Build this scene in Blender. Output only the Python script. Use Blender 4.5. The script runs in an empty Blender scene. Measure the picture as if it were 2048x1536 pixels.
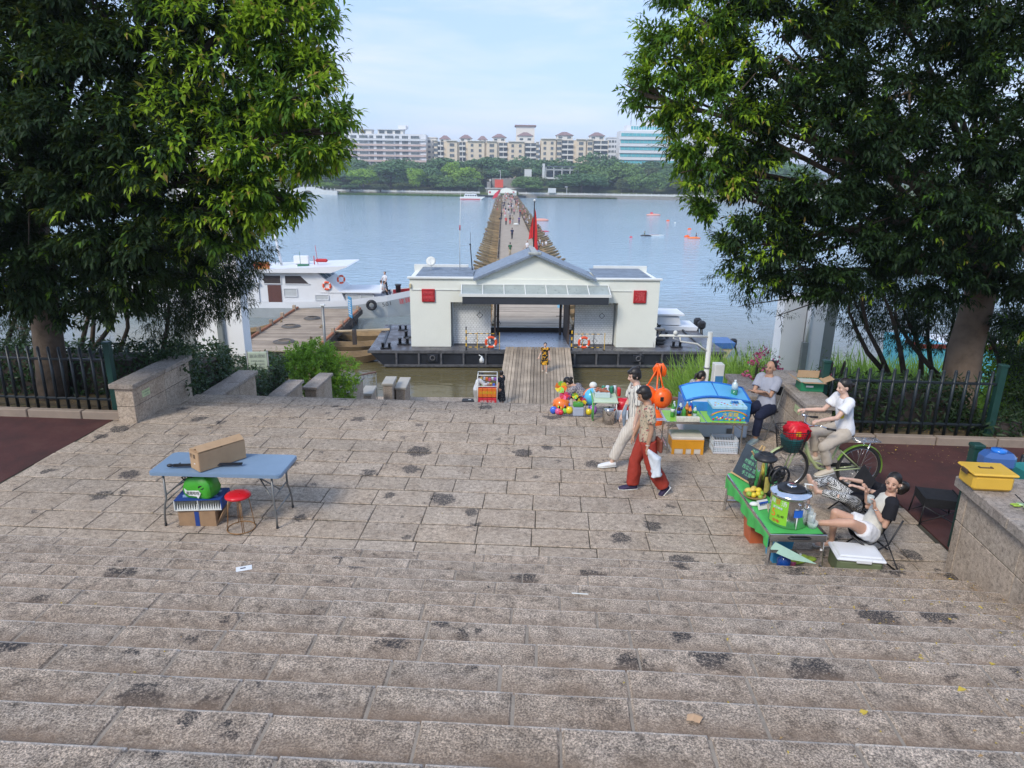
import bpy, math, random
from mathutils import Matrix, Vector, Euler, noise
import numpy as np
random.seed(7); rng = np.random.default_rng(7)
R = math.radians; PI = math.pi
scene = bpy.context.scene
col = scene.collection

# ------------------------------------------------------------------ camera, sky, sun, exposure
CAM_H = 4.21
FPX = 1365.0
YAW, PITCH, ROLL = R(0.9), R(16.87), 0.0135
CR = Matrix.Rotation(-YAW, 3, 'Z') @ Matrix.Rotation(PI/2 - PITCH, 3, 'X') @ Matrix.Rotation(ROLL, 3, 'Z')
cd = bpy.data.cameras.new('camera'); cam = bpy.data.objects.new('camera', cd); col.objects.link(cam)
cam.matrix_world = Matrix.Translation((0, 0, CAM_H)) @ CR.to_4x4()
cd.sensor_width = 36; cd.lens = FPX/2048*36; cd.clip_start = 0.05; cd.clip_end = 6000
scene.camera = cam

world = bpy.data.worlds.new('World'); scene.world = world; world.use_nodes = True
SUN_EL, SUN_AZ = R(42), R(217)      # azimuth: clockwise from +Y, the side the light comes from
nt = world.node_tree; nt.nodes.clear()
def wn(t, **k):
    n = nt.nodes.new(t)
    for a, b in k.items(): setattr(n, a, b)
    return n
out = wn('ShaderNodeOutputWorld'); bg = wn('ShaderNodeBackground')
sky = wn('ShaderNodeTexSky', sky_type='NISHITA', sun_disc=False, sun_elevation=SUN_EL, sun_rotation=SUN_AZ, altitude=100, air_density=1.3, dust_density=0.6, ozone_density=1.5)
tc = wn('ShaderNodeTexCoord'); mp = wn('ShaderNodeMapping'); mp.inputs['Scale'].default_value = (2.2, 2.2, 11)
nz = wn('ShaderNodeTexNoise'); nz.inputs['Scale'].default_value = 1.6; nz.inputs['Detail'].default_value = 7; nz.inputs['Roughness'].default_value = .58; nz.inputs['Distortion'].default_value = .4
cr = wn('ShaderNodeValToRGB'); cr.color_ramp.elements[0].position = .45; cr.color_ramp.elements[1].position = .8
mx = wn('ShaderNodeMix', data_type='RGBA')
L = nt.links.new
L(tc.outputs['Generated'], mp.inputs['Vector']); L(mp.outputs['Vector'], nz.inputs['Vector']); L(nz.outputs['Fac'], cr.inputs['Fac'])
ml = wn('ShaderNodeMath', operation='MULTIPLY'); ml.inputs[1].default_value = .5; L(cr.outputs['Color'], ml.inputs[0])
# a thin milky veil lies over the whole sky, with soft streaks of cloud
veil = wn('ShaderNodeMix', data_type='RGBA'); veil.inputs['Factor'].default_value = .62
veil.inputs['B'].default_value = (4.9, 6.8, 10.8, 1)
L(sky.outputs['Color'], veil.inputs['A'])
L(ml.outputs[0], mx.inputs['Factor']); L(veil.outputs['Result'], mx.inputs['A']); mx.inputs['B'].default_value = (9.2, 8.6, 10.0, 1)
L(mx.outputs['Result'], bg.inputs['Color']); bg.inputs['Strength'].default_value = 0.091
L(bg.outputs['Background'], out.inputs['Surface'])

sl = bpy.data.lights.new('sun', 'SUN'); sl.energy = 1.9; sl.angle = R(17); sl.color = (1, .93, .82)
sun = bpy.data.objects.new('sun', sl); col.objects.link(sun)
sdir = Vector((math.sin(SUN_AZ)*math.cos(SUN_EL), math.cos(SUN_AZ)*math.cos(SUN_EL), math.sin(SUN_EL)))
sun.rotation_euler = sdir.to_track_quat('Z', 'Y').to_euler(); sun.location = sdir*60
vs = scene.view_settings; vs.view_transform = 'Standard'; vs.look = 'None'; vs.exposure = .6; vs.gamma = 1; vs.use_curve_mapping = False
scene.render.engine = 'CYCLES'
scene.cycles.use_denoising = True
scene.cycles.max_bounces = 6; scene.cycles.diffuse_bounces = 3; scene.cycles.glossy_bounces = 3; scene.cycles.transmission_bounces = 4
scene.cycles.transparent_max_bounces = 6; scene.cycles.caustics_reflective = False; scene.cycles.caustics_refractive = False
scene.cycles.sample_clamp_indirect = 6

# ------------------------------------------------------------------ survey helpers: from a sight line to a real place
def sight(x, y): return CR @ Vector(((x-1024)/FPX, -(y-768)/FPX, -1))
def G(x, y, z=0.0):                      # point of that sight line at height z
    d = sight(x, y); return Vector((0, 0, CAM_H)) + d*((z-CAM_H)/d.z)
def GY(x, y, Y):                         # point of that sight line at distance Y
    d = sight(x, y); return Vector((0, 0, CAM_H)) + d*(Y/d.y)
PSI = R(-3.7)                            # the stairs and plaza are turned a little against the bridge axis
MP = Matrix.Rotation(PSI, 4, 'Z')
def W(u, v, z=0.0): return MP @ Vector((u, v, z))

# ------------------------------------------------------------------ mesh builder
class B:
    def __init__(s): s.V = []; s.F = []; s.M = []; s.S = []; s.T = Matrix()
    def add(s, vs, fs, m=0, sm=False):
        o = len(s.V); T = s.T
        s.V += [tuple(T @ Vector(v)) for v in vs]
        for f in fs: s.F.append([o+i for i in f]); s.M.append(m); s.S.append(sm)
        return s
    def box(s, c, d, m=0, rot=None, bev=0.0):
        x, y, z = d[0]/2, d[1]/2, d[2]/2
        b = min(bev, x*.9, y*.9, z*.9)
        Rm = (Matrix.Rotation(rot, 3, 'Z') if isinstance(rot, (int, float)) else rot) if rot is not None else Matrix.Identity(3)
        c = Vector(c)
        if b <= 0:
            vs = [(i*x, j*y, k*z) for i in (-1, 1) for j in (-1, 1) for k in (-1, 1)]
            fs = [(0, 1, 3, 2), (4, 6, 7, 5), (0, 4, 5, 1), (2, 3, 7, 6), (0, 2, 6, 4), (1, 5, 7, 3)]
        else:
            vs = []; ix = {}
            for i in (-1, 1):
                for j in (-1, 1):
                    for k in (-1, 1):
                        for a in range(3):
                            p = [i*(x-b), j*(y-b), k*(z-b)]; p[a] = (i*x, j*y, k*z)[a]
                            ix[(i, j, k, a)] = len(vs); vs.append(tuple(p))
            fs = []
            for a in range(3):
                o1, o2 = [q for q in range(3) if q != a]
                for sg in (-1, 1):
                    f = []
                    for (p, q) in ((-1, -1), (1, -1), (1, 1), (-1, 1)):
                        k = [0, 0, 0]; k[a] = sg; k[o1] = p; k[o2] = q; f.append(ix[(*k, a)])
                    if (sg == 1) == (a == 1): f.reverse()
                    fs.append(f)
            for a in range(3):
                o1, o2 = [q for q in range(3) if q != a]
                for p in (-1, 1):
                    for q in (-1, 1):
                        k0 = [0, 0, 0]; k1 = [0, 0, 0]; k0[a] = -1; k1[a] = 1
                        k0[o1] = k1[o1] = p; k0[o2] = k1[o2] = q
                        fs.append([ix[(*k0, o1)], ix[(*k1, o1)], ix[(*k1, o2)], ix[(*k0, o2)]])
            for i in (-1, 1):
                for j in (-1, 1):
                    for k in (-1, 1): fs.append([ix[(i, j, k, 0)], ix[(i, j, k, 1)], ix[(i, j, k, 2)]])
            vv = [Vector(v) for v in vs]
            for f in fs:
                n = (vv[f[1]]-vv[f[0]]).cross(vv[f[2]]-vv[f[0]])
                if n.dot(sum((vv[q] for q in f), Vector())) < 0: f.reverse()
        s.add([c + Rm @ Vector(v) for v in vs], fs, m); return s
    def bar(s, a, b, w, h=None, m=0, bev=0):      # square bar from a to b
        a, b = Vector(a), Vector(b); d = b-a; L_ = d.length
        if L_ < 1e-6: return s
        q = d.to_track_quat('X', 'Z').to_matrix()
        return s.box((a+b)/2, (L_, w, h or w), m, q, bev)
    def tube(s, pts, r, n=8, m=0, cap=True, ell=1.0, up=None):
        P = [Vector(p) for p in pts]; k = len(P)
        rr = r if isinstance(r, (list, tuple)) else [r]*k
        t0 = (P[1]-P[0]).normalized()
        u = Vector(up) if up is not None else (Vector((0, 0, 1)) if abs(t0.z) < .9 else Vector((0, 1, 0)))
        vs = []
        for i in range(k):
            t = (P[min(i+1, k-1)]-P[max(i-1, 0)]).normalized()
            u = (u - t*u.dot(t))
            if u.length < 1e-5: u = t.orthogonal()
            u.normalize(); w = t.cross(u)
            ri = rr[i]; ra, rb = (ri if isinstance(ri, (tuple, list)) else (ri, ri*ell))
            for j in range(n):
                a = 2*PI*j/n; vs.append(P[i] + u*(math.cos(a)*rb) + w*(math.sin(a)*ra))
        fs = []
        for i in range(k-1):
            for j in range(n):
                j2 = (j+1) % n; fs.append((i*n+j, i*n+j2, (i+1)*n+j2, (i+1)*n+j))
        s.add(vs, fs, m, True)
        if cap:
            o = len(s.V)-len(vs)
            s.F.append([o+j for j in range(n)][::-1]); s.M.append(m); s.S.append(False)
            s.F.append([o+(k-1)*n+j for j in range(n)]); s.M.append(m); s.S.append(False)
        return s
    def ring(s, c, rad, r, n=24, k=8, m=0, q=None, arc=1.0, a0=0):
        q = q or Matrix.Identity(3); c = Vector(c); pts = []
        cnt = n if arc >= 1 else n+1
        for i in range(cnt):
            a = a0 + 2*PI*arc*i/n; pts.append(c + q @ Vector((math.cos(a)*rad, math.sin(a)*rad, 0)))
        if arc < 1: return s.tube(pts, r, k, m)
        nz_ = q @ Vector((0, 0, 1)); vs = []
        for i in range(n):
            rad_d = (pts[i]-c).normalized()
            for j in range(k):
                b = 2*PI*j/k; vs.append(pts[i] + rad_d*(math.cos(b)*r) + nz_*(math.sin(b)*r))
        fs = [(i*k+j, ((i+1) % n)*k+j, ((i+1) % n)*k+(j+1) % k, i*k+(j+1) % k) for i in range(n) for j in range(k)]
        return s.add(vs, fs, m, True)
    def lathe(s, prof, c=(0, 0, 0), n=20, m=0, q=None, sm=True):
        q = q or Matrix.Identity(3); c = Vector(c); vs = []; fs = []
        k = len(prof)
        for (r, z) in prof:
            for j in range(n):
                a = 2*PI*j/n; vs.append(c + q @ Vector((math.cos(a)*r, math.sin(a)*r, z)))
        for i in range(k-1):
            for j in range(n):
                j2 = (j+1) % n; fs.append((i*n+j, i*n+j2, (i+1)*n+j2, (i+1)*n+j))
        s.add(vs, fs, m, sm); o = len(s.V)-len(vs)
        if prof[0][0] > 1e-5: s.F.append([o+j for j in range(n)][::-1]); s.M.append(m); s.S.append(False)
        if prof[-1][0] > 1e-5: s.F.append([o+(k-1)*n+j for j in range(n)]); s.M.append(m); s.S.append(False)
        return s
    def ell(s, c, r, nu=14, nv=9, m=0, q=None):
        prof = [(max(math.sin(PI*i/nv), 1e-6), -math.cos(PI*i/nv)) for i in range(nv+1)]
        q = q or Matrix.Identity(3); D = Matrix.Diagonal(Vector(r))
        return s.lathe(prof, c, nu, m, q @ D)
    def prism(s, poly, z0, z1, m=0, M4=None):     # polygon (x,y) swept from z0 to z1
        n = len(poly); M4 = M4 or Matrix()
        a = sum(poly[i][0]*poly[(i+1) % n][1]-poly[(i+1) % n][0]*poly[i][1] for i in range(n))
        if a < 0: poly = poly[::-1]
        vs = [M4 @ Vector((x, y, z0)) for x, y in poly] + [M4 @ Vector((x, y, z1)) for x, y in poly]
        fs = [list(range(n))[::-1], list(range(n, 2*n))] + [[i, (i+1) % n, n+(i+1) % n, n+i] for i in range(n)]
        return s.add(vs, fs, m)
    def mesh(s, name, mats):
        me = bpy.data.meshes.new(name); me.from_pydata(s.V, [], s.F)
        for mt in (mats if isinstance(mats, (list, tuple)) else [mats]): me.materials.append(mt)
        me.polygons.foreach_set('material_index', s.M); me.polygons.foreach_set('use_smooth', s.S)
        me.update(); return me
    def obj(s, name, mats, parent=None, loc=(0, 0, 0), rz=0, **props):
        o = bpy.data.objects.new(name, s.mesh(name, mats)); col.objects.link(o)
        o.parent = parent; o.location = loc; o.rotation_euler = (0, 0, rz)
        for a, b in props.items(): o[a] = b
        return o
def link(name, me, parent=None, loc=(0, 0, 0), rz=0, **props):
    o = bpy.data.objects.new(name, me); col.objects.link(o); o.parent = parent; o.location = loc; o.rotation_euler = (0, 0, rz)
    for a, b in props.items(): o[a] = b
    return o
def thing(name, label, cat, loc=(0, 0, 0), rz=0, group=None):
    o = bpy.data.objects.new(name, None); col.objects.link(o); o.location = loc; o.rotation_euler = (0, 0, rz)
    o.empty_display_size = .1; o['label'] = label; o['category'] = cat
    if group: o['group'] = group
    return o
def tag(o, label, cat, group=None):
    o['label'] = label; o['category'] = cat
    if group: o['group'] = group
    return o
def dup(root, loc=None, rz=None, label=None, group=None, sc=None):
    r = root.copy(); col.objects.link(r)
    if loc is not None: r.location = loc
    if rz is not None: r.rotation_euler = (0, 0, rz)
    if label: r['label'] = label
    if group: r['group'] = group
    if sc: r.scale = (sc, sc, sc)
    for ch in list(root.children):
        c = ch.copy(); col.objects.link(c); c.parent = r
        for g in ch.children:
            d = g.copy(); col.objects.link(d); d.parent = c
    return r
def text(s, size, mt, parent, loc, rot, name='lettering', ext=.0015, ax='CENTER', sx=1.0, space=1.0):
    cu = bpy.data.curves.new(name, 'FONT'); cu.body = s; cu.size = size; cu.extrude = ext
    cu.align_x = ax; cu.align_y = 'CENTER'; cu.materials.append(mt); cu.space_character = space; cu.resolution_u = 3
    o = bpy.data.objects.new(name, cu); col.objects.link(o); dg = bpy.context.evaluated_depsgraph_get(); me = bpy.data.meshes.new_from_object(o.evaluated_get(dg)); me.name = name
    bpy.data.objects.remove(o); bpy.data.curves.remove(cu); o = bpy.data.objects.new(name, me); col.objects.link(o); o.parent = parent; o.location = loc; o.rotation_euler = rot; o.scale = (sx, 1, 1)
    return o
def remesh(b, voxel, name, mats, it=3, fac=.5):
    me = bpy.data.meshes.new('tmp'); me.from_pydata(b.V, [], b.F); o = bpy.data.objects.new('tmp', me); col.objects.link(o)
    md = o.modifiers.new('r', 'REMESH'); md.mode = 'VOXEL'; md.voxel_size = voxel; md.use_smooth_shade = True
    if it: sm = o.modifiers.new('s', 'SMOOTH'); sm.iterations = it; sm.factor = fac
    dg = bpy.context.evaluated_depsgraph_get(); dg.update()
    r = bpy.data.meshes.new_from_object(o.evaluated_get(dg)); r.name = name
    bpy.data.objects.remove(o); bpy.data.meshes.remove(me)
    r.materials.clear()
    for mt in (mats if isinstance(mats, (list, tuple)) else [mats]): r.materials.append(mt)
    r.polygons.foreach_set('use_smooth', [True]*len(r.polygons)); r.update()
    return r

# ------------------------------------------------------------------ materials
def hx(h):
    h = h.lstrip('#'); c = [int(h[i:i+2], 16)/255 for i in (0, 2, 4)]
    return tuple((x/12.92 if x <= .04045 else ((x+.055)/1.055)**2.4) for x in c)
class NT:
    def __init__(s, name):
        s.m = bpy.data.materials.new(name); s.m.use_nodes = True; s.t = s.m.node_tree; s.n = s.t.nodes
        s.b = s.n['Principled BSDF']
    def new(s, t, ins=None, **k):
        n = s.n.new(t)
        for a, b in k.items(): setattr(n, a, b)
        for a, b in (ins or {}).items():
            i = n.inputs[a]
            if hasattr(b, 'is_output') or isinstance(b, bpy.types.NodeSocket): s.t.links.new(b, i)
            else: i.default_value = b
        return n
    def l(s, a, b): s.t.links.new(a, b)
    def pos(s, kind='object'):
        if kind == 'world': return s.new('ShaderNodeNewGeometry').outputs['Position']
        return s.new('ShaderNodeTexCoord').outputs['Object']
    def noise(s, vec, scale, detail=4, rough=.55, dist=0):
        return s.new('ShaderNodeTexNoise', {'Vector': vec, 'Scale': scale, 'Detail': detail, 'Roughness': rough, 'Distortion': dist}).outputs['Fac']
    def vor(s, vec, scale, feature='F1', out='Distance', rnd=1):
        return s.new('ShaderNodeTexVoronoi', {'Vector': vec, 'Scale': scale, 'Randomness': rnd}, feature=feature).outputs[out]
    def ramp(s, f, stops, interp='LINEAR'):
        n = s.new('ShaderNodeValToRGB', {'Fac': f}); e = n.color_ramp.elements; n.color_ramp.interpolation = interp
        while len(e) < len(stops): e.new(.5)
        for i, (p, c) in enumerate(stops):
            e[i].position = p; e[i].color = (*c, 1) if not isinstance(c, (int, float)) else (c, c, c, 1)
        return n.outputs['Color']
    def mix(s, f, a, b, blend='MIX'):
        n = s.new('ShaderNodeMix', data_type='RGBA', blend_type=blend)
        for k, v in (('Factor', f), ('A', a), ('B', b)):
            if isinstance(v, bpy.types.NodeSocket): s.l(v, n.inputs[k])
            else: n.inputs[k].default_value = v if isinstance(v, (int, float)) else (*v[:3], 1)
        return n.outputs['Result']
    def math(s, op, a, b=0.0, c=None, clamp=False):
        n = s.new('ShaderNodeMath', operation=op, use_clamp=clamp)
        for i, v in enumerate((a, b) if c is None else (a, b, c)):
            if isinstance(v, bpy.types.NodeSocket): s.l(v, n.inputs[i])
            else: n.inputs[i].default_value = v
        return n.outputs[0]
    def bump(s, h, strength=.3, dist=.01):
        n = s.new('ShaderNodeBump', {'Height': h, 'Strength': strength, 'Distance': dist}); s.l(n.outputs['Normal'], s.b.inputs['Normal'])
    def base(s, c):
        if isinstance(c, bpy.types.NodeSocket): s.l(c, s.b.inputs['Base Color'])
        else: s.b.inputs['Base Color'].default_value = (*c[:3], 1)
    def set(s, **k):
        names = dict(rough='Roughness', metal='Metallic', spec='Specular IOR Level', trans='Transmission Weight', ior='IOR', coat='Coat Weight', alpha='Alpha', sheen='Sheen Weight', sss='Subsurface Weight')
        for a, b in k.items():
            i = s.b.inputs[names[a]]
            if isinstance(b, bpy.types.NodeSocket): s.l(b, i)
            else: i.default_value = b
def tone(c, f): return tuple(min(1, x*f) for x in c)
_mc = {}
def mat(name, c, rough=.6, metal=0, var=.14, vs=5, bump=.12, bs=60, spec=.5, world=False, coat=0, trans=0, ior=1.45, sheen=0, sss=0):
    """surface of one colour with slight soiling, uneven tone and fine relief"""
    if name in _mc: return _mc[name]
    if isinstance(c, str): c = hx(c)
    t = NT(name); v = t.pos('world' if world else 'object')
    f = t.noise(v, vs, 5, .6)
    cc = t.ramp(f, [(.25, tone(c, 1-var)), (.5, c), (.75, tone(c, 1+var*.7))])
    t.base(cc); t.set(rough=rough, metal=metal, spec=spec, coat=coat, trans=trans, ior=ior, sheen=sheen)
    if sss: t.set(sss=sss); t.b.inputs['Subsurface Radius'].default_value = (.012, .005, .003)
    rr = t.math('MULTIPLY_ADD', t.noise(v, vs*3, 3), .25, max(rough-.12, .02), True); t.set(rough=rr)
    if bump: t.bump(t.noise(v, bs, 3), bump, .004)
    _mc[name] = t.m; return t.m
def granite(name, base, fleck=.5, scale=1.0, stains=True, moss=0.0, bumpd=.012, edge=False):
    t = NT(name); v = t.pos('world'); rnd = t.new('ShaderNodeObjectInfo').outputs['Random']
    big = t.noise(v, .9, 4); mid = t.noise(v, 17*scale, 8, .72, .2); fine = t.noise(v, 150*scale, 5, .8); wide = t.noise(v, 3.1, 5, .65)
    c = t.ramp(big, [(.3, tone(base, .86)), (.7, tone((base[0]*1.03, base[1], base[2]*.95), 1.12))])
    c = t.mix(.5, c, t.ramp(rnd, [(0, tone(base, .88)), (.5, tone((base[0]*1.04, base[1]*.98, base[2]*.92), 1)), (1, tone(base, 1.12))]))
    # grey, rose and black grains of the granite
    g = t.ramp(fine, [(.37, (.03, .03, .035)), (.46, (.42, .40, .38)), (.53, (1.1, 1.06, 1.0)), (.63, (2.0, 1.95, 1.85))])
    c = t.mix(fleck, c, g, 'MULTIPLY')
    pit = t.ramp(mid, [(.30, .16), (.44, .85), (.6, 1.25)])
    c = t.mix(.85, c, pit, 'MULTIPLY')
    c = t.mix(.5, c, t.ramp(wide, [(.34, (.66, .60, .54)), (.5, (1, .98, .95)), (.66, (1.18, 1.17, 1.17))]), 'MULTIPLY')
    if stains:
        dv = t.new('ShaderNodeVectorMath', {0: v}, operation='ADD'); nc = t.new('ShaderNodeTexNoise', {'Vector': v, 'Scale': 11, 'Detail': 6, 'Roughness': .7})
        sc_ = t.new('ShaderNodeVectorMath', {0: nc.outputs['Color']}, operation='SCALE'); sc_.inputs['Scale'].default_value = .34
        t.l(sc_.outputs[0], dv.inputs[1])
        vo = t.new('ShaderNodeTexVoronoi', {'Vector': dv.outputs[0], 'Scale': 1.75, 'Randomness': 1}); 
        sep = t.new('ShaderNodeSeparateColor', {'Color': vo.outputs['Color']})
        lim = t.math('MULTIPLY', t.math('SUBTRACT', sep.outputs[0], .12, clamp=True), .40)
        sp = t.math('MULTIPLY', t.math('SUBTRACT', lim, vo.outputs['Distance']), 22, clamp=True)
        sp = t.math('MULTIPLY', sp, t.ramp(t.noise(v, 60, 4, .8), [(.4, 0.15), (.52, 1)]))
        vo2 = t.new('ShaderNodeTexVoronoi', {'Vector': dv.outputs[0], 'Scale': 3.3, 'Randomness': 1}); se2 = t.new('ShaderNodeSeparateColor', {'Color': vo2.outputs['Color']})
        s2 = t.math('MULTIPLY', t.math('SUBTRACT', t.math('MULTIPLY', t.math('SUBTRACT', se2.outputs[1], .5, clamp=True), .50), vo2.outputs['Distance']), 24, clamp=True)
        sp = t.math('MAXIMUM', sp, t.math('MULTIPLY', s2, t.ramp(t.noise(v, 70, 4, .8), [(.42, .1), (.54, 1)])))
        c = t.mix(t.math('MULTIPLY', sp, .93, clamp=True), c, (.028, .028, .032))
    if moss:
        c = t.mix(t.math('MULTIPLY', t.ramp(t.noise(v, 1.7, 5), [(.55, 0), (.75, 1)]), moss), c, (.05, .06, .025))
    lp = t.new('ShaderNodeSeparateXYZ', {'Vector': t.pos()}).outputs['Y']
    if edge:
        e1 = t.math('MULTIPLY', t.math('SUBTRACT', lp, .43), 22, clamp=True); c = t.mix(t.math('MULTIPLY', e1, t.ramp(t.noise(v, 8, 5, .7), [(.35, .25), (.6, .8)])), c, (.80, .75, .69))      # light caught by the worn nosing, painted pale
        e2 = t.math('MULTIPLY', t.math('SUBTRACT', .22, lp), 2.6, clamp=True); c = t.mix(t.math('MULTIPLY', e2, t.ramp(t.noise(v, 3.5, 5), [(.35, .25), (.65, .95)])), c, tone((base[0]*1.05, base[1]*.86, base[2]*.70), .56))   # dirt and painted-in shade at the foot of the riser
    t.base(c); t.set(rough=.86, spec=.3)
    h = t.math('ADD', t.math('MULTIPLY', mid, .8), t.math('MULTIPLY', fine, .35)); t.bump(h, .8, bumpd)
    return t.m
M = {}
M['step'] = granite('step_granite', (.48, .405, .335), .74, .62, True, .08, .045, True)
M['pave'] = granite('paving_granite', (.43, .365, .30), .66, 1.0, True, .10, .010)
M['wallstone'] = granite('wall_granite', (.43, .365, .30), .42, 1.5, False, .0, .004)
M['capstone'] = granite('cap_granite', (.33, .295, .265), .42, 1.4, False, .25, .005)
M['joint'] = mat('sandy_joint', (.27, .23, .185), .95, var=.3, vs=14, bump=.6, bs=80, world=True)
M['darkjoint'] = mat('soil_joint', (.055, .05, .033), .95, var=.5, vs=6, bump=.6, bs=60, world=True)
M['white'] = mat('white_paint', (.78, .78, .76), .45)
M['black'] = mat('black_plastic', (.02, .02, .022), .42)
M['steel'] = mat('brushed_steel', (.62, .61, .59), .22, 1, var=.06, bump=.03)
M['chrome'] = mat('polished_steel', (.75, .75, .76), .10, 1, var=.03, bump=0)
M['grey_tube'] = mat('grey_tube', (.22, .22, .21), .4, .5)
M['card'] = mat('brown_cardboard', (.46, .30, .17), .85, var=.10, vs=8, bump=.15)
M['carddark'] = mat('worn_cardboard', (.33, .21, .12), .9, var=.2, vs=9)
def skin(n, c): return mat(n, c, .5, var=.10, vs=14, bump=.04, bs=120, sss=.12)
M['skin'] = skin('warm_skin', (.56, .33, .23)); M['skin2'] = skin('tanned_skin', (.44, .25, .16)); M['skin3'] = skin('fair_skin', (.64, .42, .32))
M['hair'] = mat('black_hair', (.018, .014, .012), .38, var=.5, vs=60, bump=.5, bs=160)
# ------------------------------------------------------------------ the setting: water, banks, stairs, plaza
def water_mat():
    t = NT('river_water'); v = t.pos('world')
    m1 = t.new('ShaderNodeMapping', {'Vector': v, 'Scale': (.75, 1.5, 1)}).outputs[0]
    n1 = t.noise(m1, 2.0, 5, .62, .6); n2 = t.noise(m1, .45, 3, .5, .5)
    # silty near the bank, where one looks down into it
    t.set(rough=.07, ior=1.333, spec=.5)
    n3 = t.noise(m1, .8, 3, .55, .8); h = t.math('ADD', t.math('MULTIPLY', n1, .55), t.math('ADD', t.math('MULTIPLY', n3, 1.9), t.math('MULTIPLY', n2, 1.0)))
    # the lee of the bank is calm, the open river is ruffled
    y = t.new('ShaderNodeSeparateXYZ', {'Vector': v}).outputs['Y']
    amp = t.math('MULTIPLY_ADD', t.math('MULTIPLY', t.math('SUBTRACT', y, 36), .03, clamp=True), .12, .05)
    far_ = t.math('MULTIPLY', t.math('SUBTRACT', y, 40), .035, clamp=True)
    t.base(t.mix(far_, t.ramp(t.noise(v, .05, 3), [(.35, (.135, .108, .042)), (.7, (.12, .10, .05))]), t.ramp(t.noise(v, .03, 3), [(.35, (.33, .46, .55)), (.7, (.36, .49, .57))])))  # open river: bluer deep water, with sky reflection painted into the base colour
    t.set(rough=t.math('MULTIPLY_ADD', far_, .03, .06))
    n = t.new('ShaderNodeBump', {'Height': h, 'Strength': 1.0}); t.l(t.math('MULTIPLY', amp, .36), n.inputs['Distance'])
    t.l(n.outputs['Normal'], t.b.inputs['Normal'])
    return t.m
WZ = -6.3
wb = B(); wb.add([(-1600, 12, WZ), (1600, 12, WZ), (1600, 420, WZ), (-1600, 640, WZ)], [(0, 1, 2, 3)])
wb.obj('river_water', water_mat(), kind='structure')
soil = NT('bank_soil'); v_ = soil.pos('world')
soil.base(soil.ramp(soil.noise(v_, 2.5, 6, .7), [(.3, (.07, .05, .03)), (.55, (.13, .10, .06)), (.75, (.06, .075, .025))])); soil.set(rough=.95, spec=.2); soil.bump(soil.noise(v_, 18, 5), .8, .03)
M['soil'] = soil.m
grs = NT('bank_grass'); v_ = grs.pos('world')
grs.base(grs.ramp(grs.noise(v_, .3, 6, .7), [(.3, (.06, .085, .025)), (.5, (.10, .13, .04)), (.75, (.20, .17, .07))])); grs.set(rough=.95, spec=.15)
M['grass'] = grs.m
# near bank: one earth sheet on both sides of the stairs, falling to the river bed
bk = B()
def strip(pts, u0, u1):
    for (a, za), (b, zb) in zip(pts[:-1], pts[1:]):
        bk.add([W(u0, a, za), W(u1, a, za), W(u1, b, zb), W(u0, b, zb)], [(0, 1, 2, 3)])
strip([(-60, -.35), (11.2, -.35), (11.2, .06), (12.6, .02), (16, -1.6), (22, -4.3), (28, -6.1), (34, -7.2)], -140, -7.3)
strip([(-60, -.35), (11.2, -.35), (11.2, .06), (12.6, .02), (16, -1.7), (22, -4.2), (27, -5.7), (33, -7.2)], 4.4, 140)
strip([(-60, -.35), (12, -.35), (12, -.9), (29, -6.9), (40, -8.0)], -7.3, 4.4)
bk.obj('near_bank_ground', M['soil'], kind='structure')
# far bank: land up to the horizon
fb = B()
def sh(X): return 382 - .134*X
xs = list(range(-1600, 1601, 100))
rows = [(0, WZ-.4), (0.5, WZ+.9), (2.0, WZ+1.3), (8, -3.6), (30, -1.5), (70, 2.0), (5000, 2.0)]
vs_ = [(X, sh(X)+d, z) for (d, z) in rows for X in xs]; n_ = len(xs)
fb.add(vs_, [(r*n_+i, r*n_+i+1, (r+1)*n_+i+1, (r+1)*n_+i) for r in range(len(rows)-1) for i in range(n_-1)])
fb.obj('far_bank_ground', M['grass'], kind='structure')

# stone slab meshes, shared
def slab_mesh(kind, seed):
    rd = random.Random(seed); b = B(); ex, ey, ez = (.016, .036, .012) if kind == 'step' else (.012, .020, .006); h = .1
    def j(a=.004): return rd.uniform(-a, a)
    o = [(-.5, -.5), (.5, -.5), (.5, .5), (-.5, .5)]
    top = []; nx = 3
    rim = []
    for (a, c) in ((-.5, -.5), (0, -.5), (.5, -.5), (.5, 0), (.5, .5), (0, .5), (-.5, .5), (-.5, 0)): rim.append((a+j(.003), c+j(.006)))
    lo = [(x, y, -h) for x, y in rim]; mid = [(x, y, -ez) for x, y in rim]
    ins = [(x*(1-2*ex), y*(1-2*ey), j(.003)) for x, y in rim]
    b.add(lo+mid+ins+[(j(), j(), .003)], [[i, (i+1) % 8, 8+(i+1) % 8, 8+i] for i in range(8)] + [[8+i, 8+(i+1) % 8, 16+(i+1) % 8, 16+i] for i in range(8)] + [[16+i, 16+(i+1) % 8, 24] for i in range(8)])
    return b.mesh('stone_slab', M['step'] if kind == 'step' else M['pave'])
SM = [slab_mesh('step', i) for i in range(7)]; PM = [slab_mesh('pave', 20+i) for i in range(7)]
U0, U1 = -7.62, 4.6
RISE, TREAD, D0 = .14, .397, 6.79
def mb_obj(b, name, m, **k): return b.obj(name, m, **k)
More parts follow.
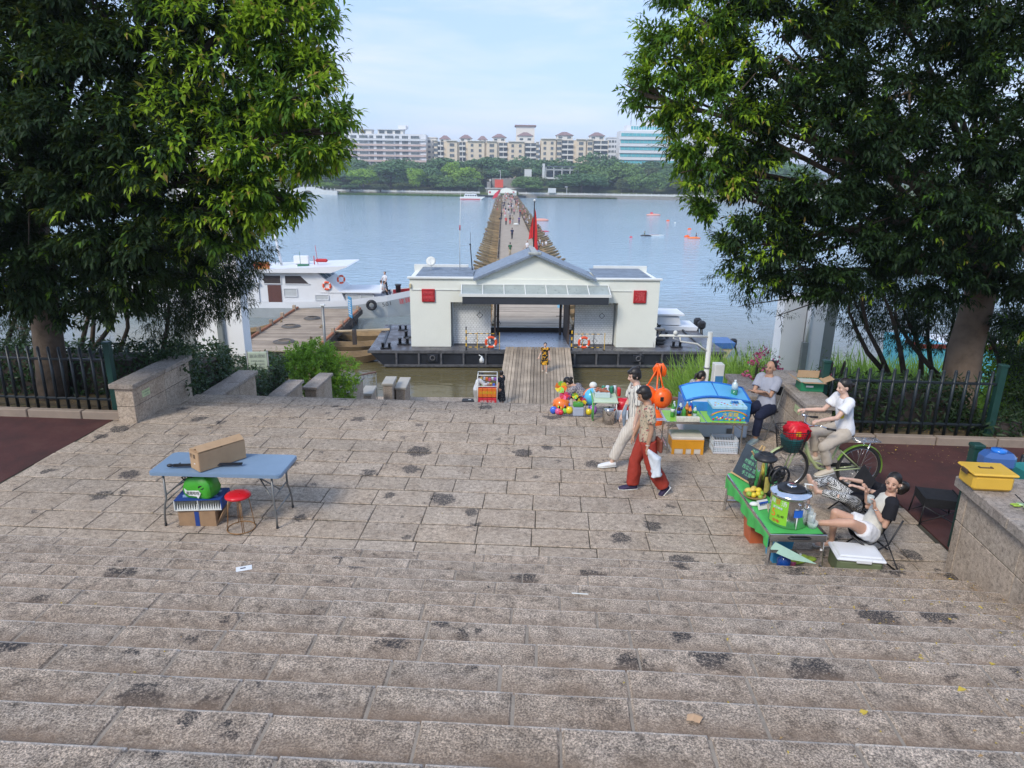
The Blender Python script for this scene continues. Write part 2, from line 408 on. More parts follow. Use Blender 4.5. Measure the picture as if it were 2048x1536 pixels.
# upper stairs, on which the photographer stands
sb_ = B(); sb_.T = MP
for k in range(1, 17):
    f = D0-(k-1)*TREAD
    sb_.box(((U0+U1)/2, (f-8)/2, k*RISE-.008-.25), (U1-U0, f+8-.004*k, .5))
upper = sb_.obj('upper_stairs', M['joint'], kind='structure')
rd = random.Random(3)
def slab_row(parent, meshes, u0, u1, v0, v1, z, gap, name, ln=.71, skew=0):
    u = u0 - rd.uniform(0, .5)
    while u < u1-.02:
        l = ln*rd.uniform(.9, 1.12); a, b_ = max(u, u0), min(u+l, u1)
        if b_-a > .12:
            o = link(name, rd.choice(meshes), parent, W((a+b_)/2, (v0+v1)/2, z+rd.uniform(-.002, .004)), PSI)
            o.scale = (b_-a-gap, v1-v0-(.024 if name == 'paving_stone' else gap*.3), 1); o.rotation_euler.x = rd.uniform(-.006, .006); o.rotation_euler.y = rd.uniform(-.004, .004)
        u += l
for k in range(1, 14):
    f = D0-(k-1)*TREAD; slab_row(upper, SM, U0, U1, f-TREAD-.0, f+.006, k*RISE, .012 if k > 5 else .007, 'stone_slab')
# the topmost steps, underfoot and out of the picture, are one piece
tb = B(); tb.T = MP
for k in (14, 15, 16):
    f = D0-(k-1)*TREAD; tb.box(((U0+U1)/2, f-TREAD/2, k*RISE-.04), (U1-U0-.04, TREAD-.01, .1), bev=.01)
tb.box(((U0+U1)/2, -3.6, 16*RISE-.02), (U1-U0-.04, 8.0, .1))
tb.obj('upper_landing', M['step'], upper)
# plaza
pb = B(); pb.T = MP
pb.box(((-7.62+4.9)/2, 9.35, -.262), (12.52, 5.14, .5)); pb.box(((-7.2+4.38)/2, 12.46, -.40), (11.58, 1.06, .5))
plaza = pb.obj('plaza_paving', M['darkjoint'], kind='structure')
rows_v = [6.80, 7.24, 7.68, 8.16, 8.62, 9.05, 9.51, 9.97, 10.45, 10.90, 11.41, 11.92]
for a, b_ in zip(rows_v[:-1], rows_v[1:]):
    slab_row(plaza, PM, -7.62+rd.uniform(0, .05), 4.86+rd.uniform(-.06, .06), a, b_, 0, .009, 'paving_stone', .70)
for a, b_ in ((11.96, 12.46), (12.46, 12.97)):
    slab_row(plaza, PM, -7.1, 4.38, a, b_, -.13, .009, 'paving_stone', .62)
# lower stairs down to the quay
ls = B(); ls.T = MP; k = 0; v = 12.98; z = -.26
while z > -5.45:
    ls.box(((-6.9+4.4)/2, v+TREAD/2, z-.2), (11.3, TREAD-.004, .4), bev=.01); v += TREAD; z -= RISE
ls.obj('lower_stairs', M['pave'], kind='structure')
qb = B(); qb.box((-1.0, 28.9, -6.4), (19, 1.9, 1.8), bev=.02); qb.obj('lower_quay', M['pave'], kind='structure')
# red painted paths beside the plaza, kerbs
red = NT('red_path'); v_ = red.pos('world')
c = red.ramp(red.noise(v_, 1.3, 6, .65), [(.3, (.05, .028, .025)), (.52, (.085, .034, .03)), (.75, (.11, .055, .045))])
red.base(red.mix(.35, c, red.ramp(red.noise(v_, 120, 3), [(.4, .5), (.6, 1.3)]), 'MULTIPLY')); red.set(rough=.9, spec=.25); red.bump(red.noise(v_, 90, 3), .5, .005)
p = B(); p.T = MP; p.box((-27.63, 8.05, -.16), (40, 6.0, .3)); p.obj('red_path_west', red.m, kind='structure')
p = B(); p.T = MP; p.box((24.92, 8.9, -.16), (40, 4.3, .3)); p.obj('red_path_east', red.m, kind='structure')
kb_mat = mat('kerb_concrete', (.28, .22, .17), .9, var=.25, vs=3, bump=.4, world=True)
def kerb(name, u0, u1, v, side):
    b = B(); b.T = MP; b.box(((u0+u1)/2, v+.05, -.1), (u1-u0, .06, .2)); k_ = b.obj(name, kb_mat, kind='structure')
    b2 = B(); b2.box((0, 0, 0), (.98, .13, .26), bev=.012); me = b2.mesh('kerb_stone', kb_mat)
    u = u0
    while u < u1: link('kerb_stone', me, k_, W(u+.5, v, .0+rd.uniform(-.004, .004)), PSI); u += 1.0
kerb('kerb_west', -17.2, -7.2, 11.10, 0); kerb('kerb_east', 4.6, 15.6, 11.10, 0)

# parapet walls of stone blocks under cap stones
def parapet(name, label, u0, u1, v0, v1, zb, zt, courses, joints, cap=.09, over=.06, capn=2):
    t = thing(name, label, 'wall', W(u0, v0, 0), PSI)
    c = B(); c.box(((u1-u0)/2, (v1-v0)/2, (zb+zt-cap)/2), (u1-u0-.02, v1-v0-.02, zt-cap-zb-.01)); c.obj('core', M['darkjoint'], t)
    zs = [zb]+courses+[zt-cap]; vj = [0]+joints+[v1-v0]
    for a, b_ in zip(zs[:-1], zs[1:]):
        for p_, q_ in zip(vj[:-1], vj[1:]):
            b = B(); b.box((0, 0, 0), (u1-u0, q_-p_-.008, b_-a-.008), bev=.006)
            b.obj('stone_block', M['wallstone'], t, ((u1-u0)/2+rd.uniform(-.002, .002), (p_+q_)/2, (a+b_)/2))
    n = capn; L_ = v1-v0+2*over
    for i in range(n):
        b = B(); b.box((0, 0, 0), (u1-u0+2*over, L_/n-.006, cap), bev=.012)
        b.obj('cap_stone', M['capstone'], t, ((u1-u0)/2, -over+L_*(i+.5)/n, zt-cap/2))
    return t
parapet('stone_parapet', 'pinkish granite parapet at the left plaza edge with a pale sticker on its side', -7.41, -7.09, 10.87, 12.8, -.6, .72, [.30], [1.0])
parapet('stone_parapet', 'second granite parapet down the left side of the steps, beside the dark hedge', -7.45, -7.09, 13.8, 15.75, -2.9, -.42, [-1.3], [1.05])
parapet('stone_parapet', 'third granite parapet down the left side, just left of the bright green bush', -7.45, -7.09, 17.0, 18.8, -4.1, -1.56, [-2.6], [1.0])
parapet('stone_parapet', 'fourth granite parapet down the left side, overhung by the bright green bush', -7.45, -7.09, 19.95, 21.5, -5.3, -2.12, [-3.9, -3.0], [.75])
parapet('stone_parapet', 'fifth granite parapet on the left, half hidden under the bright green bush', -7.45, -7.09, 23.3, 25.3, -6.2, -3.35, [-4.4], [.9])
parapet('stone_parapet', 'granite parapet right of the plaza with the open green carton on it', 4.19, 4.55, 10.42, 12.35, -.5, .86, [.40], [1.0], over=.07)
parapet('stone_parapet', 'lower granite parapet behind the arms-crossed seated man', 4.19, 4.55, 13.6, 15.2, -3.0, -.03, [-1.2, -.6], [.8])
ped = parapet('stone_parapet', 'tall granite parapet in the bottom right corner carrying the yellow storage box', 0, 1.2, 0, 7.8, -.4, 1.19, [.70], [.97*i-.1 for i in range(1, 9)], cap=.12, over=.06, capn=8)
ped.location = (3.97, -1.09, 0); ped.rotation_euler.z = R(-7.3)
# ------------------------------------------------------------------ foliage builder
def nrm(a): return a/np.maximum(np.linalg.norm(a, axis=1, keepdims=True), 1e-9)
def leaf_mesh(name, P, D, N, L, Wd, mats, mi=None, curl=.12, quad=False):
    n = len(P); D = nrm(D); S = nrm(np.cross(D, N)); N = np.cross(S, D); L = np.asarray(L).reshape(-1, 1); Wd = np.asarray(Wd).reshape(-1, 1)
    if quad:
        V = np.stack([P, P+D*L*.5+S*Wd*.5, P+D*L, P+D*L*.5-S*Wd*.5], 1).reshape(-1, 3)
        F = np.arange(n*4).reshape(-1, 4); k = 4; fm = 1
    else:
        c = curl*L
        V = np.stack([P, P+D*L*.42+S*Wd*.5+N*Wd*.16, P+D*L*.97-N*c*1.7, P+D*L*.42-S*Wd*.5+N*Wd*.16, P+D*L*.5-N*c*.15], 1).reshape(-1, 3)
        b = np.arange(n)*5
        F = np.stack([b, b+1, b+4, b+1, b+2, b+4, b+2, b+3, b+4, b+3, b, b+4], 1).reshape(-1, 3); k = 3; fm = 4
    me = bpy.data.meshes.new(name); me.vertices.add(len(V)); me.vertices.foreach_set('co', V.astype(np.float32).ravel())
    me.loops.add(F.size); me.loops.foreach_set('vertex_index', F.ravel().astype(np.int32))
    me.polygons.add(len(F)); me.polygons.foreach_set('loop_start', (np.arange(len(F))*k).astype(np.int32))
    if mi is not None: me.polygons.foreach_set('material_index', np.repeat(mi, fm).astype(np.int32))
    for m in mats: me.materials.append(m)
    me.update(calc_edges=True)
    return me
def leaf_mat(name, c, c2, trans=.35, rough=.45, world=True, vs=1.2, spec=.22):
    t = NT(name); v = t.pos('world' if world else 'object')
    f = t.noise(v, vs, 3, .6)
    g = t.noise(v, 37, 2, .6)
    cc = t.mix(t.math('MULTIPLY_ADD', g, .9, -.1, True), t.ramp(f, [(.3, c), (.7, c2)]), t.ramp(g, [(.35, tone(c, .75)), (.65, tone(c2, 1.25))]))
    t.base(cc); t.set(rough=rough, spec=spec)
    tl = t.new('ShaderNodeBsdfTranslucent', {'Color': t.mix(.5, cc, (.22, .30, .03))})
    ms = t.new('ShaderNodeMixShader', {'Fac': trans}); t.l(t.b.outputs[0], ms.inputs[1]); t.l(tl.outputs[0], ms.inputs[2])
    t.l(ms.outputs[0], t.n['Material Output'].inputs['Surface']); return t.m
def sphere_dirs(n): return nrm(rng.normal(size=(n, 3)))
M['bark'] = mat('bark', (.10, .075, .055), .95, var=.5, vs=7, bump=.9, bs=22, world=True)
M['bark_tan'] = mat('pale_bark', (.16, .115, .08), .95, var=.35, vs=5, bump=.8, bs=26, world=True)  # tan bark of the right-hand tree

# ------------------------------------------------------------------ far bank trees
fmats = [leaf_mat('far_foliage_dark', (.085, .165, .075), (.13, .23, .09), .12, .7, True, .25),
         leaf_mat('far_foliage_mid', (.12, .21, .065), (.18, .29, .085), .15, .7, True, .25),
         leaf_mat('far_foliage_bright', (.20, .34, .04), (.28, .44, .06), .2, .7, True, .25),
         leaf_mat('far_foliage_pale', (.085, .12, .05), (.13, .16, .06), .15, .7, True, .25)]
def far_crown(seed, mt, n=3000, tall=1.0):
    r = np.random.default_rng(seed); k = 20
    lc = nrm(r.normal(size=(k, 3)))*r.uniform(.14, .34, (k, 1))*np.array([.95, .95, 1.05]); lc[:, 2] += .50
    lc[0] = (0, 0, .55); lr = r.uniform(.12, .20, k); lr[0] = .28
    i = r.integers(0, k, n); d = nrm(r.normal(size=(n, 3))); d[:, 2] = np.abs(d[:, 2])*1.0-.25*r.random(n)
    P = lc[i]+nrm(d)*lr[i][:, None]*r.uniform(.86, 1.06, (n, 1)); P[:, 2] = np.clip(P[:, 2], .04, 1.02)
    D = nrm(r.normal(size=(n, 3))+np.array([0, 0, -.3])); N = nrm(d+r.normal(size=(n, 3))*.5)
    return leaf_mesh('crown', P, D, N, r.uniform(.035, .07, n), r.uniform(.03, .055, n), [mt], quad=True)
crowns = [[far_crown(31*j+i, fmats[j]) for i in range(3)] for j in range(4)]
tk = B()
tk.tube([(0, 0, -.25), (.01, 0, .2), (-.01, .01, .5)], [.028, .02, .012], 7)
for a in range(5): tk.tube([(0, 0, .25+.04*a), (.12*math.cos(a*2.4), .12*math.sin(a*2.4), .45+.05*a)], [.012, .005], 5)
trunk_me = tk.mesh('trunk', M['bark'])
kinds = ['dark green', 'mid green', 'bright green', 'pale olive']
_ord = ['first', 'second', 'third', 'fourth', 'fifth', 'sixth', 'seventh', 'eighth', 'ninth', 'tenth', 'eleventh', 'twelfth', 'thirteenth', 'fourteenth', 'fifteenth', 'sixteenth', 'seventeenth', 'eighteenth', 'nineteenth', 'twentieth', 'twenty-first', 'twenty-second', 'twenty-third', 'twenty-fourth', 'twenty-fifth', 'twenty-sixth', 'twenty-seventh', 'twenty-eighth', 'twenty-ninth', 'thirtieth']
_tc = {}
def tree_label(px, kind, Y):
    row = 'rear' if Y > 427 else 'middle' if Y > 409 else 'front'; k = (row, kind); _tc[k] = _tc.get(k, 0)+1
    return f"{kinds[kind]} tree, {_ord[_tc[k]-1]} from the left in the {row} row on the far bank" if row != 'front' else f"{kinds[kind]} tree by the far water {_near(px)}"
_used = set()
def _near(px):
    for lim, nm in ((560, 'left of the pink apartment block'), (700, 'left under the pink block'), (780, 'below the pink block'), (850, 'right under the pink block'), (900, 'below the narrow white block'), (960, 'just left of the far stairs'), (1060, 'just right of the far stairs'), (1120, 'beside the white pavilion'), (1180, 'left of the dark dome tree'), (1230, 'below the right cream block'), (1300, 'below the teal office'), (1380, 'right of the teal office'), (9999, 'behind the right crown')):
        if px < lim: break
    n = 0; q = nm
    while q in _used: n += 1; q = ['a second one ', 'a third one ', 'a fourth one ', 'a fifth one ', 'a sixth one '][n-1]+nm
    _used.add(q); return q
def far_tree(px, ytop, hw, kind, Y, lab=None, var=None, zb=None):
    T_ = GY(px, ytop, Y); z0 = zb if zb is not None else (-3.6 if Y < 405 else -.5)
    t = thing('tree', lab or tree_label(px, kind, Y), 'tree', (T_.x, Y, z0), rd.uniform(0, 6), 'trees along the far bank')
    h = T_.z-z0; w = hw*Y/FPX/.44
    t.scale = (w, w, h)
    link('trunk', trunk_me, t); link('crown', crowns[kind][var if var is not None else rd.randrange(3)], t)
    return t
# back rows: tall dark trees hiding the feet of the blocks
x = 560
while x < 1620:
    far_tree(x, 316+rd.uniform(-6, 8), rd.uniform(34, 50), rd.choice([0, 0, 1]), rd.uniform(428, 446)); x += rd.uniform(34, 48)
x = 575
while x < 1640:
    far_tree(x, 332+rd.uniform(-8, 8), rd.uniform(30, 44), rd.choice([0, 1, 0, 1, 3]), rd.uniform(412, 424)); x += rd.uniform(38, 52)
for (px, yt, hw, kd, Y, lb) in [
    (725, 334, 36, 2, 396, 'bright yellow-green tree leaning over the bank beside the left crown'), (652, 364, 25, 2, 397, 'small round yellow-green tree beside the arched stone footbridge'),
    (600, 330, 44, 1, 402, None), (685, 336, 40, 0, 403, None), (780, 318, 46, 0, 404, None), (832, 332, 21, 2, 394, 'narrow bright green tree, egg shaped, between dark trees'), (868, 330, 34, 0, 402, None),
    (905, 322, 30, 2, 406, 'light green tree just left of the far landing, behind a grey-green one'), (925, 330, 34, 2, 400, 'broad light green tree beside the far stone stairs'), (885, 345, 34, 1, 394, None),
    (935, 352, 30, 1, 391, 'grey-green willow at the water just left of the far landing'), (760, 366, 20, 3, 391, None), (805, 362, 24, 3, 392, None), (700, 368, 22, 0, 393, None), (985, 308, 52, 0, 425, 'wide dark banyan at the head of the far stone stairs'),
    (1045, 348, 28, 1, 398, None), (1052, 350, 38, 1, 384, 'dense mid green tree just right of the far landing'), (1075, 344, 22, 3, 398, None), (1165, 342, 50, 0, 384, 'large dark dome-shaped tree by the water right of the white signboard'),
    (1110, 358, 22, 0, 394, None), (1166, 322, 34, 1, 404, None), (1200, 326, 42, 1, 400, None), (1200, 303, 46, 0, 428, None), (1260, 318, 44, 1, 398, None), (1245, 352, 17, 3, 386, None), (1270, 344, 24, 1, 386, None),
    (1312, 343, 34, 1, 380, None), (1350, 330, 40, 0, 396, None), (1360, 352, 30, 3, 380, None), (1410, 330, 44, 0, 392, None), (1460, 322, 46, 1, 388, None), (1500, 338, 44, 0, 384, None), (1560, 325, 50, 0, 384, None)]:
    far_tree(px, yt, hw, kd, Y, lb)

# ------------------------------------------------------------------ far buildings
M['cream'] = mat('cream_render', (.74, .62, .46), .85, var=.08, vs=.2, world=True)
M['creamlt'] = mat('pale_render', (.74, .70, .63), .85, var=.08, vs=.2, world=True)
M['pinktile'] = mat('pink_tile_cladding', (.66, .50, .44), .8, var=.1, vs=.3, world=True)
M['whitewall'] = mat('white_cladding', (.74, .74, .74), .8, var=.08, vs=.3, world=True)
M['dglass'] = mat('dark_window_glass', (.10, .12, .13), .15, var=.5, vs=.35, bump=0, world=True)
M['teal'] = mat('teal_glass', (.12, .44, .48), .12, var=.25, vs=.4, bump=0, world=True)
M['rooftile'] = mat('red_brown_roof', (.27, .18, .17), .8, var=.15, vs=.8, world=True)
M['winframe'] = mat('window_frame', (.5, .5, .48), .5, var=.1)
def win_mesh(w, h, nv=2, fr=.09):
    b = B(); b.box((0, .05, 0), (w, .10, h), 1)
    for zz in (-h/2, h/2): b.box((0, -.03, zz), (w+fr, .12, fr), 0)
    for i in range(nv+1): b.box((-w/2+w*i/nv, -.03, 0), (fr, .12, h), 0)
    return b.mesh('window', [M['winframe'], M['dglass']])
def hip(b, cx, cy, w, d, z, h, m=0): b.add([(cx-w/2, cy-d/2, z), (cx+w/2, cy-d/2, z), (cx+w/2, cy+d/2, z), (cx-w/2, cy+d/2, z), (cx-w*.12, cy, z+h), (cx+w*.12, cy, z+h)], [(3, 2, 1, 0), (0, 1, 5, 4), (1, 2, 5), (2, 3, 4, 5), (3, 0, 4)], m)
BY = 460
# long apartment block with pink bands on the left
def px2x(x, Y=BY, y=290): return GY(x, y, Y).x
xa, xb = px2x(560), px2x(852); zt = GY(800, 268, BY).z; zg = 2
ap = thing('apartment_block', 'long pink and white apartment block on the far bank with rows of glazed balconies', 'building', (xa, BY, zg))
wl = xb-xa; H_ = zt-zg; b = B(); b.box((wl/2, 8, H_/2), (wl, 15, H_)); b.obj('wall', M['whitewall'], ap)
fh = 3.2; wme = [win_mesh(5.2, 1.7, 6), win_mesh(2.4, 1.7, 3), win_mesh(3.8, 1.7, 4)]
nf = int(H_/fh)
for f in range(nf):
    z = H_-1.9-f*fh
    b = B(); b.box((wl/2, .02, z-1.55), (wl-.1, 1.1, 1.15), 0); b.box((wl/2, -.52, z-.92), (wl, .2, .14), 1)
    b.obj('balcony_band', [M['pinktile'] if f else M['whitewall'], M['whitewall']], ap)
    x = 1.5; q = 0
    while x < wl-4:
        w_ = wme[q % 3]; ww = (5.2, 2.4, 3.8)[q % 3]; link('window', w_, ap, (x+ww/2, .40 if q % 3 else -.3, z)); x += ww+(1.9 if q % 3 else 1.1); q += 1
for x, w_ in ((3, 30), (40, 18), (62, 16)):
    if x+w_ < wl:
        b = B(); b.box((x+w_/2, 6, H_+1.2), (w_, 9, 2.4), 0); b.box((x+w_/2, 6, H_+2.6), (w_+1.2, 10.4, .3), 1)
        for k_ in range(int(w_/5)): b.box((x+2.5+k_*5, 1.3, H_+1.2), (3.2, .3, 1.7), 2)
        b.obj('roof_pavilion', [M['creamlt'], M['whitewall'], M['dglass']], ap)
b = B(); b.box((px2x(803)-xa, 8, H_+4.4), (5, 5, 2.4)); b.box((px2x(812)-xa, 8, H_+4.6), (1.5, 1.5, 2.2)); b.obj('water_tank', M['whitewall'], ap)
# cream blocks with hipped roof turrets
def cream(x0, x1, ytop, name, lab, towers, bays, Y=BY, back=None):
    a, c = px2x(x0, Y), px2x(x1, Y); zt = GY((x0+x1)/2, ytop, Y).z; H_ = zt-zg; w = c-a
    t = thing(name, lab, 'building', (a, Y, zg)); b = B(); b.box((w/2, 8, H_/2), (w, 13, H_)); b.obj('wall', M['cream'], t)
    # projecting bays and the recessed balcony shafts between them
    sm, lg, bm = cream.sm, cream.lg, cream.bal
    for (f0, f1, kind) in bays:
        p0, p1 = w*f0, w*f1; m_ = (p0+p1)/2; bw = p1-p0
        if kind == 'b':
            b = B(); b.box((m_, .75, H_/2+.2), (bw, 1.5, H_+.4), 0); b.box((m_, .3, H_+.5), (bw+.5, 2.6, .3), 1); b.obj('bay', [M['cream'], M['creamlt']], t)
            for f in range(int(H_/3.2)):
                z = H_-2.0-f*3.2
                for s in ((-.24, .24) if bw > 9 else (0,)): link('window', lg if bw <= 9 else sm, t, (m_+s*bw, -.12, z))
        else:
            b = B(); b.box((m_, 1.46, H_/2), (bw, .06, H_-.5)); b.obj('shaft', M['dglass'], t)
            for f in range(int(H_/3.2)):
                z = H_-2.6-f*3.2; b = B(); b.box((m_, .5, z-.45), (bw-.2, 1.7, .22)); b.box((m_, -.3, z+.05), (bw-.2, .1, .9)); b.box((m_, .6, z+1.2), (.35, 1.6, 2.9)); b.obj('balcony', M['creamlt'], t)
    for (f, tw, th) in towers:
        b = B(); b.box((w*f, 6, H_+th/2), (tw, tw*.8, th), 0)
        for s in (-.28, .28): b.box((w*f+s*tw, 6-tw*.4, H_+th*.5), (tw*.25, .12, 1.3), 2)
        hip(b, w*f, 6, tw+1.6, tw*.8+1.6, H_+th, 2.3, 1); b.obj('roof_turret', [M['creamlt'], M['rooftile'], M['dglass']], t)
    b = B(); b.box((w/2, .55, H_+1.05), (w-.5, .12, .12), 0)
    for k_ in range(int(w/2.5)): b.box((1+k_*2.5, .55, H_+.5), (.12, .12, 1.0), 0)
    b.obj('roof_rail', M['creamlt'], t)
    return t
cream.sm = win_mesh(1.6, 1.7, 2); cream.lg = win_mesh(2.8, 1.8, 3)
cream.bal = None
cream(868, 1078, 284, 'apartment_block', 'cream apartment block in the middle of the far bank with five small red-brown roofs', [(.10, 6, 1.6), (.30, 7, 2.2), (.46, 5, 1.6), (.62, 8, 3.0), (.87, 9, 4.2)],
      [(0, .03, 'b'), (.035, .09, 's'), (.12, .22, 'b'), (.24, .30, 's'), (.32, .48, 'b'), (.50, .60, 'b'), (.62, .70, 's'), (.71, .86, 'b'), (.87, .975, 's'), (.975, 1, 'b')])
cream(1082, 1218, 280, 'apartment_block', 'cream apartment block right of centre on the far bank with two tall hipped roofs', [(.35, 10, 2.8), (.83, 9, 2.8)],
      [(0, .22, 'b'), (.235, .30, 'b'), (.31, .48, 's'), (.52, .66, 'b'), (.68, .76, 'b'), (.78, .985, 's')])
a = px2x(1050, BY+20); b = B(); b.box((0, 0, 17), (12, 10, 34), 0); b.box((0, 0, 34.4), (14, 12, .8), 1); bo = b.obj('stair_tower', [M['rooftile'], M['rooftile']], None, (a, BY+20, zg)); tag(bo, 'grey-brown roof tower rising behind the middle cream block', 'building')
bo.data.materials[0] = M['creamlt']
# low pale block between, and the teal glazed office building
def plain(x0, x1, yt, Y, mt, lab, nwx, hw=1.6):
    a, c = px2x(x0, Y), px2x(x1, Y); zt = GY((x0+x1)/2, yt, Y).z; H_ = zt-zg
    t = thing('apartment_block', lab, 'building', (a, Y, zg)); b = B(); b.box(((c-a)/2, 6, H_/2), (c-a, 12, H_)); b.box(((c-a)/2, 6, H_+.3), (c-a+.8, 12.8, .5)); b.obj('wall', mt, t)
    wm = win_mesh(hw, 1.5, 2)
    for f in range(int(H_/3.2)):
        for i in range(nwx): link('window', wm, t, ((c-a)*(i+.5)/nwx, -.06, H_-2.2-f*3.2))
    return t
plain(1216, 1242, 276, 486, M['whitewall'], 'plain white block glimpsed between the cream block and the teal office', 4)
plain(845, 872, 276, 470, M['creamlt'], 'narrow white block squeezed between the pink and the cream apartment blocks', 3)
plain(1376, 1440, 262, 500, M['whitewall'], 'pale block behind the right crown beyond the teal office', 7)
a, c = px2x(1240), px2x(1362); zt = GY(1300, 262, BY).z; H_ = zt-zg; w = c-a
of = thing('office_building', 'white office building with bands of teal glass and antennas on its roof', 'building', (a, BY, zg))
b = B(); b.box((w/2, 8, H_/2), (w, 15, H_)); b.obj('wall', M['whitewall'], of)
pm = B(); pm.box((0, 0, 0), (2.3, .12, 1.9), 0); pm.box((1.2, -.02, 0), (.1, .16, 1.9), 1); pme = pm.mesh('glass_pane', [M['teal'], M['winframe']])
for f in range(int(H_/4.1)):
    z = H_-2.4-f*4.1
    b = B(); b.box((w*.39, -.35, z-2.05), (w*.80, .9, 1.7)); b.obj('parapet_band', M['whitewall'], of)
    for i in range(int(w*.78/2.45)): link('glass_pane', pme, of, (1.6+i*2.45, -.06, z))
    for i in range(int(w*.16/2.45)): link('glass_pane', pme, of, (w*.83+i*2.45, -.06, z))
b = B(); b.box((w*.5, 9, H_+1.8), (w*.78, 10, 3.6), 0)
for i in range(14): b.box((w*.2+i*1.7, 3.95, H_+2.0), (1.3, .12, 2.0), 1)
b.box((w*.62, 9, H_+5.0), (w*.5, 9, 3.2), 0); b.box((w*.7, 9, H_+8.4), (w*.34, 8, 3.6), 0); b.box((w*.74, 9, H_+11.6), (w*.2, 6, 3), 0)
b.obj('roof_storey', [M['whitewall'], M['teal']], of)
b = B()
for (fx, h_) in ((.19, 16), (.28, 15)):
    b.tube([(w*fx, 7, H_+2), (w*fx, 7, H_+h_)], [.18, .08], 6)
    for k_ in range(5): b.bar((w*fx-.6, 7, H_+6+k_*1.8), (w*fx+.6, 7, H_+6.6+k_*1.8), .1)
b.obj('antenna', M['grey_tube'], of)

# ------------------------------------------------------------------ far waterside: railing wall, footbridge, landing, pavilion
M['stonewhite'] = mat('white_stone', (.60, .60, .57), .8, var=.12, vs=1, world=True)
M['fstone'] = mat('grey_stone', (.26, .24, .21), .9, var=.2, vs=.6, world=True)
pn = B(); pn.box((0, 0, .5), (3.7, .18, .62)); pn.box((0, 0, .95), (3.9, .3, .12)); pn.box((-1.95, 0, .6), (.3, .36, 1.2)); panel = pn.mesh('balustrade_panel', M['stonewhite'])
def balus(name, lab, X0, X1):
    t = thing(name, lab, 'wall'); X = X0
    b = B(); d = Vector((X1-X0, sh(X1)-sh(X0), 0)); b.bar((X0, sh(X0)+.4, WZ+.6), (X1, sh(X1)+.4, WZ+.6), .6, 1.9, 0); b.obj('quay_wall', M['fstone'], t)
    an = math.atan(-.134)
    while X < X1: link('balustrade_panel', panel, t, (X, sh(X)+.6, WZ+1.5), an).scale = (1, 1, 1.25); X += 3.87
    return t
balus('balustrade', 'white stone balustrade along the far bank left of the landing', -150, px2x(955, 392, 390))
balus('balustrade', 'white stone balustrade along the far bank right of the landing', px2x(1045, 380, 390), 210)
gp = leaf_mesh('reed_fringe', *(lambda n: (np.stack([(X_ := rng.uniform(-118, -20, n)), 382-.134*X_-rng.uniform(.5, 3, n), np.full(n, WZ)], 1), nrm(rng.normal(size=(n, 3))*.35+np.array([0, 0, 1])), rng.normal(size=(n, 3)), rng.uniform(.5, 1.5, n), rng.uniform(.15, .3, n)))(9000), [fmats[1]], quad=True)
link('reed_fringe', gp, None, kind='stuff')
gp = leaf_mesh('reed_fringe', *(lambda n: (np.stack([(X_ := rng.uniform(18, 60, n)), 382-.134*X_-rng.uniform(.5, 2, n), np.full(n, WZ)], 1), nrm(rng.normal(size=(n, 3))*.35+np.array([0, 0, 1])), rng.normal(size=(n, 3)), rng.uniform(.4, 1.1, n), rng.uniform(.15, .3, n)))(3000), [fmats[3]], quad=True)
link('reed_fringe', gp, None, kind='stuff')
# arched footbridge on the far left
c0 = GY(620, 388, 394); b = B()
poly = [(-16, 0), (-16, 1.9), (-9, 2.3), (-3, 3.9), (3, 3.9), (9, 2.3), (16, 1.9), (16, 0), (3, 0)] + [(2.6*math.cos(a_), 2.1*math.sin(a_)) for a_ in np.linspace(.15, PI-.15, 9)] + [(-3, 0)]
M4 = Matrix.Translation((c0.x, 392, WZ)) @ Matrix.Rotation(PI/2, 4, 'X')
b.prism(poly, -2, 2, 0, M4)
for s in range(-7, 8): b.box((c0.x+s*2.1, 390.1, WZ+(2.3 if abs(s) > 4 else 4.2-abs(s)*.25)+.5), (.3, .3, 1.1))
tag(b.obj('footbridge', M['stonewhite']), 'small white arched stone footbridge at the far left of the opposite bank', 'bridge')
# the far landing: barge house like the near one, stone stairs with a banner behind
lx = 1.9
st = thing('stone_stairs', 'grey stone stairs climbing from the far landing up to the trees', 'stairs', (lx, 384, 0))
b = B(); b.box((-.5, 6, -4.2), (22, 3, 4.4)); b.box((-.5, 6, -1.85), (23, 3.4, .4), 1)
for k_ in range(14): b.box((-.5, 8.5+k_*.9, -4+k_*.42), (16, .92, 4))
b.box((-10, 14, -1), (2, 14, 5)); b.box((9, 14, -1), (2, 14, 5)); b.obj('stair_flight', [M['fstone'], M['stonewhite']], st)
b = B()
for k_ in range(13): b.box((-9.5+k_*1.5, 21, 2.3), (.9, .8, 1.3))
b.obj('stone_bollards', M['stonewhite'], st)
# banner
banner = mat('red_banner', (.62, .08, .04), .6)
o = B().box((0, 0, 0), (4.6, .3, 4.2)).obj('signboard', banner, None, (GY(998, 367, 392).x, 391, GY(998, 367, 392).z)); tag(o, 'orange-red square board standing on the far stone stairs', 'sign')
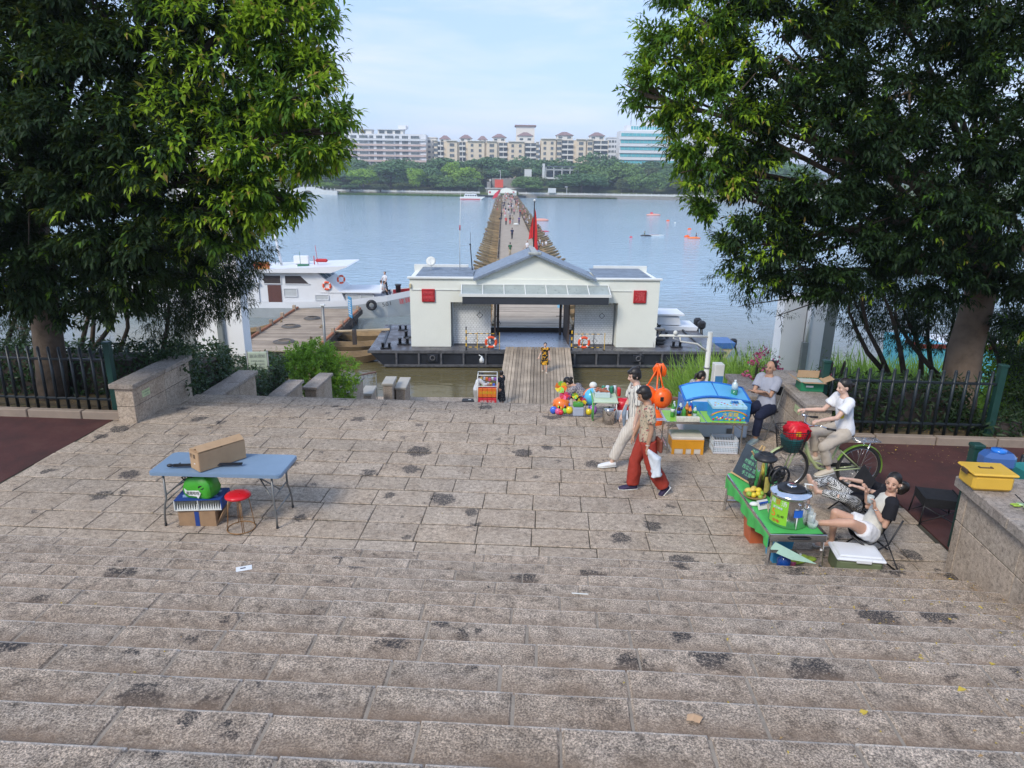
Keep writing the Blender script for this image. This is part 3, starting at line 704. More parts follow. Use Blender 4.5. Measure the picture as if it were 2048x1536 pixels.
# pavilion
pv = GY(1086, 352, 399); pe = GY(1136, 352, 399).x
t = thing('pavilion', 'white open pavilion with a flat dark roof among the far trees', 'building', (pv.x, 399, pv.z-1.5))
w = pe-pv.x+6; b = B(); b.box((w/2, 3, 6.6), (w+1, 7, .5)); b.obj('roof', mat('slate_roof', (.10, .11, .14), .7), t)
b = B(); b.box((.3, 2, 3.8), (1.2, 6, 8.6)); b.box((w/2, 5.8, 3), (w, .3, 6)); b.box((w/2, -.2, .4), (w, .4, 1.0)); b.box((w/2, -.3, 4.9), (w, .3, .4)); b.obj('wall', M['stonewhite'], t)
b = B(); b.box((w/2, 5.5, 2.6), (w-2, .2, 3)); b.obj('window', M['dglass'], t)
for i in range(5): B().box((1.5+i*(w-2)/4, -.2, 3), (.5, .5, 6)).obj('column', M['stonewhite'], t)
o = B().box((0, 0, 0), (4, .2, 5)).obj('signboard', M['stonewhite'], None, (GY(1056, 348, 397).x, 397, GY(1056, 348, 397).z)); tag(o, 'small blank white upright board among the far trees left of the pavilion', 'sign')
o = thing('signboard', 'white rectangular signboard on two posts by the far railing', 'sign', (GY(1104, 383, 378).x, 378, -4.4)); zz = GY(1104, 381, 378).z+4.4
B().box((0, 0, zz), (4.2, .15, 2.4)).obj('board', M['stonewhite'], o)
for s in (-1.2, 1.2): B().tube([(s, 0, -.5), (s, 0, zz)], .08, 6).obj('post', M['grey_tube'], o)
def far_lamp(px, yt, Y, lab):
    p_ = GY(px, yt, Y); t = thing('street_lamp', lab, 'street lamp', (p_.x, Y, -4.0)); B().tube([(0, 0, -.5), (0, 0, p_.z+4)], [.14, .09], 6).obj('pole', M['whitewall'], t)
    b = B(); b.bar((-1.1, 0, p_.z+4), (.2, 0, p_.z+4.1), .25); b.obj('lamp_head', M['whitewall'], t)
far_lamp(1001, 342, 398, 'white street lamp rising over the far stone stairs'); far_lamp(1134, 374, 376, 'short white lamp post at the far water edge, right of the signboard'); far_lamp(958, 366, 392, 'thin pale lamp post left of the far stone stairs')
# ------------------------------------------------------------------ barge with its gate house
def wood(name, c, c2, world=True, ax=(1, .06, 1), dirt=.5):
    t = NT(name); v = t.pos('world' if world else 'object'); m = t.new('ShaderNodeMapping', {'Vector': v, 'Scale': ax}).outputs[0]
    f = t.noise(m, 9, 6, .7); f2 = t.noise(v, .8, 5, .6); rnd = t.new('ShaderNodeObjectInfo').outputs['Random']
    cc = t.mix(.6, t.ramp(f, [(.3, c2), (.65, c)]), t.ramp(f2, [(.35, tone(c, dirt)), (.65, c)]))
    cc = t.mix(1, cc, t.ramp(rnd, [(0, .72), (1, 1.22)]), 'MULTIPLY')
    t.base(cc); t.set(rough=.85, spec=.25); t.bump(f, .5, .006); return t.m
M['rampwood'] = wood('weathered_ramp_wood', (.50, .40, .29), (.25, .19, .14), ax=(1, .06, 1))
M['pierwood'] = wood('weathered_pier_wood', (.44, .35, .26), (.24, .18, .13), ax=(.06, 1, 1), dirt=.6)
M['bridgewood'] = wood('weathered_bridge_wood', (.48, .40, .31), (.30, .24, .18), ax=(.06, 1, 1), dirt=.75)
M['boatwood'] = wood('boat_wood', (.42, .29, .15), (.17, .115, .07), ax=(.3, 1, 1), dirt=.5)
M['boatlight'] = wood('boat_deck_wood', (.50, .38, .23), (.30, .21, .12), ax=(.3, 1, 1))
M['darkwood'] = mat('wet_dark_wood', (.055, .042, .035), .7, var=.4, vs=3, world=True)
M['house'] = mat('pale_green_render', (.80, .81, .72), .8, var=.05, vs=.9, bump=.15, bs=70, world=True)
M['trimw'] = mat('white_trim', (.72, .73, .69), .7, var=.07, vs=2)
M['slate'] = mat('blue_slate', (.20, .24, .29), .42, var=.3, vs=2.2, bump=.3, bs=30, world=True)
M['hull'] = mat('black_hull_paint', (.022, .025, .032), .38, var=.5, vs=1.4, bump=.35, bs=7, world=True)
M['rub'] = mat('scuffed_rub_rail', (.10, .10, .105), .6, var=.6, vs=5, world=True)
dk = NT('barge_deck'); v_ = dk.pos('world')
dk.base(dk.ramp(dk.noise(v_, 1.6, 6, .7), [(.32, (.05, .035, .03)), (.5, (.085, .08, .085)), (.7, (.13, .13, .14))])); dk.set(rough=dk.ramp(dk.noise(v_, 1.1, 4), [(.35, .18), (.65, .55)])); M['deck'] = dk.m
M['red'] = mat('red_enamel', (.48, .025, .03), .45)
M['yellow'] = mat('yellow_enamel', (.75, .45, .03), .5)
M['ring'] = mat('life_ring_orange', (.80, .10, .03), .5)
M['blackfascia'] = mat('dark_fascia', (.04, .045, .055), .4, var=.2, vs=1.5)
BO = Vector((-5.27, 38.69, -5.3)); BA = math.atan(.024)
BMW = Matrix.Translation(BO) @ Matrix.Rotation(BA, 4, 'Z')
def BL(x, y, z): return BMW @ Vector((x, y, z))
bg_ = thing('barge', 'long black steel pontoon barge carrying the pale gate house', 'barge', BO, BA)
X0, X1 = -2.35, 18.2
b = B()
bot = [(X0+1.3, -.95, -1.35), (X1-.6, -.95, -1.35), (X1-.6, 6.2, -1.35), (X0+1.3, 6.2, -1.35)]
top = [(X0, -.95, -.02), (X1, -.95, -.02), (X1, 6.2, -.02), (X0, 6.2, -.02)]
b.add(bot+top, [(3, 2, 1, 0), (0, 1, 5, 4), (1, 2, 6, 5), (2, 3, 7, 6), (3, 0, 4, 7)], 0)
b.add([(x, y, z+.0) for x, y, z in top], [(0, 1, 2, 3)], 1); b.obj('hull', [M['hull'], M['deck']], bg_)
b = B(); b.bar((X0-.02, -1.0, -.06), (X1+.02, -1.0, -.06), .1, .16); b.bar((X0+.9, -1.02, -.86), (X1-.3, -1.02, -.86), .10, .12); b.obj('rub_rail', M['rub'], bg_)
ribm = B().box((0, 0, 0), (.11, .12, .72), bev=.02).mesh('hull_rib', M['rub'])
for i in range(15):
    x = X0+1.6+i*1.27
    link('hull_rib', ribm, bg_, (x, -1.0, -.47))
for x in (1.3, 13.1):
    b = B(); b.box((x, -1.0, -.42), (.62, .12, .42), 0, bev=.02); b.ring((x, -1.09, -.4), .13, .035, 16, 6, 1, Matrix.Rotation(PI/2, 3, 'X')); b.obj('hawse_plate', [M['hull'], M['rub']], bg_)
def bollard(x, y, s=1):
    b = B(); b.box((x, y, .04), (.75*s, .34*s, .06))
    for d in (-.22, .22): b.lathe([(.09*s, .05), (.09*s, .34*s), (.12*s, .35*s), (.12*s, .40*s)], (x+d*s, y, 0), 12)
    b.obj('bollard', M['black'], bg_)
for x, y, s in ((-1.4, -.45, .85), (-.5, .5, 1), (-.35, 2.4, 1), (-1.0, 4.4, .8), (15.4, 2.6, .9), (15.6, .1, .9), (15.5, 4.8, .9)): bollard(x, y, s)
b = B(); b.bar((X0+.35, 5.8, .03), (X0+.75, -.7, .03), .12, .06); b.bar((X1-.9, 5.8, .03), (X1-1.1, -.7, .03), .12, .06); b.obj('deck_kerb', M['hull'], bg_)
# gate house: walls of the house are parts
gh = thing('gate_house', 'pale green-white gate house with a central gable standing on the black barge', 'building', BO, BA)
WW, HH, DD = 14.3, 3.95, 3.3
xo0, xo1, zo = 2.3, 11.95, 2.62     # wide recess across the front
b = B()
b.box((xo0/2, DD/2, HH/2), (xo0, DD, HH)); b.box(((xo1+WW)/2, DD/2, HH/2), (WW-xo1, DD, HH))
b.box(((xo0+xo1)/2, DD/2, (zo+HH)/2), (xo1-xo0-.004, DD, HH-zo))
b.obj('wall', M['house'], gh)
gx, gz = 7.06, 1.33
b = B(); b.prism([(3.80, 0), (10.45, 0), (gx, gz)], 0, DD-.1, 0, Matrix.Translation((0, DD-.05, HH)) @ Matrix.Rotation(PI/2, 4, 'X')); b.obj('gable', M['house'], gh)
# parapet caps
for (p, q) in ((-.12, 3.62), (10.62, WW+.12)):
    b = B(); b.box(((p+q)/2, .06, HH+.05), (q-p, .34, .10), bev=.01); b.obj('parapet_cap', M['trimw'], gh)
b = B(); b.box((1.6, DD+.1, HH+.18), (3.3, .22, .42)); b.box((12.6, DD+.1, HH+.18), (3.3, .22, .42)); b.obj('rear_parapet', M['trimw'], gh)
# slate roofs, tile by tile
def tiles(u_axis, p0, p1, q0, q1, nu, nv, name='roof_tile'):
    """p0->p1 along eave, q along slope: four corners p0,p1 (eave) q0,q1 (ridge)"""
    p0, p1, q0, q1 = map(Vector, (p0, p1, q0, q1)); par = B(); n = (p1-p0).cross(q0-p0).normalized()
    if n.z < 0: n = -n
    me = None
    for i in range(nu):
        for j in range(nv):
            a, c = i/nu, (i+1)/nu; e, f = j/nv, (j+1)/nv
            def P(s, t): return (p0.lerp(p1, s)).lerp(q0.lerp(q1, s), t)
            g = .012
            A, B_, C_, D_ = P(a+g/nu, e), P(c-g/nu, e), P(c-g/nu, min(f+.25/nv, 1)), P(a+g/nu, min(f+.25/nv, 1))
            lift = n*.035; b = B()
            vs = [A+lift, B_+lift, C_+n*.01, D_+n*.01, A+n*.01, B_+n*.01]
            b.add([v for v in vs], [(0, 1, 2, 3), (4, 5, 1, 0), (4, 0, 3), (5, 2, 1)]); b.obj(name, M['slate'], gh)
tiles(0, (3.62, -.28, HH+.02), (3.62, DD+.1, HH+.02), (gx, -.28, HH+gz+.16), (gx, DD+.1, HH+gz+.16), 7, 13)
tiles(0, (10.60, -.28, HH+.02), (10.60, DD+.1, HH+.02), (gx, -.28, HH+gz+.16), (gx, DD+.1, HH+gz+.16), 7, 13)
b = B()
for s, xe in ((-1, 3.62), (1, 10.60)): b.bar((xe, -.26, HH-.02), (gx, -.26, HH+gz+.12), .06, .12)
b.obj('barge_board', M['slate'], gh)
b = B(); b.box((gx, 1.6, HH+gz+.20), (.34, DD+.5, .07), bev=.02); b.box((gx, -.28, HH+gz+.16), (.75, .10, .16), bev=.03); b.obj('ridge_cap', mat('mossy_ridge', (.38, .40, .38), .9, var=.4, vs=8), gh)
tiles(0, (.25, .25, HH+.0), (3.6, .25, HH+.0), (.5, DD, HH+.24), (3.6, DD, HH+.24), 12, 8)
tiles(0, (10.62, .25, HH+.0), (14.0, .25, HH+.0), (10.62, DD, HH+.24), (13.7, DD, HH+.24), 12, 8)
# glass canopy and the dark fascia beneath
b = B(); b.add([(2.9, -1.05, 3.22), (11.3, -1.05, 3.22), (11.25, 0, 3.62), (2.95, 0, 3.62)], [(0, 1, 2, 3)], 0)
b.T = Matrix.Translation((0, 0, -.03)); b.add([(2.9, -1.05, 3.22), (11.3, -1.05, 3.22), (11.25, 0, 3.62), (2.95, 0, 3.62)], [(3, 2, 1, 0)], 0); b.T = Matrix()
b.obj('canopy_glass', mat('frosted_canopy_glass', (.33, .37, .35), .3, var=.15, vs=2, spec=.6), gh)
b = B(); b.bar((2.85, -1.08, 3.2), (11.35, -1.08, 3.2), .07, .16); b.bar((2.9, -.02, 3.65), (11.3, -.02, 3.65), .05, .06)
for i in range(8): x = 2.95+i*1.193; b.bar((x, -1.05, 3.25), (x, 0, 3.65), .05, .05)
b.obj('canopy_frame', M['trimw'], gh)
b = B(); b.box((gx+.05, -1.0, 2.90), (8.2, .12, .42), bev=.01); b.obj('sign_fascia', M['blackfascia'], gh)
# glazed brick infill panels, brick by brick
M['glazed'] = mat('white_glazed_brick', (.78, .80, .80), .35, var=.12, vs=3, world=True)
M['grime'] = mat('grey_mortar', (.28, .28, .27), .9, var=.3, vs=2, world=True)
for (a, c, nm) in ((2.42, 4.62, 'l'), (9.55, 11.85, 'r')):
    b = B(); b.box(((a+c)/2, .74, 1.31), (c-a, .22, 2.6)); pl = b.obj('brick_panel', M['grime'], gh)
    bm_ = B(); n = 0
    for r in range(22):
        z = .06+r*.118; x = a+(.0 if r % 2 else -.09)
        while x < c-.02:
            p_, q_ = max(x, a), min(x+.18, c)
            if q_-p_ > .04:
                bm_.box(((p_+q_)/2+rd.uniform(-.002, .002), .622, z+.05), (q_-p_-.012, .03, .104)); n += 1
            x += .18
    bm_.obj('brickwork', M['glazed'], pl, kind='stuff')
    # small vent
    b = B(); b.ring(((a+c)/2+.45, .60, 1.75), .17, .02, 4, 4, 0, Matrix.Rotation(PI/2, 3, 'X')); b.obj('vent', M['rub'], pl)
b = B()
for (a, c) in ((4.66, 5.08), (8.98, 9.45)): b.box(((a+c)/2, 1.9, 1.3), (.08, 2.6, 2.6)); b.box((c if a < 7 else a, 3.1, 1.3), (.14, .14, 2.6), 0)
b.obj('side_screen', mat('brown_shutter', (.10, .07, .055), .6), gh, kind='stuff')
b = B(); b.box((7.0, 1.6, .02), (4.4, 4.6, .04)); b.obj('threshold_plate', mat('worn_steel_floor', (.30, .34, .42), .3, .3, var=.2, vs=1.2), gh)
b = B(); b.box((7.0, 3.95, .17), (5.0, .22, .34)); b.box((7.0, 3.80, .36), (5.0, .08, .03), 1); b.obj('cross_beam', [M['darkwood'], M['trimw']], gh)
# red seal plaques
def plaque(x, ch):
    t = B().box((0, 0, 0), (.74, .10, .74), bev=.02).obj('plaque', M['red'], gh, (x, -.05, 3.0))
    b = B(); b.ring((0, -.06, 0), .44, .018, 4, 4, 0, Matrix.Rotation(PI/2, 3, 'X') @ Matrix.Rotation(PI/4, 3, 'Z')); b.obj('plaque_rim', M['red'], t)
    if ch: text(ch, .60, mat('worn_red_relief', (.62, .10, .10), .5), t, (0, -.055, -.02), (PI/2, 0, 0), ext=.012)
    else:
        b = B()
        for cx in (-.2, 0, .2):
            for z0 in (-.24, .04):
                b.tube([(cx-.07, -.055, z0+.2), (cx-.07, -.055, z0+.06), (cx, -.055, z0), (cx+.07, -.055, z0+.06), (cx+.07, -.055, z0+.2)], .014, 5); b.tube([(cx, -.055, z0), (cx, -.055, z0+.2)], .012, 5)
        b.obj('seal_carving', mat('worn_red_relief', (.62, .10, .10), .5), t)
plaque(1.05, None); plaque(WW-1.12, '濱')
b = B(); b.bar((2.9, -.03, 3.32), (.1, -.03, 3.32), .03); b.bar((11.4, -.03, 3.32), (WW-1.6, -.03, 3.32), .03)
b.obj('conduit', M['trimw'], gh)
b = B(); b.box((.04, -.05, 3.55), (.12, .14, .24), bev=.02); b.obj('lamp', mat('yellowed_lamp', (.6, .5, .3), .5), gh)
# on the roof: dish, antennas, flag
t = thing('satellite_dish', 'small grey satellite dish on the left roof of the gate house', 'dish', BL(1.05, 2.3, HH+.25), BA)
b = B(); b.lathe([(.001, -.05), (.16, -.03), (.28, .03), (.285, .04), (.16, -.015), (.001, -.035)], (0, 0, .45), 22, 0, Matrix.Rotation(R(70), 3, 'X')); b.obj('dish', M['trimw'], t)
b = B(); b.tube([(0, .1, -.2), (0, .02, .45)], .02, 6); b.tube([(0, -.02, .25), (0, -.35, .42)], .01, 5); b.box((0, -.36, .43), (.06, .06, .06)); b.box((0, .1, -.18), (.8, .35, .05)); b.obj('mount', M['trimw'], t)
t = thing('antenna', 'tall thin white whip antenna on the gate house roof', 'antenna', BL(2.75, 2.6, HH+.2)); B().tube([(0, 0, 0), (.02, 0, 2.4), (.10, 0, 4.6)], [.03, .018, .008], 6).obj('rod', M['trimw'], t); B().tube([(.02, 0, 2.3), (.03, 0, 2.6)], .04, 6).obj('joint', M['red'], t)
t = thing('antenna', 'short dark antenna rod leaning on the gate house roof', 'antenna', BL(3.5, 2.5, HH+.2)); B().tube([(0, 0, 0), (-.12, 0, 1.5)], .035, 6).obj('pole', M['black'], t); B().tube([(-.12, 0, 1.45), (-.10, 0, 2.2)], .012, 5).obj('rod', M['black'], t); B().ell((-.12, 0, 1.5), (.06, .06, .05)).obj('fitting', M['black'], t)
FP = GY(1067, 496, 41.6)
t = thing('flag_pole', 'flagpole with a drooping red flag behind the roof ridge', 'flag', (FP.x, 41.6, FP.z-.4)); ph = GY(1066, 402, 41.6).z-FP.z+.4
B().tube([(0, 0, 0), (0, 0, ph)], .035, 8).obj('pole', M['black'], t); B().ell((0, 0, ph+.04), (.07, .07, .07)).obj('finial', M['trimw'], t)
b = B()
for s, w_, h0, h1 in ((1, .22, .35, 2.75), (-1, .26, 1.0, 2.3)):
    k = 16; vs = []
    for i in range(k+1):
        z = h1-(h1-h0)*i/k; f = .02+w_*(i/k)**.6
        for j in range(6): a = j/5; vs.append((s*(.03+f*a), .05*math.sin(a*9+i*.4)*a, z-.10*a))
    b.add(vs, [(i*6+j, i*6+j+1, (i+1)*6+j+1, (i+1)*6+j) for i in range(k) for j in range(5)], 0, True)
b.obj('flag', mat('red_flag', (.60, .03, .03), .75), t)
# barriers and life rings at the ramp
def barrier(x, w_, lab, flip=1):
    t = thing('barrier', lab, 'barrier', BL(x, -.72, 0), BA, 'barriers beside the ramp'); n = int(w_/.16)
    b = B(); rdq = random.Random(int(x*10)); a = 0
    for z in (.16, .95): 
        for i in range(n): b.bar((i*.16, 0, z), ((i+1)*.16, 0, z), .035, m=i % 2)
    for i in range(4): xx = w_*i/3; b.bar((xx, 0, .0), (xx, 0, 1.02), .03, m=i % 2)
    for i in range(7): b.bar((0, 0, .02+i*.19), (0, 0, .02+(i+1)*.19), .07, m=i % 2)
    b.box((0, 0, .0), (.12, .4, .05), 0); b.box((w_, 0, .0), (.1, .35, .05), 0)
    b.obj('rail_frame', [M['black'], M['yellow']], t)
    b = B(); q = Matrix.Rotation(PI/2, 3, 'X')
    for cx in (w_*.30, w_*.70): b.ring((cx, 0, .55), .14, .014, 4, 5, 0, q); b.bar((cx, 0, .7), (cx, 0, .95), .02); b.bar((cx, 0, .16), (cx, 0, .42), .02)
    b.obj('infill_pattern', M['black'], t); return t
barrier(3.2, 1.9, 'black and yellow striped barrier left of the ramp'); barrier(9.25, 1.9, 'black and yellow striped barrier right of the ramp')
def life_ring(p, rz, lab, grp, r=.36, tilt=0):
    t = thing('life_ring', lab, 'life ring', p, rz, grp); q = Matrix.Rotation(PI/2-tilt, 3, 'X')
    B().ring((0, 0, 0), r-.07, .075, 28, 8, 0, q).obj('ring', M['ring'], t)
    for i in range(4):
        b = B(); b.ring((0, 0, 0), r-.07, .079, 28, 8, 0, q, arc=.05, a0=i*PI/2+.6); b.obj('band', M['trimw'], t)
    return t
life_ring(BL(4.62, -.84, .48), BA, 'orange life ring on the left ramp barrier', 'life rings at the ramp'); life_ring(BL(9.95, -.84, .48), BA, 'orange life ring on the right ramp barrier', 'life rings at the ramp')
b = B()
for i in range(9): b.tube([(rd.uniform(14.4, 15.6), rd.uniform(3.6, 5.4), .1+rd.uniform(0, .5)) for _ in range(4)], .05, 5)
b.ring((14.75, 1.0, .10), .28, .1, 18, 8); b.ring((14.8, 1.05, .28), .28, .1, 18, 8); o = b.obj('rope_heap', M['black'], None, BO, BA); tag(o, 'dark heap of ropes and tyres on the deck right of the gate house', 'rope')

# ------------------------------------------------------------------ ramp up to the barge
A0, A1 = GY(992, 809, 29.6).x, GY(1147, 811, 29.6).x; C0_, C1_ = .20, 3.95
rmp = thing('gangway_ramp', 'broad plank ramp from the quay up to the gate house', 'ramp')
b = B()
for s, e in ((A0+.1, C0_+.1), (A1-.1, C1_-.1), ((A0+A1)/2, (C0_+C1_)/2)): b.bar((s, 28.2, -5.62), (e, 38.7, -5.42), .14, .2)
b.obj('beam', M['darkwood'], rmp); N = 22
for i in range(N):
    a, c = (i+.04+rd.uniform(0, .04))/N, (i+.96-rd.uniform(0, .05))/N; y1 = 38.55+rd.uniform(-.1, .06)
    b = B(); z0, z1 = -5.44+rd.uniform(-.006, .006), -5.22+rd.uniform(-.006, .006)
    vs = []
    for y, z, p_, q_ in ((28.2, z0, A0, A1), (y1, z1, C0_, C1_)):
        for s in (a, c): vs += [(p_+(q_-p_)*s, y, z), (p_+(q_-p_)*s, y, z-.05)]
    b.add(vs, [(0, 2, 6, 4), (1, 5, 7, 3), (0, 4, 5, 1), (2, 3, 7, 6), (0, 1, 3, 2), (4, 6, 7, 5)]); b.obj('plank', M['rampwood'], rmp)

# ------------------------------------------------------------------ floating bridge
DZ = -5.08; BX0, BX1 = -.72, 4.75
br = thing('floating_bridge', 'long plank bridge floating on boats across the river', 'bridge')
for i in range(96):
    y = 42.75+i*.21; b = B(); b.box(((BX0+BX1)/2+rd.uniform(-.02, .02), y+.1, DZ-.03+rd.uniform(-.005, .005)), (BX1-BX0, .19, .06)); b.obj('plank', M['bridgewood'], br)
b = B()
y = 42.75+96*.21
while y < 378: b.box(((BX0+BX1)/2+rd.uniform(-.03, .03), y+.14, DZ-.03+rd.uniform(-.006, .006)), (BX1-BX0, .26, .06)); y += .29
b.obj('far_planks', M['bridgewood'], br, kind='stuff')
b = B()
for y in range(43, 378, 9): 
    for x in (BX0+.15, BX1-.15): b.box((x, y+4.5, DZ+.06), (.16, 8.9, .14)); b.box((x, y+.1, DZ+.14), (.22, .22, .3))
b.obj('edge_beam', M['boatlight'], br)
b = B(); y = 80
while y < 376:                                 # chains and posts along the edges, a dark dotted line
    for x in (BX0+.15, BX1-.15): b.ell((x, y, DZ+.22), (.12, .3, .10), 6, 4)
    y += 1.9
b.obj('mooring_cleats', M['darkwood'], br)
def sampan():
    b = B(); n = 15; prof = []
    for i in range(n):
        s = -1+2*i/(n-1); w = 1.0*(1-abs(s)**2.6*.62); z = .75*abs(s)**2.3; d = .62*(1-abs(s)**3*.75)
        prof.append([(s*5.35, w, z), (s*5.35, w*.72, z-d), (s*5.35, -w*.72, z-d), (s*5.35, -w, z), (s*5.35, -w+.09, z-.01), (s*5.35, -w*.66, z-d+.08), (s*5.35, w*.66, z-d+.08), (s*5.35, w-.09, z-.01)])
    vs = [v for p in prof for v in p]; b.add(vs, [(i*8+j, i*8+(j+1) % 8, (i+1)*8+(j+1) % 8, (i+1)*8+j) for i in range(n-1) for j in range(8)], 0)
    b.add(prof[0], [(0, 1, 2, 3, 4, 5, 6, 7)]); b.add(prof[-1], [(7, 6, 5, 4, 3, 2, 1, 0)])
    hull = b.mesh('hull', M['boatwood'])
    b = B(); b.add([(3.9, .8, .30), (5.3, .38, .70), (5.3, -.38, .70), (3.9, -.8, .30)], [(3, 2, 1, 0), (0, 1, 2, 3)]); dk_ = b.mesh('bow_deck', M['boatlight'])
    b = B(); b.box((3.2, 0, .02), (.22, 1.75, .05)); th = b.mesh('thwart', M['boatlight'])
    return hull, dk_, th
shull, sdeck, sth = sampan()
t = thing('pontoon_boat', 'open wooden sampan holding up the floating bridge', 'boat', (2, 46, 0), 0, 'sampans under the floating bridge')
link('hull', shull, t)
for s in (0, PI): link('bow_deck', sdeck, t, (0, 0, 0), s); link('thwart', sth, t, (0, 0, 0), s)
y = 45.5; first = True
while y < 374:
    X = (BX0+BX1)/2+rd.uniform(-.2, .2)
    if first: t.location = (X, y, -5.88); first = False
    else: dup(t, (X, y, -5.88+rd.uniform(-.05, .05)), rd.uniform(-.02, .02))
    y += 3.15 if y < 200 else 3.6
# information easels just inside the opening
t = thing('sign_stand', 'blue sign board on a thin stand inside the gate house opening', 'sign', (4.0, 47, DZ)); B().box((0, 0, 1.25), (.10, .5, 1.3), 0, .5).obj('board', mat('pale_blue_board', (.22, .50, .70), .5), t)
b = B(); b.tube([(0, 0, 0), (0, 0, 1.9)], .02, 6); b.bar((-.25, 0, .02), (.25, 0, .02), .04); b.bar((0, -.25, .02), (0, .25, .02), .04); b.obj('stand', M['black'], t)
t = thing('stand', 'thin dark post stand at the left inside the gate house opening', 'stand', (-.35, 44.2, DZ)); b = B(); b.tube([(0, 0, 0), (0, 0, 1.9)], .02, 6); b.bar((-.25, .1, .1), (0, 0, .6), .03); b.bar((.25, -.1, .02), (0, 0, .5), .03); b.obj('post', M['black'], t)

# ------------------------------------------------------------------ wooden pier on the left
pr = thing('wooden_pier', 'weathered plank pier with orange edge beams left of the barge', 'pier')
px0, px1 = -15.4, -10.55
for i in range(62):
    y = 37.75+i*.21; b = B(); b.box(((px0+px1)/2+rd.uniform(-.03, .03), y+.1, -5.43+rd.uniform(-.006, .006)), (px1-px0, .195, .06)); b.obj('plank', M['pierwood'], pr)
M['orangebeam'] = wood('orange_beam', (.50, .20, .10), (.30, .12, .07), ax=(1, .1, 1))
for x in (px0+.1, px1-.1):
    b = B(); b.box((x, 44.9, -5.33), (.16, 11.6, .14), bev=.02); b.obj('edge_beam', M['orangebeam'], pr)
    for y in (39.8, 42.2, 44.6, 47.0, 49.8): B().box((x, y, -5.2), (.22, .22, .42), bev=.02).obj('post', M['pierwood'], pr)
b = B(); b.box(((px0+px1)/2, 37.9, -5.75), (px1-px0, .25, .5)); b.box(((px0+px1)/2, 44, -6.0), (px1-px0-.4, 12.5, .6)); b.box((px1-.05, 44.4, -5.62), (.2, 12.8, .3)); b.obj('substructure', M['darkwood'], pr)
def coil(x, y, r, lab):
    t = B()
    for k in range(5): t.ring((rd.uniform(-.03, .03), rd.uniform(-.03, .03), .03+.02*k), r*(1-.08*k), .02, 26, 5)
    tag(t.obj('rope_coil', mat('grey_rope', (.16, .15, .14), .9), None, (x, y, -5.39)), lab, 'rope')
coil(-13.0, 39.9, .62, 'grey rope coil nearest the front edge of the pier'); coil(-13.9, 44.2, .6, 'thin rope coil in the middle of the pier'); coil(-13.2, 46.9, .55, 'thick rope coil near the vessel at the far end of the pier')
t = thing('sign_stand', 'blue notice board on an easel at the right edge of the pier', 'sign', (GY(697, 628, 44).x, 44.6, -5.38), R(-62)); B().box((0, 0, 1.25), (.75, .05, 1.35)).obj('board', mat('blue_notice', (.06, .30, .55), .5), t)
b = B()
for i in range(7): b.box((0, -.03, 1.7-i*.15), (.6-(i % 3)*.1, .012, .05))
b.obj('print_lines', M['trimw'], t)
b = B(); b.bar((-.3, 0, 0), (-.1, 0, .8), .04); b.bar((.3, 0, 0), (.1, 0, .8), .04); b.bar((0, .4, 0), (0, 0, .9), .04); b.obj('easel', M['darkwood'], t)
# small old boats moored between pier and barge
def skiff(x, y, rz, lab, sc=.55):
    t = thing('moored_sampan', lab, 'boat', (x, y, WZ+.42), rz); t.scale = (sc, .75, .75)
    link('hull', shull, t)
    for s in (0, PI): link('bow_deck', sdeck, t, (0, 0, 0), s); link('thwart', sth, t, (0, 0, 0), s)
    return t
skiff(-9.0, 39.0, R(8), 'old dark sampan moored between the bush and the barge bow', .5)
skiff(-8.9, 41.6, R(14), 'old sampan with crossing planks moored beside the pier', .55)
skiff(-8.8, 44.6, R(6), 'sampan moored below the bow of the white vessel', .6)
skiff(-17.5, 45.0, R(20), 'light wooden sampan moored at the left side of the pier', .5)
o = B().bar((-10.7, 42.6, -5.32), (-7.2, 42.9, -5.22), .35, .07).obj('gangplank', M['boatlight']); tag(o, 'narrow plank laid from the pier across to the barge', 'plank')
o = B().bar((-8.9, 40.3, -5.6), (-8.9, 40.3, -4.7), .22, .22).obj('mooring_post', M['darkwood']); tag(o, 'dark mooring post standing between the sampans', 'post')
t = thing('post_light', 'grey metal post standing up behind the bright green bush', 'post', (GY(651, 700, 34).x, 34, -6.6)); zt = GY(650, 612, 34).z; B().tube([(0, 0, 0), (0, 0, zt+6.6)], .07, 8).obj('pole', M['grey_tube'], t); B().box((0, 0, zt+6.65), (.22, .22, .08)).obj('cap', M['trimw'], t)

# ------------------------------------------------------------------ white vessel
VX, VY = -15.85, 53.6
vsl = thing('passenger_vessel', 'white passenger vessel with an open wheelhouse moored behind the pier', 'boat', (VX, VY, WZ))
M['vwhite'] = mat('vessel_white', (.74, .75, .76), .4, var=.06, vs=.8, world=True)
M['vgrey'] = mat('vessel_grey_white', (.48, .50, .50), .5, var=.15, vs=.9, world=True)
b = B(); st_ = [(-17, 2.0, 1.25), (-8, 2.3, 1.2), (0, 2.3, 1.25), (4, 2.1, 1.4), (7, 1.5, 1.72), (9, .7, 2.05), (10.4, .05, 2.35)]; rows_ = []
for x, w, z in st_: rows_.append([(x, -w, z), (x, -w, z-.45), (x-(.9 if x > 8 else 0), -w*.86, -.3), (x-(.9 if x > 8 else 0), w*.86, -.3), (x, w, z-.45), (x, w, z)])
vv = [v for r_ in rows_ for v in r_]
for i in range(len(st_)-1):
    for j in range(5): b.add([vv[i*6+j], vv[(i+1)*6+j], vv[(i+1)*6+j+1], vv[i*6+j+1]], [(0, 1, 2, 3)], 1 if j in (1, 3) else 0)
b.add(rows_[0], [(0, 1, 2, 3, 4, 5)], 0)
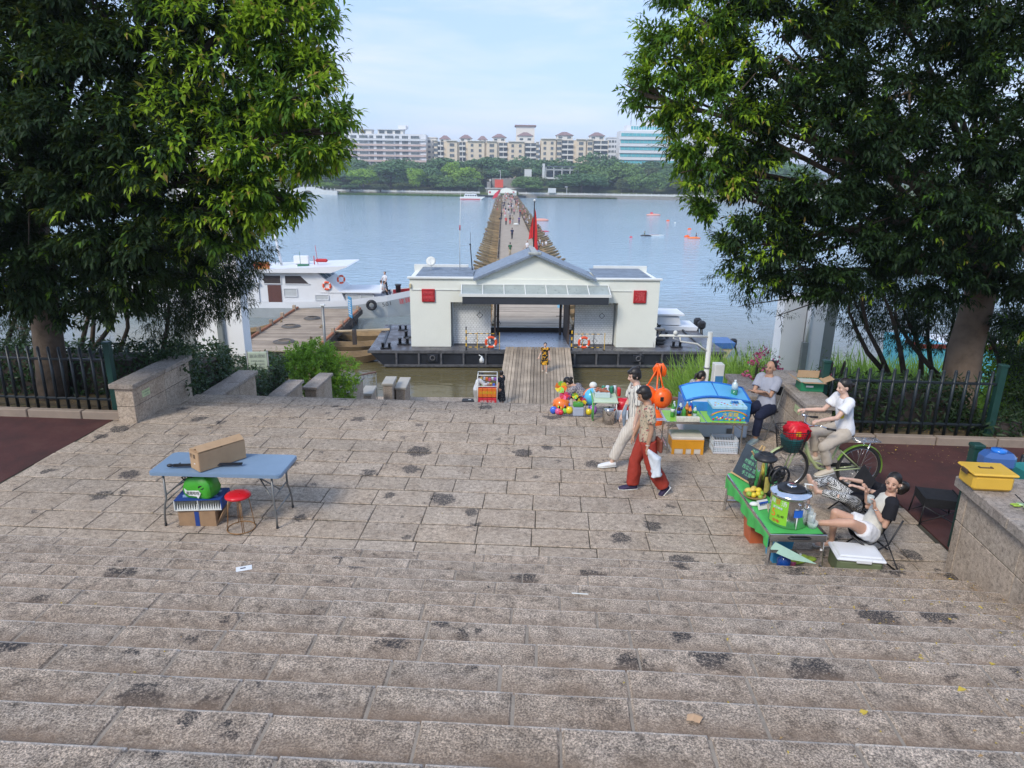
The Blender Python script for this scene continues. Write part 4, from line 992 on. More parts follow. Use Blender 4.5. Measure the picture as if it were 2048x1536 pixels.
for i in range(len(st_)-1):
    x, w, z = st_[i]; x2, w2, z2 = st_[i+1]; b.add([(x, -w+.1, z-.32), (x2, -max(w2-.1, .02), z2-.32), (x2, max(w2-.1, .02), z2-.32), (x, w-.1, z-.32)], [(0, 1, 2, 3)], 2 if x >= 5 else 0)
b.obj('hull', [M['vwhite'], M['vgrey'], mat('red_deck', (.35, .03, .03), .6)], vsl)
b = B()
for i in range(4, 6): (x, w, z), (x2, w2, z2) = st_[i], st_[i+1]; b.add([(x, w-.05, z-.3), (x2, max(w2-.05, .02), z2-.3), (x2, max(w2-.05, .02), z2-.04), (x, w-.05, z-.04)], [(0, 1, 2, 3), (3, 2, 1, 0)])
b.obj('bulwark_lining', mat('red_bulwark', (.45, .03, .04), .5), vsl)
# wheelhouse
zb_, zr = 1.15, 3.45
M['vglass'] = mat('vessel_glass', (.20, .30, .38), .12, var=.3, vs=1.5, bump=0)
M['vdark'] = mat('dark_interior', (.05, .04, .04), .8)
P4 = Matrix.Translation((0, 1.75, 0)) @ Matrix.Rotation(PI/2, 4, 'X')
b = B(); b.prism([(-2.6, zb_), (3.9, zb_), (3.6, 1.9), (1.75, zr), (-2.6, zr)], 0, 3.5, 0, P4); b.obj('wheelhouse', M['vwhite'], vsl)
b = B(); b.prism([(-14, zb_), (-2.62, zb_), (-2.62, 2.55), (-14, 2.55)], 0, 3.6, 0, P4); b.box((-8.3, 0, 2.6), (11.6, 4.0, .12)); b.obj('aft_cabin', M['vwhite'], vsl)
b = B(); b.prism([(3.4, 1.0), (6.3, 1.1), (5.6, 1.92), (3.4, 1.9)], 0, 3.1, 0, P4 @ Matrix.Translation((0, 0, -.2))); b.box((4.3, 0, 1.95), (4.6, 3.6, .08)); b.obj('fore_cabin', M['vwhite'], vsl)
b = B(); b.prism([(-3.4, 3.42), (3.0, 3.46), (4.3, 3.95), (4.2, 4.0), (-3.2, 3.62)], 0, 4.4, 0, Matrix.Translation((0, 2.2, 0)) @ Matrix.Rotation(PI/2, 4, 'X')); b.obj('roof', M['vwhite'], vsl)
def pane(x0, x1, z0, z1, y=-1.78, m='vdark', nm='window', sk=0):
    f = B(); w = .05
    for p_, q_ in (((x0, z0), (x1, z0)), ((x1, z0), (x1+sk, z1)), ((x1+sk, z1), (x0, z1)), ((x0, z1), (x0, z0))): f.bar((p_[0], y-.015, p_[1]), (q_[0], y-.015, q_[1]), w, .05)
    f = f.obj(nm, M['vwhite'], vsl); b = B(); b.add([(x0, y, z0), (x1, y, z0), (x1+sk, y, z1), (x0, y, z1)], [(0, 1, 2, 3)]); b.obj('pane', M[m], f)
pane(-2.2, -.9, 2.55, 3.2); pane(-.6, 1.25, 2.55, 3.2, sk=-.65); pane(-.75, .25, 1.6, 2.2, m='vgrey'); pane(-3.9, -3.0, 1.55, 2.15); pane(-6.4, -4.9, 1.4, 2.2, m='vglass'); pane(-8.6, -7.0, 1.2, 2.3, m='vglass')
b = B(); b.box((-1.45, -1.78, 1.75), (1.0, .06, 1.4)); b.obj('doorway', mat('brown_doorway', (.12, .05, .04), .6), vsl)
for x in (1.6, 3.9, 5.0): pane(x, x+1.0, 1.35, 1.75, -1.80 if x < 3.5 else -1.78+.18, 'vgrey')
q = math.atan2(zr-1.9, 3.6-1.75)
for i in range(3):     # sloped windscreen
    y0 = -1.45+i*1.0; b = B(); b.add([(3.0-.62+.04, y0, 2.55+.36), (3.0-.62+.04, y0+.85, 2.91), (1.85, y0+.85, 3.40), (1.85, y0, 3.40)], [(0, 1, 2, 3), (3, 2, 1, 0)]); b.obj('windscreen', M['vglass'], vsl)
b = B(); b.add([(3.62, -1.79, 1.9), (2.42, -1.79, 2.92), (1.82, -1.79, 3.42), (1.35, -1.79, 3.42), (2.6, -1.79, 1.9)], [(0, 1, 2, 3, 4)]); b.obj('side_wing', M['vwhite'], vsl)
b = B(); b.bar((-2.5, -2.0, 3.5), (-5.2, -2.3, .95), .30, .22, 0, .03); b.obj('stay_strut', M['vwhite'], vsl)
b = B(); b.tube([(-1.3, 0, 3.6), (-1.75, 0, 6.9)], [.12, .08], 8); b.bar((-2.3, 0, 6.5), (-1.2, 0, 6.55), .06); b.obj('mast', M['vwhite'], vsl)
b = B(); b.box((.2, .2, 4.15), (1.15, .4, .62), bev=.04); b.tube([(-.2, .2, 3.5), (-.2, .2, 4)], .04); b.obj('radar_box', M['vwhite'], vsl)
b = B(); b.box((.65, -1.0, 3.85), (.85, .3, .22), bev=.04); b.tube([(.4, -.9, 3.6), (.4, -.9, 4.9)], .02, 5); b.obj('green_lamp_box', mat('green_paint', (.04, .16, .09), .5), vsl)
b = B(); b.box((1.95, -.6, 4.2), (.95, .3, .26), bev=.1); b.tube([(1.3, -.3, 3.6), (1.3, -.3, 4.5)], .04, 5); b.tube([(1.6, -.3, 3.6), (1.45, -.3, 5.3)], .02, 5); b.obj('red_horn', M['red'], vsl)
sg = B().box((-2.15, -2.05, 3.95), (1.15, .08, .56)).obj('name_board', mat('orange_board', (.62, .28, .08), .5), vsl); text('赣建105', .36, M['red'], sg, (-2.15, -2.10, 3.95), (PI/2, 0, 0))
text('501', .42, M['black'], vsl, (7.0, -1.62, 1.05), (PI/2-.25, -.14, .30), space=1.3); text('建鍕', .44, M['red'], vsl, (8.3, -1.14, 1.22), (PI/2-.25, -.14, .42), space=1.2)
life_ring(Vector((VX+2.55, VY-1.85, WZ+2.45)), 0, 'orange life ring on the wheelhouse side, nearest the windscreen', 'life rings on the vessel', .34); life_ring(Vector((VX+3.5, VY-1.2, WZ+2.85)), R(35), 'orange life ring on the front slope of the wheelhouse', 'life rings on the vessel', .34)
o = B().ring((0, 0, 0), .30, .12, 22, 10, 0, Matrix.Rotation(PI/2, 3, 'X')).obj('tyre_fender', M['black'], None, (VX+5.9, VY-2.1, WZ+1.05)); tag(o, 'black tyre hung as a fender on the bow of the white vessel', 'tyre')
# white speed boat and outboards behind the right end of the barge
t = thing('speedboat', 'white motor boat with outboard engines moored right of the barge', 'boat', (GY(1355, 655, 44.5).x-.8, 45.0, WZ))
b = B(); b.prism([(-3.2, 0), (1.6, 0), (2.0, 1.2), (-3.4, 1.35)], 0, 2.2, 0, Matrix.Translation((0, 1.1, 0)) @ Matrix.Rotation(PI/2, 4, 'X')); b.obj('hull', M['vwhite'], t)
b = B(); b.prism([(-2.8, 1.36), (.9, 1.3), (.75, 1.85), (-2.6, 2.0)], 0, 1.8, 0, Matrix.Translation((0, .9, 0)) @ Matrix.Rotation(PI/2, 4, 'X')); b.box((-.9, 0, 2.0), (3.9, 2.1, .1)); b.obj('cabin', M['vwhite'], t)
for s in (-.5, .5): b = B(); b.box((2.4, s, 1.25), (.5, .42, .55), bev=.12); b.tube([(2.4, s, 1.0), (2.55, s, -.2)], .1, 8); b.obj('outboard_engine', M['black'], t)
b = B(); b.ell((-2.0, 0, 2.05), (1.0, .8, .35)); b.obj('canopy', mat('green_canopy', (.12, .25, .18), .5), t)
t = thing('motorboat', 'blue and cream open motorboat at the far right corner of the barge', 'boat', (GY(1400, 690, 40.5).x, 42.2, WZ)); b = B(); b.prism([(-2, 0), (1.7, 0), (2.1, .6), (-2.2, .6)], 0, 1.6, 0, Matrix.Rotation(PI/2, 4, 'X')); b.T = Matrix.Translation((0, 0, .6)); b.prism([(-2.2, 0), (2.1, 0), (2.2, .35), (-2.3, .35)], 0, 1.66, 1, Matrix.Rotation(PI/2, 4, 'X')); b.obj('hull', [mat('cream_paint', (.5, .42, .3), .6), mat('blue_paint', (.05, .14, .35), .4)], t)
b = B(); b.box((2.35, -.8, .8), (.4, .35, .5), bev=.1); b.tube([(2.4, -.8, .7), (2.7, -.8, -.1)], .07, 7); b.obj('outboard_engine', M['black'], t)
# blue barge seen between the trunks on the right
bb = GY(1815, 680, 34); b = B(); W_ = 5.2
o = thing('blue_boat', 'light blue boat hull glimpsed between the tree trunks on the right', 'boat', (bb.x, 34, WZ)); hh = bb.z-WZ
b = B(); b.prism([(.4, -.2), (W_, -.2), (W_, hh-.35), (.1, hh-.1)], 0, 2.4, 0, Matrix.Translation((0, 2.4, 0)) @ Matrix.Rotation(PI/2, 4, 'X')); b.obj('hull', mat('sky_blue_paint', (.10, .42, .55), .5), o)
b = B(); b.bar((-.1, -.06, hh), (.6, -.06, hh-.3), .14, .2); b.bar((.6, -.06, hh-.3), (W_, -.06, hh-.32), .14, .2); b.obj('gunwale', mat('dark_red_paint', (.2, .04, .03), .5), o)
b = B(); b.box((W_/2+.3, 1.2, hh-.22), (W_-.3, 2.2, .06)); b.obj('deck_cover', M['vwhite'], o)
# ------------------------------------------------------------------ near vegetation
LM = dict(
    dark=leaf_mat('broad_leaf_dark', (.010, .026, .008), (.018, .042, .011), .15, .6, True, .8),
    mid=leaf_mat('broad_leaf_mid', (.05, .125, .014), (.09, .19, .022), .4, .55, True, .8),
    young=leaf_mat('young_leaf', (.25, .43, .02), (.36, .52, .04), .5, .4, True, 2),
    bronze=leaf_mat('bronze_young_leaf', (.36, .24, .07), (.42, .33, .08), .45, .45, True, 2),
    willow=leaf_mat('narrow_leaf', (.014, .032, .012), (.028, .055, .018), .15, .45, True, 1),
    hedge=leaf_mat('hedge_leaf', (.02, .045, .018), (.035, .075, .03), .15, .35, True, 2),
    bush=leaf_mat('bush_leaf', (.22, .40, .03), (.32, .52, .05), .4, .5, True, 2),
    reed=leaf_mat('reed_blade', (.17, .32, .04), (.30, .46, .09), .4, .5, True, 1))
TREE_M = [LM['dark'], LM['mid'], LM['young'], LM['bronze']]
def twigs(C, A, nl, tl, L, Wd, r, young=.2, spread=1.0, droop=.35, ymat=2, midp=.4):
    """C twig starts, A twig directions -> leaves set along each twig"""
    n = len(C); A = nrm(A); t = np.tile((np.arange(nl)+.6)/nl, n); idx = np.repeat(np.arange(n), nl)
    U = nrm(np.cross(A, np.array([.13, .31, .94])+r.normal(size=(n, 3))*.15)); V = np.cross(A, U)
    ang = np.tile(np.arange(nl)*2.4, n)+np.repeat(r.uniform(0, 6.3, n), nl)
    sd = U[idx]*np.cos(ang)[:, None]+V[idx]*np.sin(ang)[:, None]
    P = C[idx]+A[idx]*(t*tl)[:, None]+r.normal(size=(len(idx), 3))*.01
    D = nrm(A[idx]*(.35+.75*t)[:, None]+sd*spread*(1.1-.55*t)[:, None]+np.array([0, 0, -droop])+r.normal(size=(len(idx), 3))*.15)
    N = nrm(np.cross(np.cross(D, np.array([0, 0, 1.])+r.normal(size=D.shape)*.3), D)+1e-6)
    Ls = L*r.uniform(.7, 1.15, len(idx))*(1-.25*t)
    mi = (r.random(n) < midp).astype(int)[idx]
    yg = (r.random(n) < young)[idx] & (t > .45); mi[yg] = ymat; mi[yg & (t > .85) & (r.random(len(idx)) < .16)] = 3 if ymat == 2 else ymat
    return P, D, N, Ls, Ls*Wd, mi
def lobe_points(lobes, dens, r, inner=.28, back=.5):
    """points through the lobes' shells; lobes = (centre, radius); fewer on the far side"""
    Cs = []; As = []
    Lc = np.array([l[0] for l in lobes]); Lr = np.array([l[1] for l in lobes])
    for c, rad in lobes:
        n = int(dens*rad*rad); d = nrm(r.normal(size=(n, 3)))
        keep = (d[:, 1] < .25) | (r.random(n) < back); d = d[keep]; n = len(d)
        rr = np.where(r.random(n) < inner, r.uniform(.45, .85, n), r.uniform(.85, 1.04, n))*rad
        # lumpy surface, so the outline breaks up
        f = 1+.13*np.sin(d[:, 0]*7+c[0]*3)*np.cos(d[:, 2]*6+c[2])+.06*np.sin(d[:, 1]*13)
        p = np.array(c)+d*(rr*f)[:, None]
        dist = np.linalg.norm(p[:, None]-Lc[None], axis=2)/Lr[None]; deep = (dist < .62).any(axis=1)
        ok = ~deep | (r.random(n) < .3); Cs.append(p[ok]); As.append(d[ok])
    return np.concatenate(Cs), np.concatenate(As)
from mathutils.kdtree import KDTree
def sprays(C, A, r, per=20, pull=.36):
    # gather the twigs into leafy sprays with darker gaps between them
    n = len(C); ci = r.choice(n, max(n//per, 4), replace=False); kd = KDTree(len(ci))
    for i, q in enumerate(ci): kd.insert(C[q], i)
    kd.balance(); idx = np.array([kd.find(c)[1] for c in C]); S = C[ci][idx]; SA = nrm(A[ci])[idx]
    off = C-S; tip = (off*SA).sum(1); P = S+off*(1-pull)*np.array([1.12, 1.12, .72])
    return P, nrm(SA*.8+nrm(off)*.9+np.array([0, 0, .1])), r.random(len(ci))[idx], tip
def plobes(spec):
    out_ = []
    for px, py, rp, Y in spec:
        c = GY(px, py, Y); dep = Y*math.cos(PITCH)+(CAM_H-c.z)*math.sin(PITCH); out_.append(((c.x, c.y, c.z), rp*dep/FPX))
    return out_
def limb(b, pts, r0, r1, n=9):
    k = len(pts); b.tube(pts, [r0+(r1-r0)*i/(k-1) for i in range(k)], n)
def big_tree(name, label, cat, side, lobes, trunk, dens, seed, L, Wd, young, midp, bark, tl=.34, nl=11, tr=(.34, .2), mats=TREE_M, droop=.35, ygm=2, branch=True, inner=.36, spread=1.0):
    r = np.random.default_rng(seed); t = thing(name, label, cat)
    b = B(); limb(b, trunk, tr[0], tr[1], 18); top = Vector(trunk[-1])
    b.obj('trunk', bark, t)
    if branch:
        b = B()
        for i, (c, rad) in enumerate(lobes):
            c = Vector(c); s = Vector(trunk[-1 - (i % 2)]) if len(trunk) > 2 else top; m_ = s.lerp(c, .5)+Vector((r.uniform(-.3, .3), r.uniform(-.3, .3), r.uniform(-.1, .4)))
            b.tube([s, m_, c], [tr[1]*.4, tr[1]*.2, .03], 7)
            for _ in range(5):
                d = Vector(nrm(r.normal(size=(1, 3)))[0]); b.tube([m_.lerp(c, r.uniform(.2, 1)), c+d*rad*.5, c+d*rad*.95], [.025, .016, .006], 5)
        b.obj('branches', bark, t)
    C, A = lobe_points(lobes, dens, r, inner)
    C, A, sv, tip = sprays(C, A, r); A = A+np.array([0, 0, .2])+r.normal(size=A.shape)*.22
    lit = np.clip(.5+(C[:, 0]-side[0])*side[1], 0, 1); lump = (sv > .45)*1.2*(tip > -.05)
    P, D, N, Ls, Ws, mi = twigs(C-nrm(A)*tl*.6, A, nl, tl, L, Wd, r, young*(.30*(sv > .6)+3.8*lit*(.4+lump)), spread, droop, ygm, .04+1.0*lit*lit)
    # pale young shoots, plus lit and shaded crown sides painted by leaf colour
    link('crown', leaf_mesh('crown', P, D, N, Ls, Ws, mats, mi), t)
    return t
TL = plobes([(575, 40, 105, 10.5), (600, 190, 95, 10.3), (640, 265, 70, 10.0), (535, 320, 105, 10.2), (535, 385, 68, 10.2), (430, 120, 170, 10.8), (400, 320, 160, 10.4), (440, 425, 85, 10.4), (250, 60, 190, 11.2), (230, 260, 190, 10.8), (270, 430, 150, 10.8),
             (80, 160, 190, 11.4), (60, 380, 190, 11.2), (110, 540, 110, 11.4), (250, 540, 100, 11.4), (-60, 20, 200, 11.5), (-80, 300, 200, 11.2), (420, -110, 190, 11.5), (150, -150, 230, 11.8), (600, -90, 90, 11), (345, 490, 85, 11.2), (0, 520, 110, 11.4)])
TLs = [((c[0], c[1], c[2]), r_) for c, r_ in TL]
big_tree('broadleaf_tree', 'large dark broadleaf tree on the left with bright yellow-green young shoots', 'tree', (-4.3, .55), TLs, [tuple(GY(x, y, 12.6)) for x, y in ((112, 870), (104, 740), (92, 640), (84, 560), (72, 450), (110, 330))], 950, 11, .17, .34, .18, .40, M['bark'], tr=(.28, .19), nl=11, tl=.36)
TR = plobes([(1395, 40, 120, 11.0), (1350, 150, 90, 10.8), (1290, 190, 50, 10.6), (1440, 230, 120, 10.8), (1430, 330, 90, 10.8), (1500, 400, 100, 10.8), (1530, 490, 85, 10.9), (1560, 110, 170, 11.2), (1620, 300, 170, 11.0), (1680, 470, 130, 11.2), (1780, 140, 190, 11.4),
             (1840, 340, 190, 11.2), (1850, 500, 120, 11.5), (2000, 200, 200, 11.3), (2040, 420, 180, 11.2), (1480, -100, 150, 11.5), (1720, -120, 200, 11.8), (1980, -60, 220, 11.5), (2080, 560, 120, 11.5), (1600, 540, 75, 11.3)])
big_tree('broadleaf_tree', 'large dark broadleaf tree on the right with a leaning tan trunk behind the green fence', 'tree', (3.6, -.6), TR, [tuple(GY(x, y, 12.2)) for x, y in ((1906, 880), (1918, 780), (1932, 693), (1953, 618), (1970, 550), (1975, 420))], 1020, 12, .145, .33, .16, .42, M['bark_tan'], tr=(.33, .22), nl=11, tl=.32)
# narrow-leaved shrubby trees behind, with thin crooked stems
WM = [LM['willow'], LM['willow'], LM['mid'], LM['mid']]
def willow(label, lobes, stems, seed, dens, L=.13):
    r = np.random.default_rng(seed); t = thing('oleander_tree', label, 'tree')
    for st in stems:
        b = B(); limb(b, st, .06, .022, 7); b.obj('trunk', M['bark'], t)
    b = B()
    for i, (c, rad) in enumerate(lobes):
        e = min(stems, key=lambda s: (Vector(s[-1])-Vector(c)).length)[-1]; b.tube([e, Vector(e).lerp(Vector(c), .6), c], [.022, .015, .008], 5)
        for _ in range(6):
            d = Vector(nrm(r.normal(size=(1, 3)))[0]); b.tube([c, Vector(c)+d*rad*.9], [.010, .004], 4)
    b.obj('branches', M['bark'], t)
    C, A = lobe_points(lobes, dens, r, .5, .8); A = A+r.normal(size=A.shape)*.6+np.array([0, 0, -.2])
    P, D, N, Ls, Ws, mi = twigs(C, A, 10, .26, L, .15, r, .04, .8, .35, 2, .3)
    link('crown', leaf_mesh('crown', P, D, N, Ls, Ws, WM, mi), t)
def stem(px, py, qx, qy, Y, k=5, bend=.25, sd=0):
    a, c = GY(px, py, Y), GY(qx, qy, Y-.3); r = random.Random(sd+px)
    return [tuple(a.lerp(c, i/(k-1))+Vector((math.sin(i/(k-1)*PI)*bend*r.uniform(.5, 1.2), 0, 0))+Vector((r.uniform(-.05, .05), 0, 0))*(0 < i < k-1)) for i in range(k)]
willow('narrow-leaved dark tree with thin crooked stems beside the left concrete pillar', plobes([(455, 520, 56, 14), (415, 580, 52, 14), (505, 490, 36, 14), (370, 600, 60, 14), (330, 640, 40, 14), (440, 500, 70, 14), (465, 590, 30, 14), (380, 540, 70, 14.3)]),
       [stem(300, 770, 330, 560, 14.2, sd=1), stem(205, 750, 190, 520, 14, bend=-.2, sd=2), stem(140, 735, 250, 560, 13.6, bend=.5), stem(235, 745, 260, 560, 14.4, bend=.1), stem(150, 740, 175, 500, 14.4)], 21, 1600)
willow('dark narrow-leaved tree with thin stems at the far left edge behind the fence', plobes([(30, 600, 60, 14), (-10, 660, 45, 14), (80, 560, 50, 14.5), (60, 660, 28, 13.5)]), [stem(12, 760, 60, 560, 14, bend=-.25), stem(40, 750, 10, 560, 14.4)], 22, 900)
willow('feathery narrow-leaved tree hanging over the right concrete pillar', plobes([(1500, 560, 45, 14), (1560, 545, 50, 14), (1490, 610, 16, 14), (1660, 575, 50, 14), (1560, 630, 14, 13.8), (1720, 600, 60, 14.5), (1730, 650, 34, 14.5), (1450, 550, 24, 13.6)]),
       [stem(1778, 750, 1725, 560, 14.2, bend=-.25), stem(1808, 750, 1755, 570, 14, bend=.15), stem(1770, 745, 1700, 580, 14.4, bend=-.3)], 23, 620, .12)
willow('dark narrow-leaved tree with several crooked stems just left of the tan trunk', plobes([(1780, 590, 70, 14.5), (1850, 580, 80, 14.5), (1800, 650, 45, 14.3), (1870, 650, 50, 14.2), (1740, 560, 60, 14.5)]),
       [stem(1842, 760, 1800, 590, 14.3, bend=.15), stem(1885, 760, 1790, 600, 14.1, bend=-.3), stem(1865, 755, 1860, 600, 14.6, bend=-.1), stem(1890, 740, 1905, 600, 14.8, bend=.1)], 24, 1200)
willow('dark narrow-leaved tree at the right edge behind the tan trunk', plobes([(2010, 600, 80, 13.5), (2060, 660, 60, 13.4), (1990, 680, 30, 13.5), (1960, 640, 26, 13.2)]), [stem(2000, 790, 1965, 640, 13.5, bend=.1), stem(2060, 800, 2030, 640, 13.6)], 25, 1200)

# hedges
def hedge(name, label, boxes, seed, per, L, Wd, lm, corem=None, cat='hedge'):
    r = np.random.default_rng(seed); Pl = []; Nl = []; cb = B()
    for (c, d) in boxes:
        c = np.array(c); d = np.array(d)/2; n = int(per*3.2*(d[0]*d[1]+d[0]*d[2]+d[1]*d[2])*4)
        q = r.uniform(-1, 1, (n, 3)); ax = r.integers(0, 3, n); q[np.arange(n), ax] = np.sign(q[np.arange(n), ax]); nn = np.zeros((n, 3)); nn[np.arange(n), ax] = q[np.arange(n), ax]
        p = c+q*d*(1+.10*np.sin(q[:, [1]]*7+q[:, [0]]*5)+.06*np.sin(q[:, [2]]*9))*r.uniform(.86, 1.03, (n, 1))+r.normal(size=(n, 3))*.035; Pl.append(p); Nl.append(nn); cb.box(tuple(c-np.array([0, 0, d[2]*.12])), tuple(d*1.45))
    P = np.concatenate(Pl); N = nrm(np.concatenate(Nl)+r.normal(size=P.shape)*.6+np.array([0, 0, .3])); D = nrm(np.cross(N, r.normal(size=P.shape))+N*.35)
    t = thing(name, label, cat)
    link('foliage', leaf_mesh('foliage', P, D, N, r.uniform(.8, 1.5, len(P))*L, r.uniform(.8, 1.3, len(P))*Wd, [lm]), t)
    cb.obj('twigs', M['darkwood'], t); return t  # added solid dark core, not single twigs, filling the hedge's inside
hedge('hedge', 'clipped glossy dark hedge between the first and second left parapets', [((W(-8.3, 14.3, -.35)), (1.5, 3.4, 1.0)), ((W(-8.4, 17.8, -1.6)), (1.6, 3.2, 1.2))], 31, 330, .085, .05, LM['hedge'])
hedge('hedge', 'dark shaded hedge behind the left green fence', [((W(-9.9, 12.6, .42)), (5.2, .9, .95)), ((W(-14, 12.8, .4)), (3.5, .9, 1.0))], 32, 260, .10, .045, LM['hedge'])
hedge('hedge', 'dark leafy hedge behind the right green fence', [((W(6.2, 12.0, .30)), (2.4, .8, .95)), ((W(8.0, 11.6, .10)), (1.1, .5, .5)), ((W(10.6, 12.6, .5)), (3.4, 1.0, 1.4))], 33, 300, .13, .035, LM['willow'])
hedge('shrub', 'low sunlit shrubs at the far right behind the tan trunk', [((W(11.5, 14.6, .2)), (3.6, 1.4, 1.5))], 36, 260, .11, .04, LM['bush'], cat='shrub')
def round_bush(label, lobes, seed, dens, mats, L, Wd, cat='bush'):
    r = np.random.default_rng(seed); t = thing('bush', label, cat); b = B()
    c0 = Vector(lobes[0][0]); 
    for c, rad in lobes: b.tube([(c0.x, c0.y, c0.z-2.2), Vector(c)-Vector((0, 0, rad*.5)), c], [.05, .03, .012], 6)
    b.obj('stem', M['bark'], t)
    C, A = lobe_points(lobes, dens, r, .35, .8); A = A+np.array([0, 0, .5])+r.normal(size=A.shape)*.4
    P, D, N, Ls, Ws, mi = twigs(C, A, 9, .22, L, Wd, r, .35, 1, .1, 1, .0)
    link('foliage', leaf_mesh('foliage', P, D, N, Ls, Ws, mats, mi), t); return t
round_bush('bright green rounded bush overhanging the left parapets above the water', plobes([(625, 750, 52, 23), (575, 755, 32, 23), (680, 748, 32, 23.2), (640, 722, 34, 23.3), (600, 725, 30, 23.1), (672, 780, 30, 23), (662, 800, 22, 22.6)]), 41, 900, [LM['bush'], LM['bush']], .13, .55)

# reeds on the right bank
def blades(n, region, h, seed, lean=.45, w=.03):
    r = np.random.default_rng(seed); k = 6; V = []; P0 = region(r, n); H_ = r.uniform(*h, n); a = r.uniform(0, 6.3, n); ln = r.uniform(.1, lean, n)*H_
    dx, dy = np.cos(a), np.sin(a)*.6; V = np.zeros((n, k, 2, 3))
    for i in range(k):
        s = i/(k-1); z = H_*(s-.28*s**3*(ln/H_/.45)); off = ln*s**2.2; ww = w*(1-s**2.5)*r.uniform(.7, 1.2, n)+.0015
        c = P0+np.stack([dx*off, dy*off, z], 1); sd = np.stack([-dy, dx*.3+.5, np.zeros(n)], 1); sd = nrm(sd)
        V[:, i, 0] = c-sd*ww[:, None]; V[:, i, 1] = c+sd*ww[:, None]
    V = V.reshape(-1, 3); b = np.arange(n)[:, None]*k*2; F = []
    for i in range(k-1): F.append(np.stack([b[:, 0]+2*i, b[:, 0]+2*i+1, b[:, 0]+2*i+3, b[:, 0]+2*i+2], 1))
    F = np.concatenate(F); me = bpy.data.meshes.new('reeds'); me.vertices.add(len(V)); me.vertices.foreach_set('co', V.ravel())
    me.loops.add(F.size); me.loops.foreach_set('vertex_index', F.ravel()); me.polygons.add(len(F)); me.polygons.foreach_set('loop_start', np.arange(len(F))*4); me.polygons.foreach_set('use_smooth', np.ones(len(F), bool)); me.materials.append(LM['reed']); me.update(calc_edges=True); return me
def zbank(v): return np.interp(v, [12.6, 16, 22, 27, 33], [.02, -1.7, -4.2, -5.7, -7.2])
def reg(u0, u1, v0, v1):
    def f(r, n):
        u = r.uniform(u0, u1, n); v = r.uniform(v0, v1, n); c, s = math.cos(PSI), math.sin(PSI)
        return np.stack([c*u-s*v, s*u+c*v, zbank(v)-.05], 1)
    return f
link('reeds', blades(11000, reg(4.9, 13, 20, 26.5), (1.6, 3.6), 51), None, kind='stuff')
link('reeds', blades(5000, reg(4.6, 9.0, 16.0, 22), (.9, 2.1), 52), None, kind='stuff')
link('reeds', blades(4000, reg(12, 26, 18, 25), (1.4, 2.9), 53), None, kind='stuff')
link('reeds', blades(700, reg(5.3, 7.3, 15, 18), (.5, 1.2), 54), None, kind='stuff')
# pink flowering shrubs
pink = mat('pink_blossom', (.80, .16, .30), .6, var=.25, vs=20, sss=.05)
def flowering(label, lobes, seed, nf):
    r = np.random.default_rng(seed); t = round_bush(label, lobes, seed, 500, [LM['mid'], LM['mid']], .10, .2, 'shrub'); t.name = 'flowering_shrub'
    C, A = lobe_points(lobes, nf, r, 0, .2); C = C+nrm(A)*.08; k = len(C)
    cl = np.repeat(C, 26, 0)+r.normal(size=(k*26, 3))*.055; D = nrm(r.normal(size=cl.shape)+np.array([0, -.3, .4]))
    link('blossoms', leaf_mesh('blossoms', cl, D, r.normal(size=cl.shape), np.full(len(cl), .07), np.full(len(cl), .065), [pink], quad=True), t)
flowering('pink flowering shrub left of the right concrete pillar', plobes([(1515, 725, 26, 15), (1500, 745, 20, 15), (1535, 740, 18, 14.8)]), 61, 80)
flowering('pink flowering shrub between the right concrete pillar and the fence post', plobes([(1652, 735, 16, 14), (1665, 722, 9, 14), (1690, 722, 9, 14)]), 62, 120)
flowering('small pink flowering shrub peeping out left of the bright green bush', plobes([(552, 712, 9, 24), (545, 730, 12, 24)]), 63, 22)

# ------------------------------------------------------------------ green metal fences
M['fgreen'] = mat('dark_green_fence', (.012, .05, .04), .4, var=.3, vs=3); M['fblack'] = mat('black_green_fence', (.012, .018, .022), .4, var=.3, vs=3)
pk = B(); pk.tube([(0, 0, .06), (0, 0, 1.19)], .026, 8); pk.ell((0, 0, 1.19), (.026, .026, .04), 8, 6); pkm = pk.mesh('picket', M['fblack'])
pp = B(); pp.box((0, 0, .62), (.11, .11, 1.36), bev=.008); pp.box((0, 0, 1.32), (.13, .13, .05), bev=.01); ppm = pp.mesh('post', M['fgreen'])
def fence(label, a, c, n, posts=(1, 1), z=0.0):
    a, c = Vector(a), Vector(c); t = thing('metal_fence', label, 'fence', a); d = c-a; an = math.atan2(d.y, d.x); t.rotation_euler.z = an; L_ = d.length
    for i in range(n): link('picket', pkm, t, (L_*(i+.7)/(n+.4), 0, z))
    for s, p_ in ((0, posts[0]), (L_, posts[1])):
        if p_: link('post', ppm, t, (s, 0, z))
    for zz in (.27, 1.0): B().box((L_/2, 0, zz+z), (L_-.1, .045, .04), bev=.006).obj('rail', M['fblack'], t)
    return t
fence('dark green picket fence along the left planter', W(-12.4, 11.33), W(-7.72, 11.33), 24)
fence('dark green picket fence along the right planter in front of the tan trunk', W(4.73, 11.33), W(7.6, 11.33), 14)
fence('short green fence at the right edge behind the yellow storage box', (5.48, 7.25, 0), (7.6, 7.15, 0), 10)

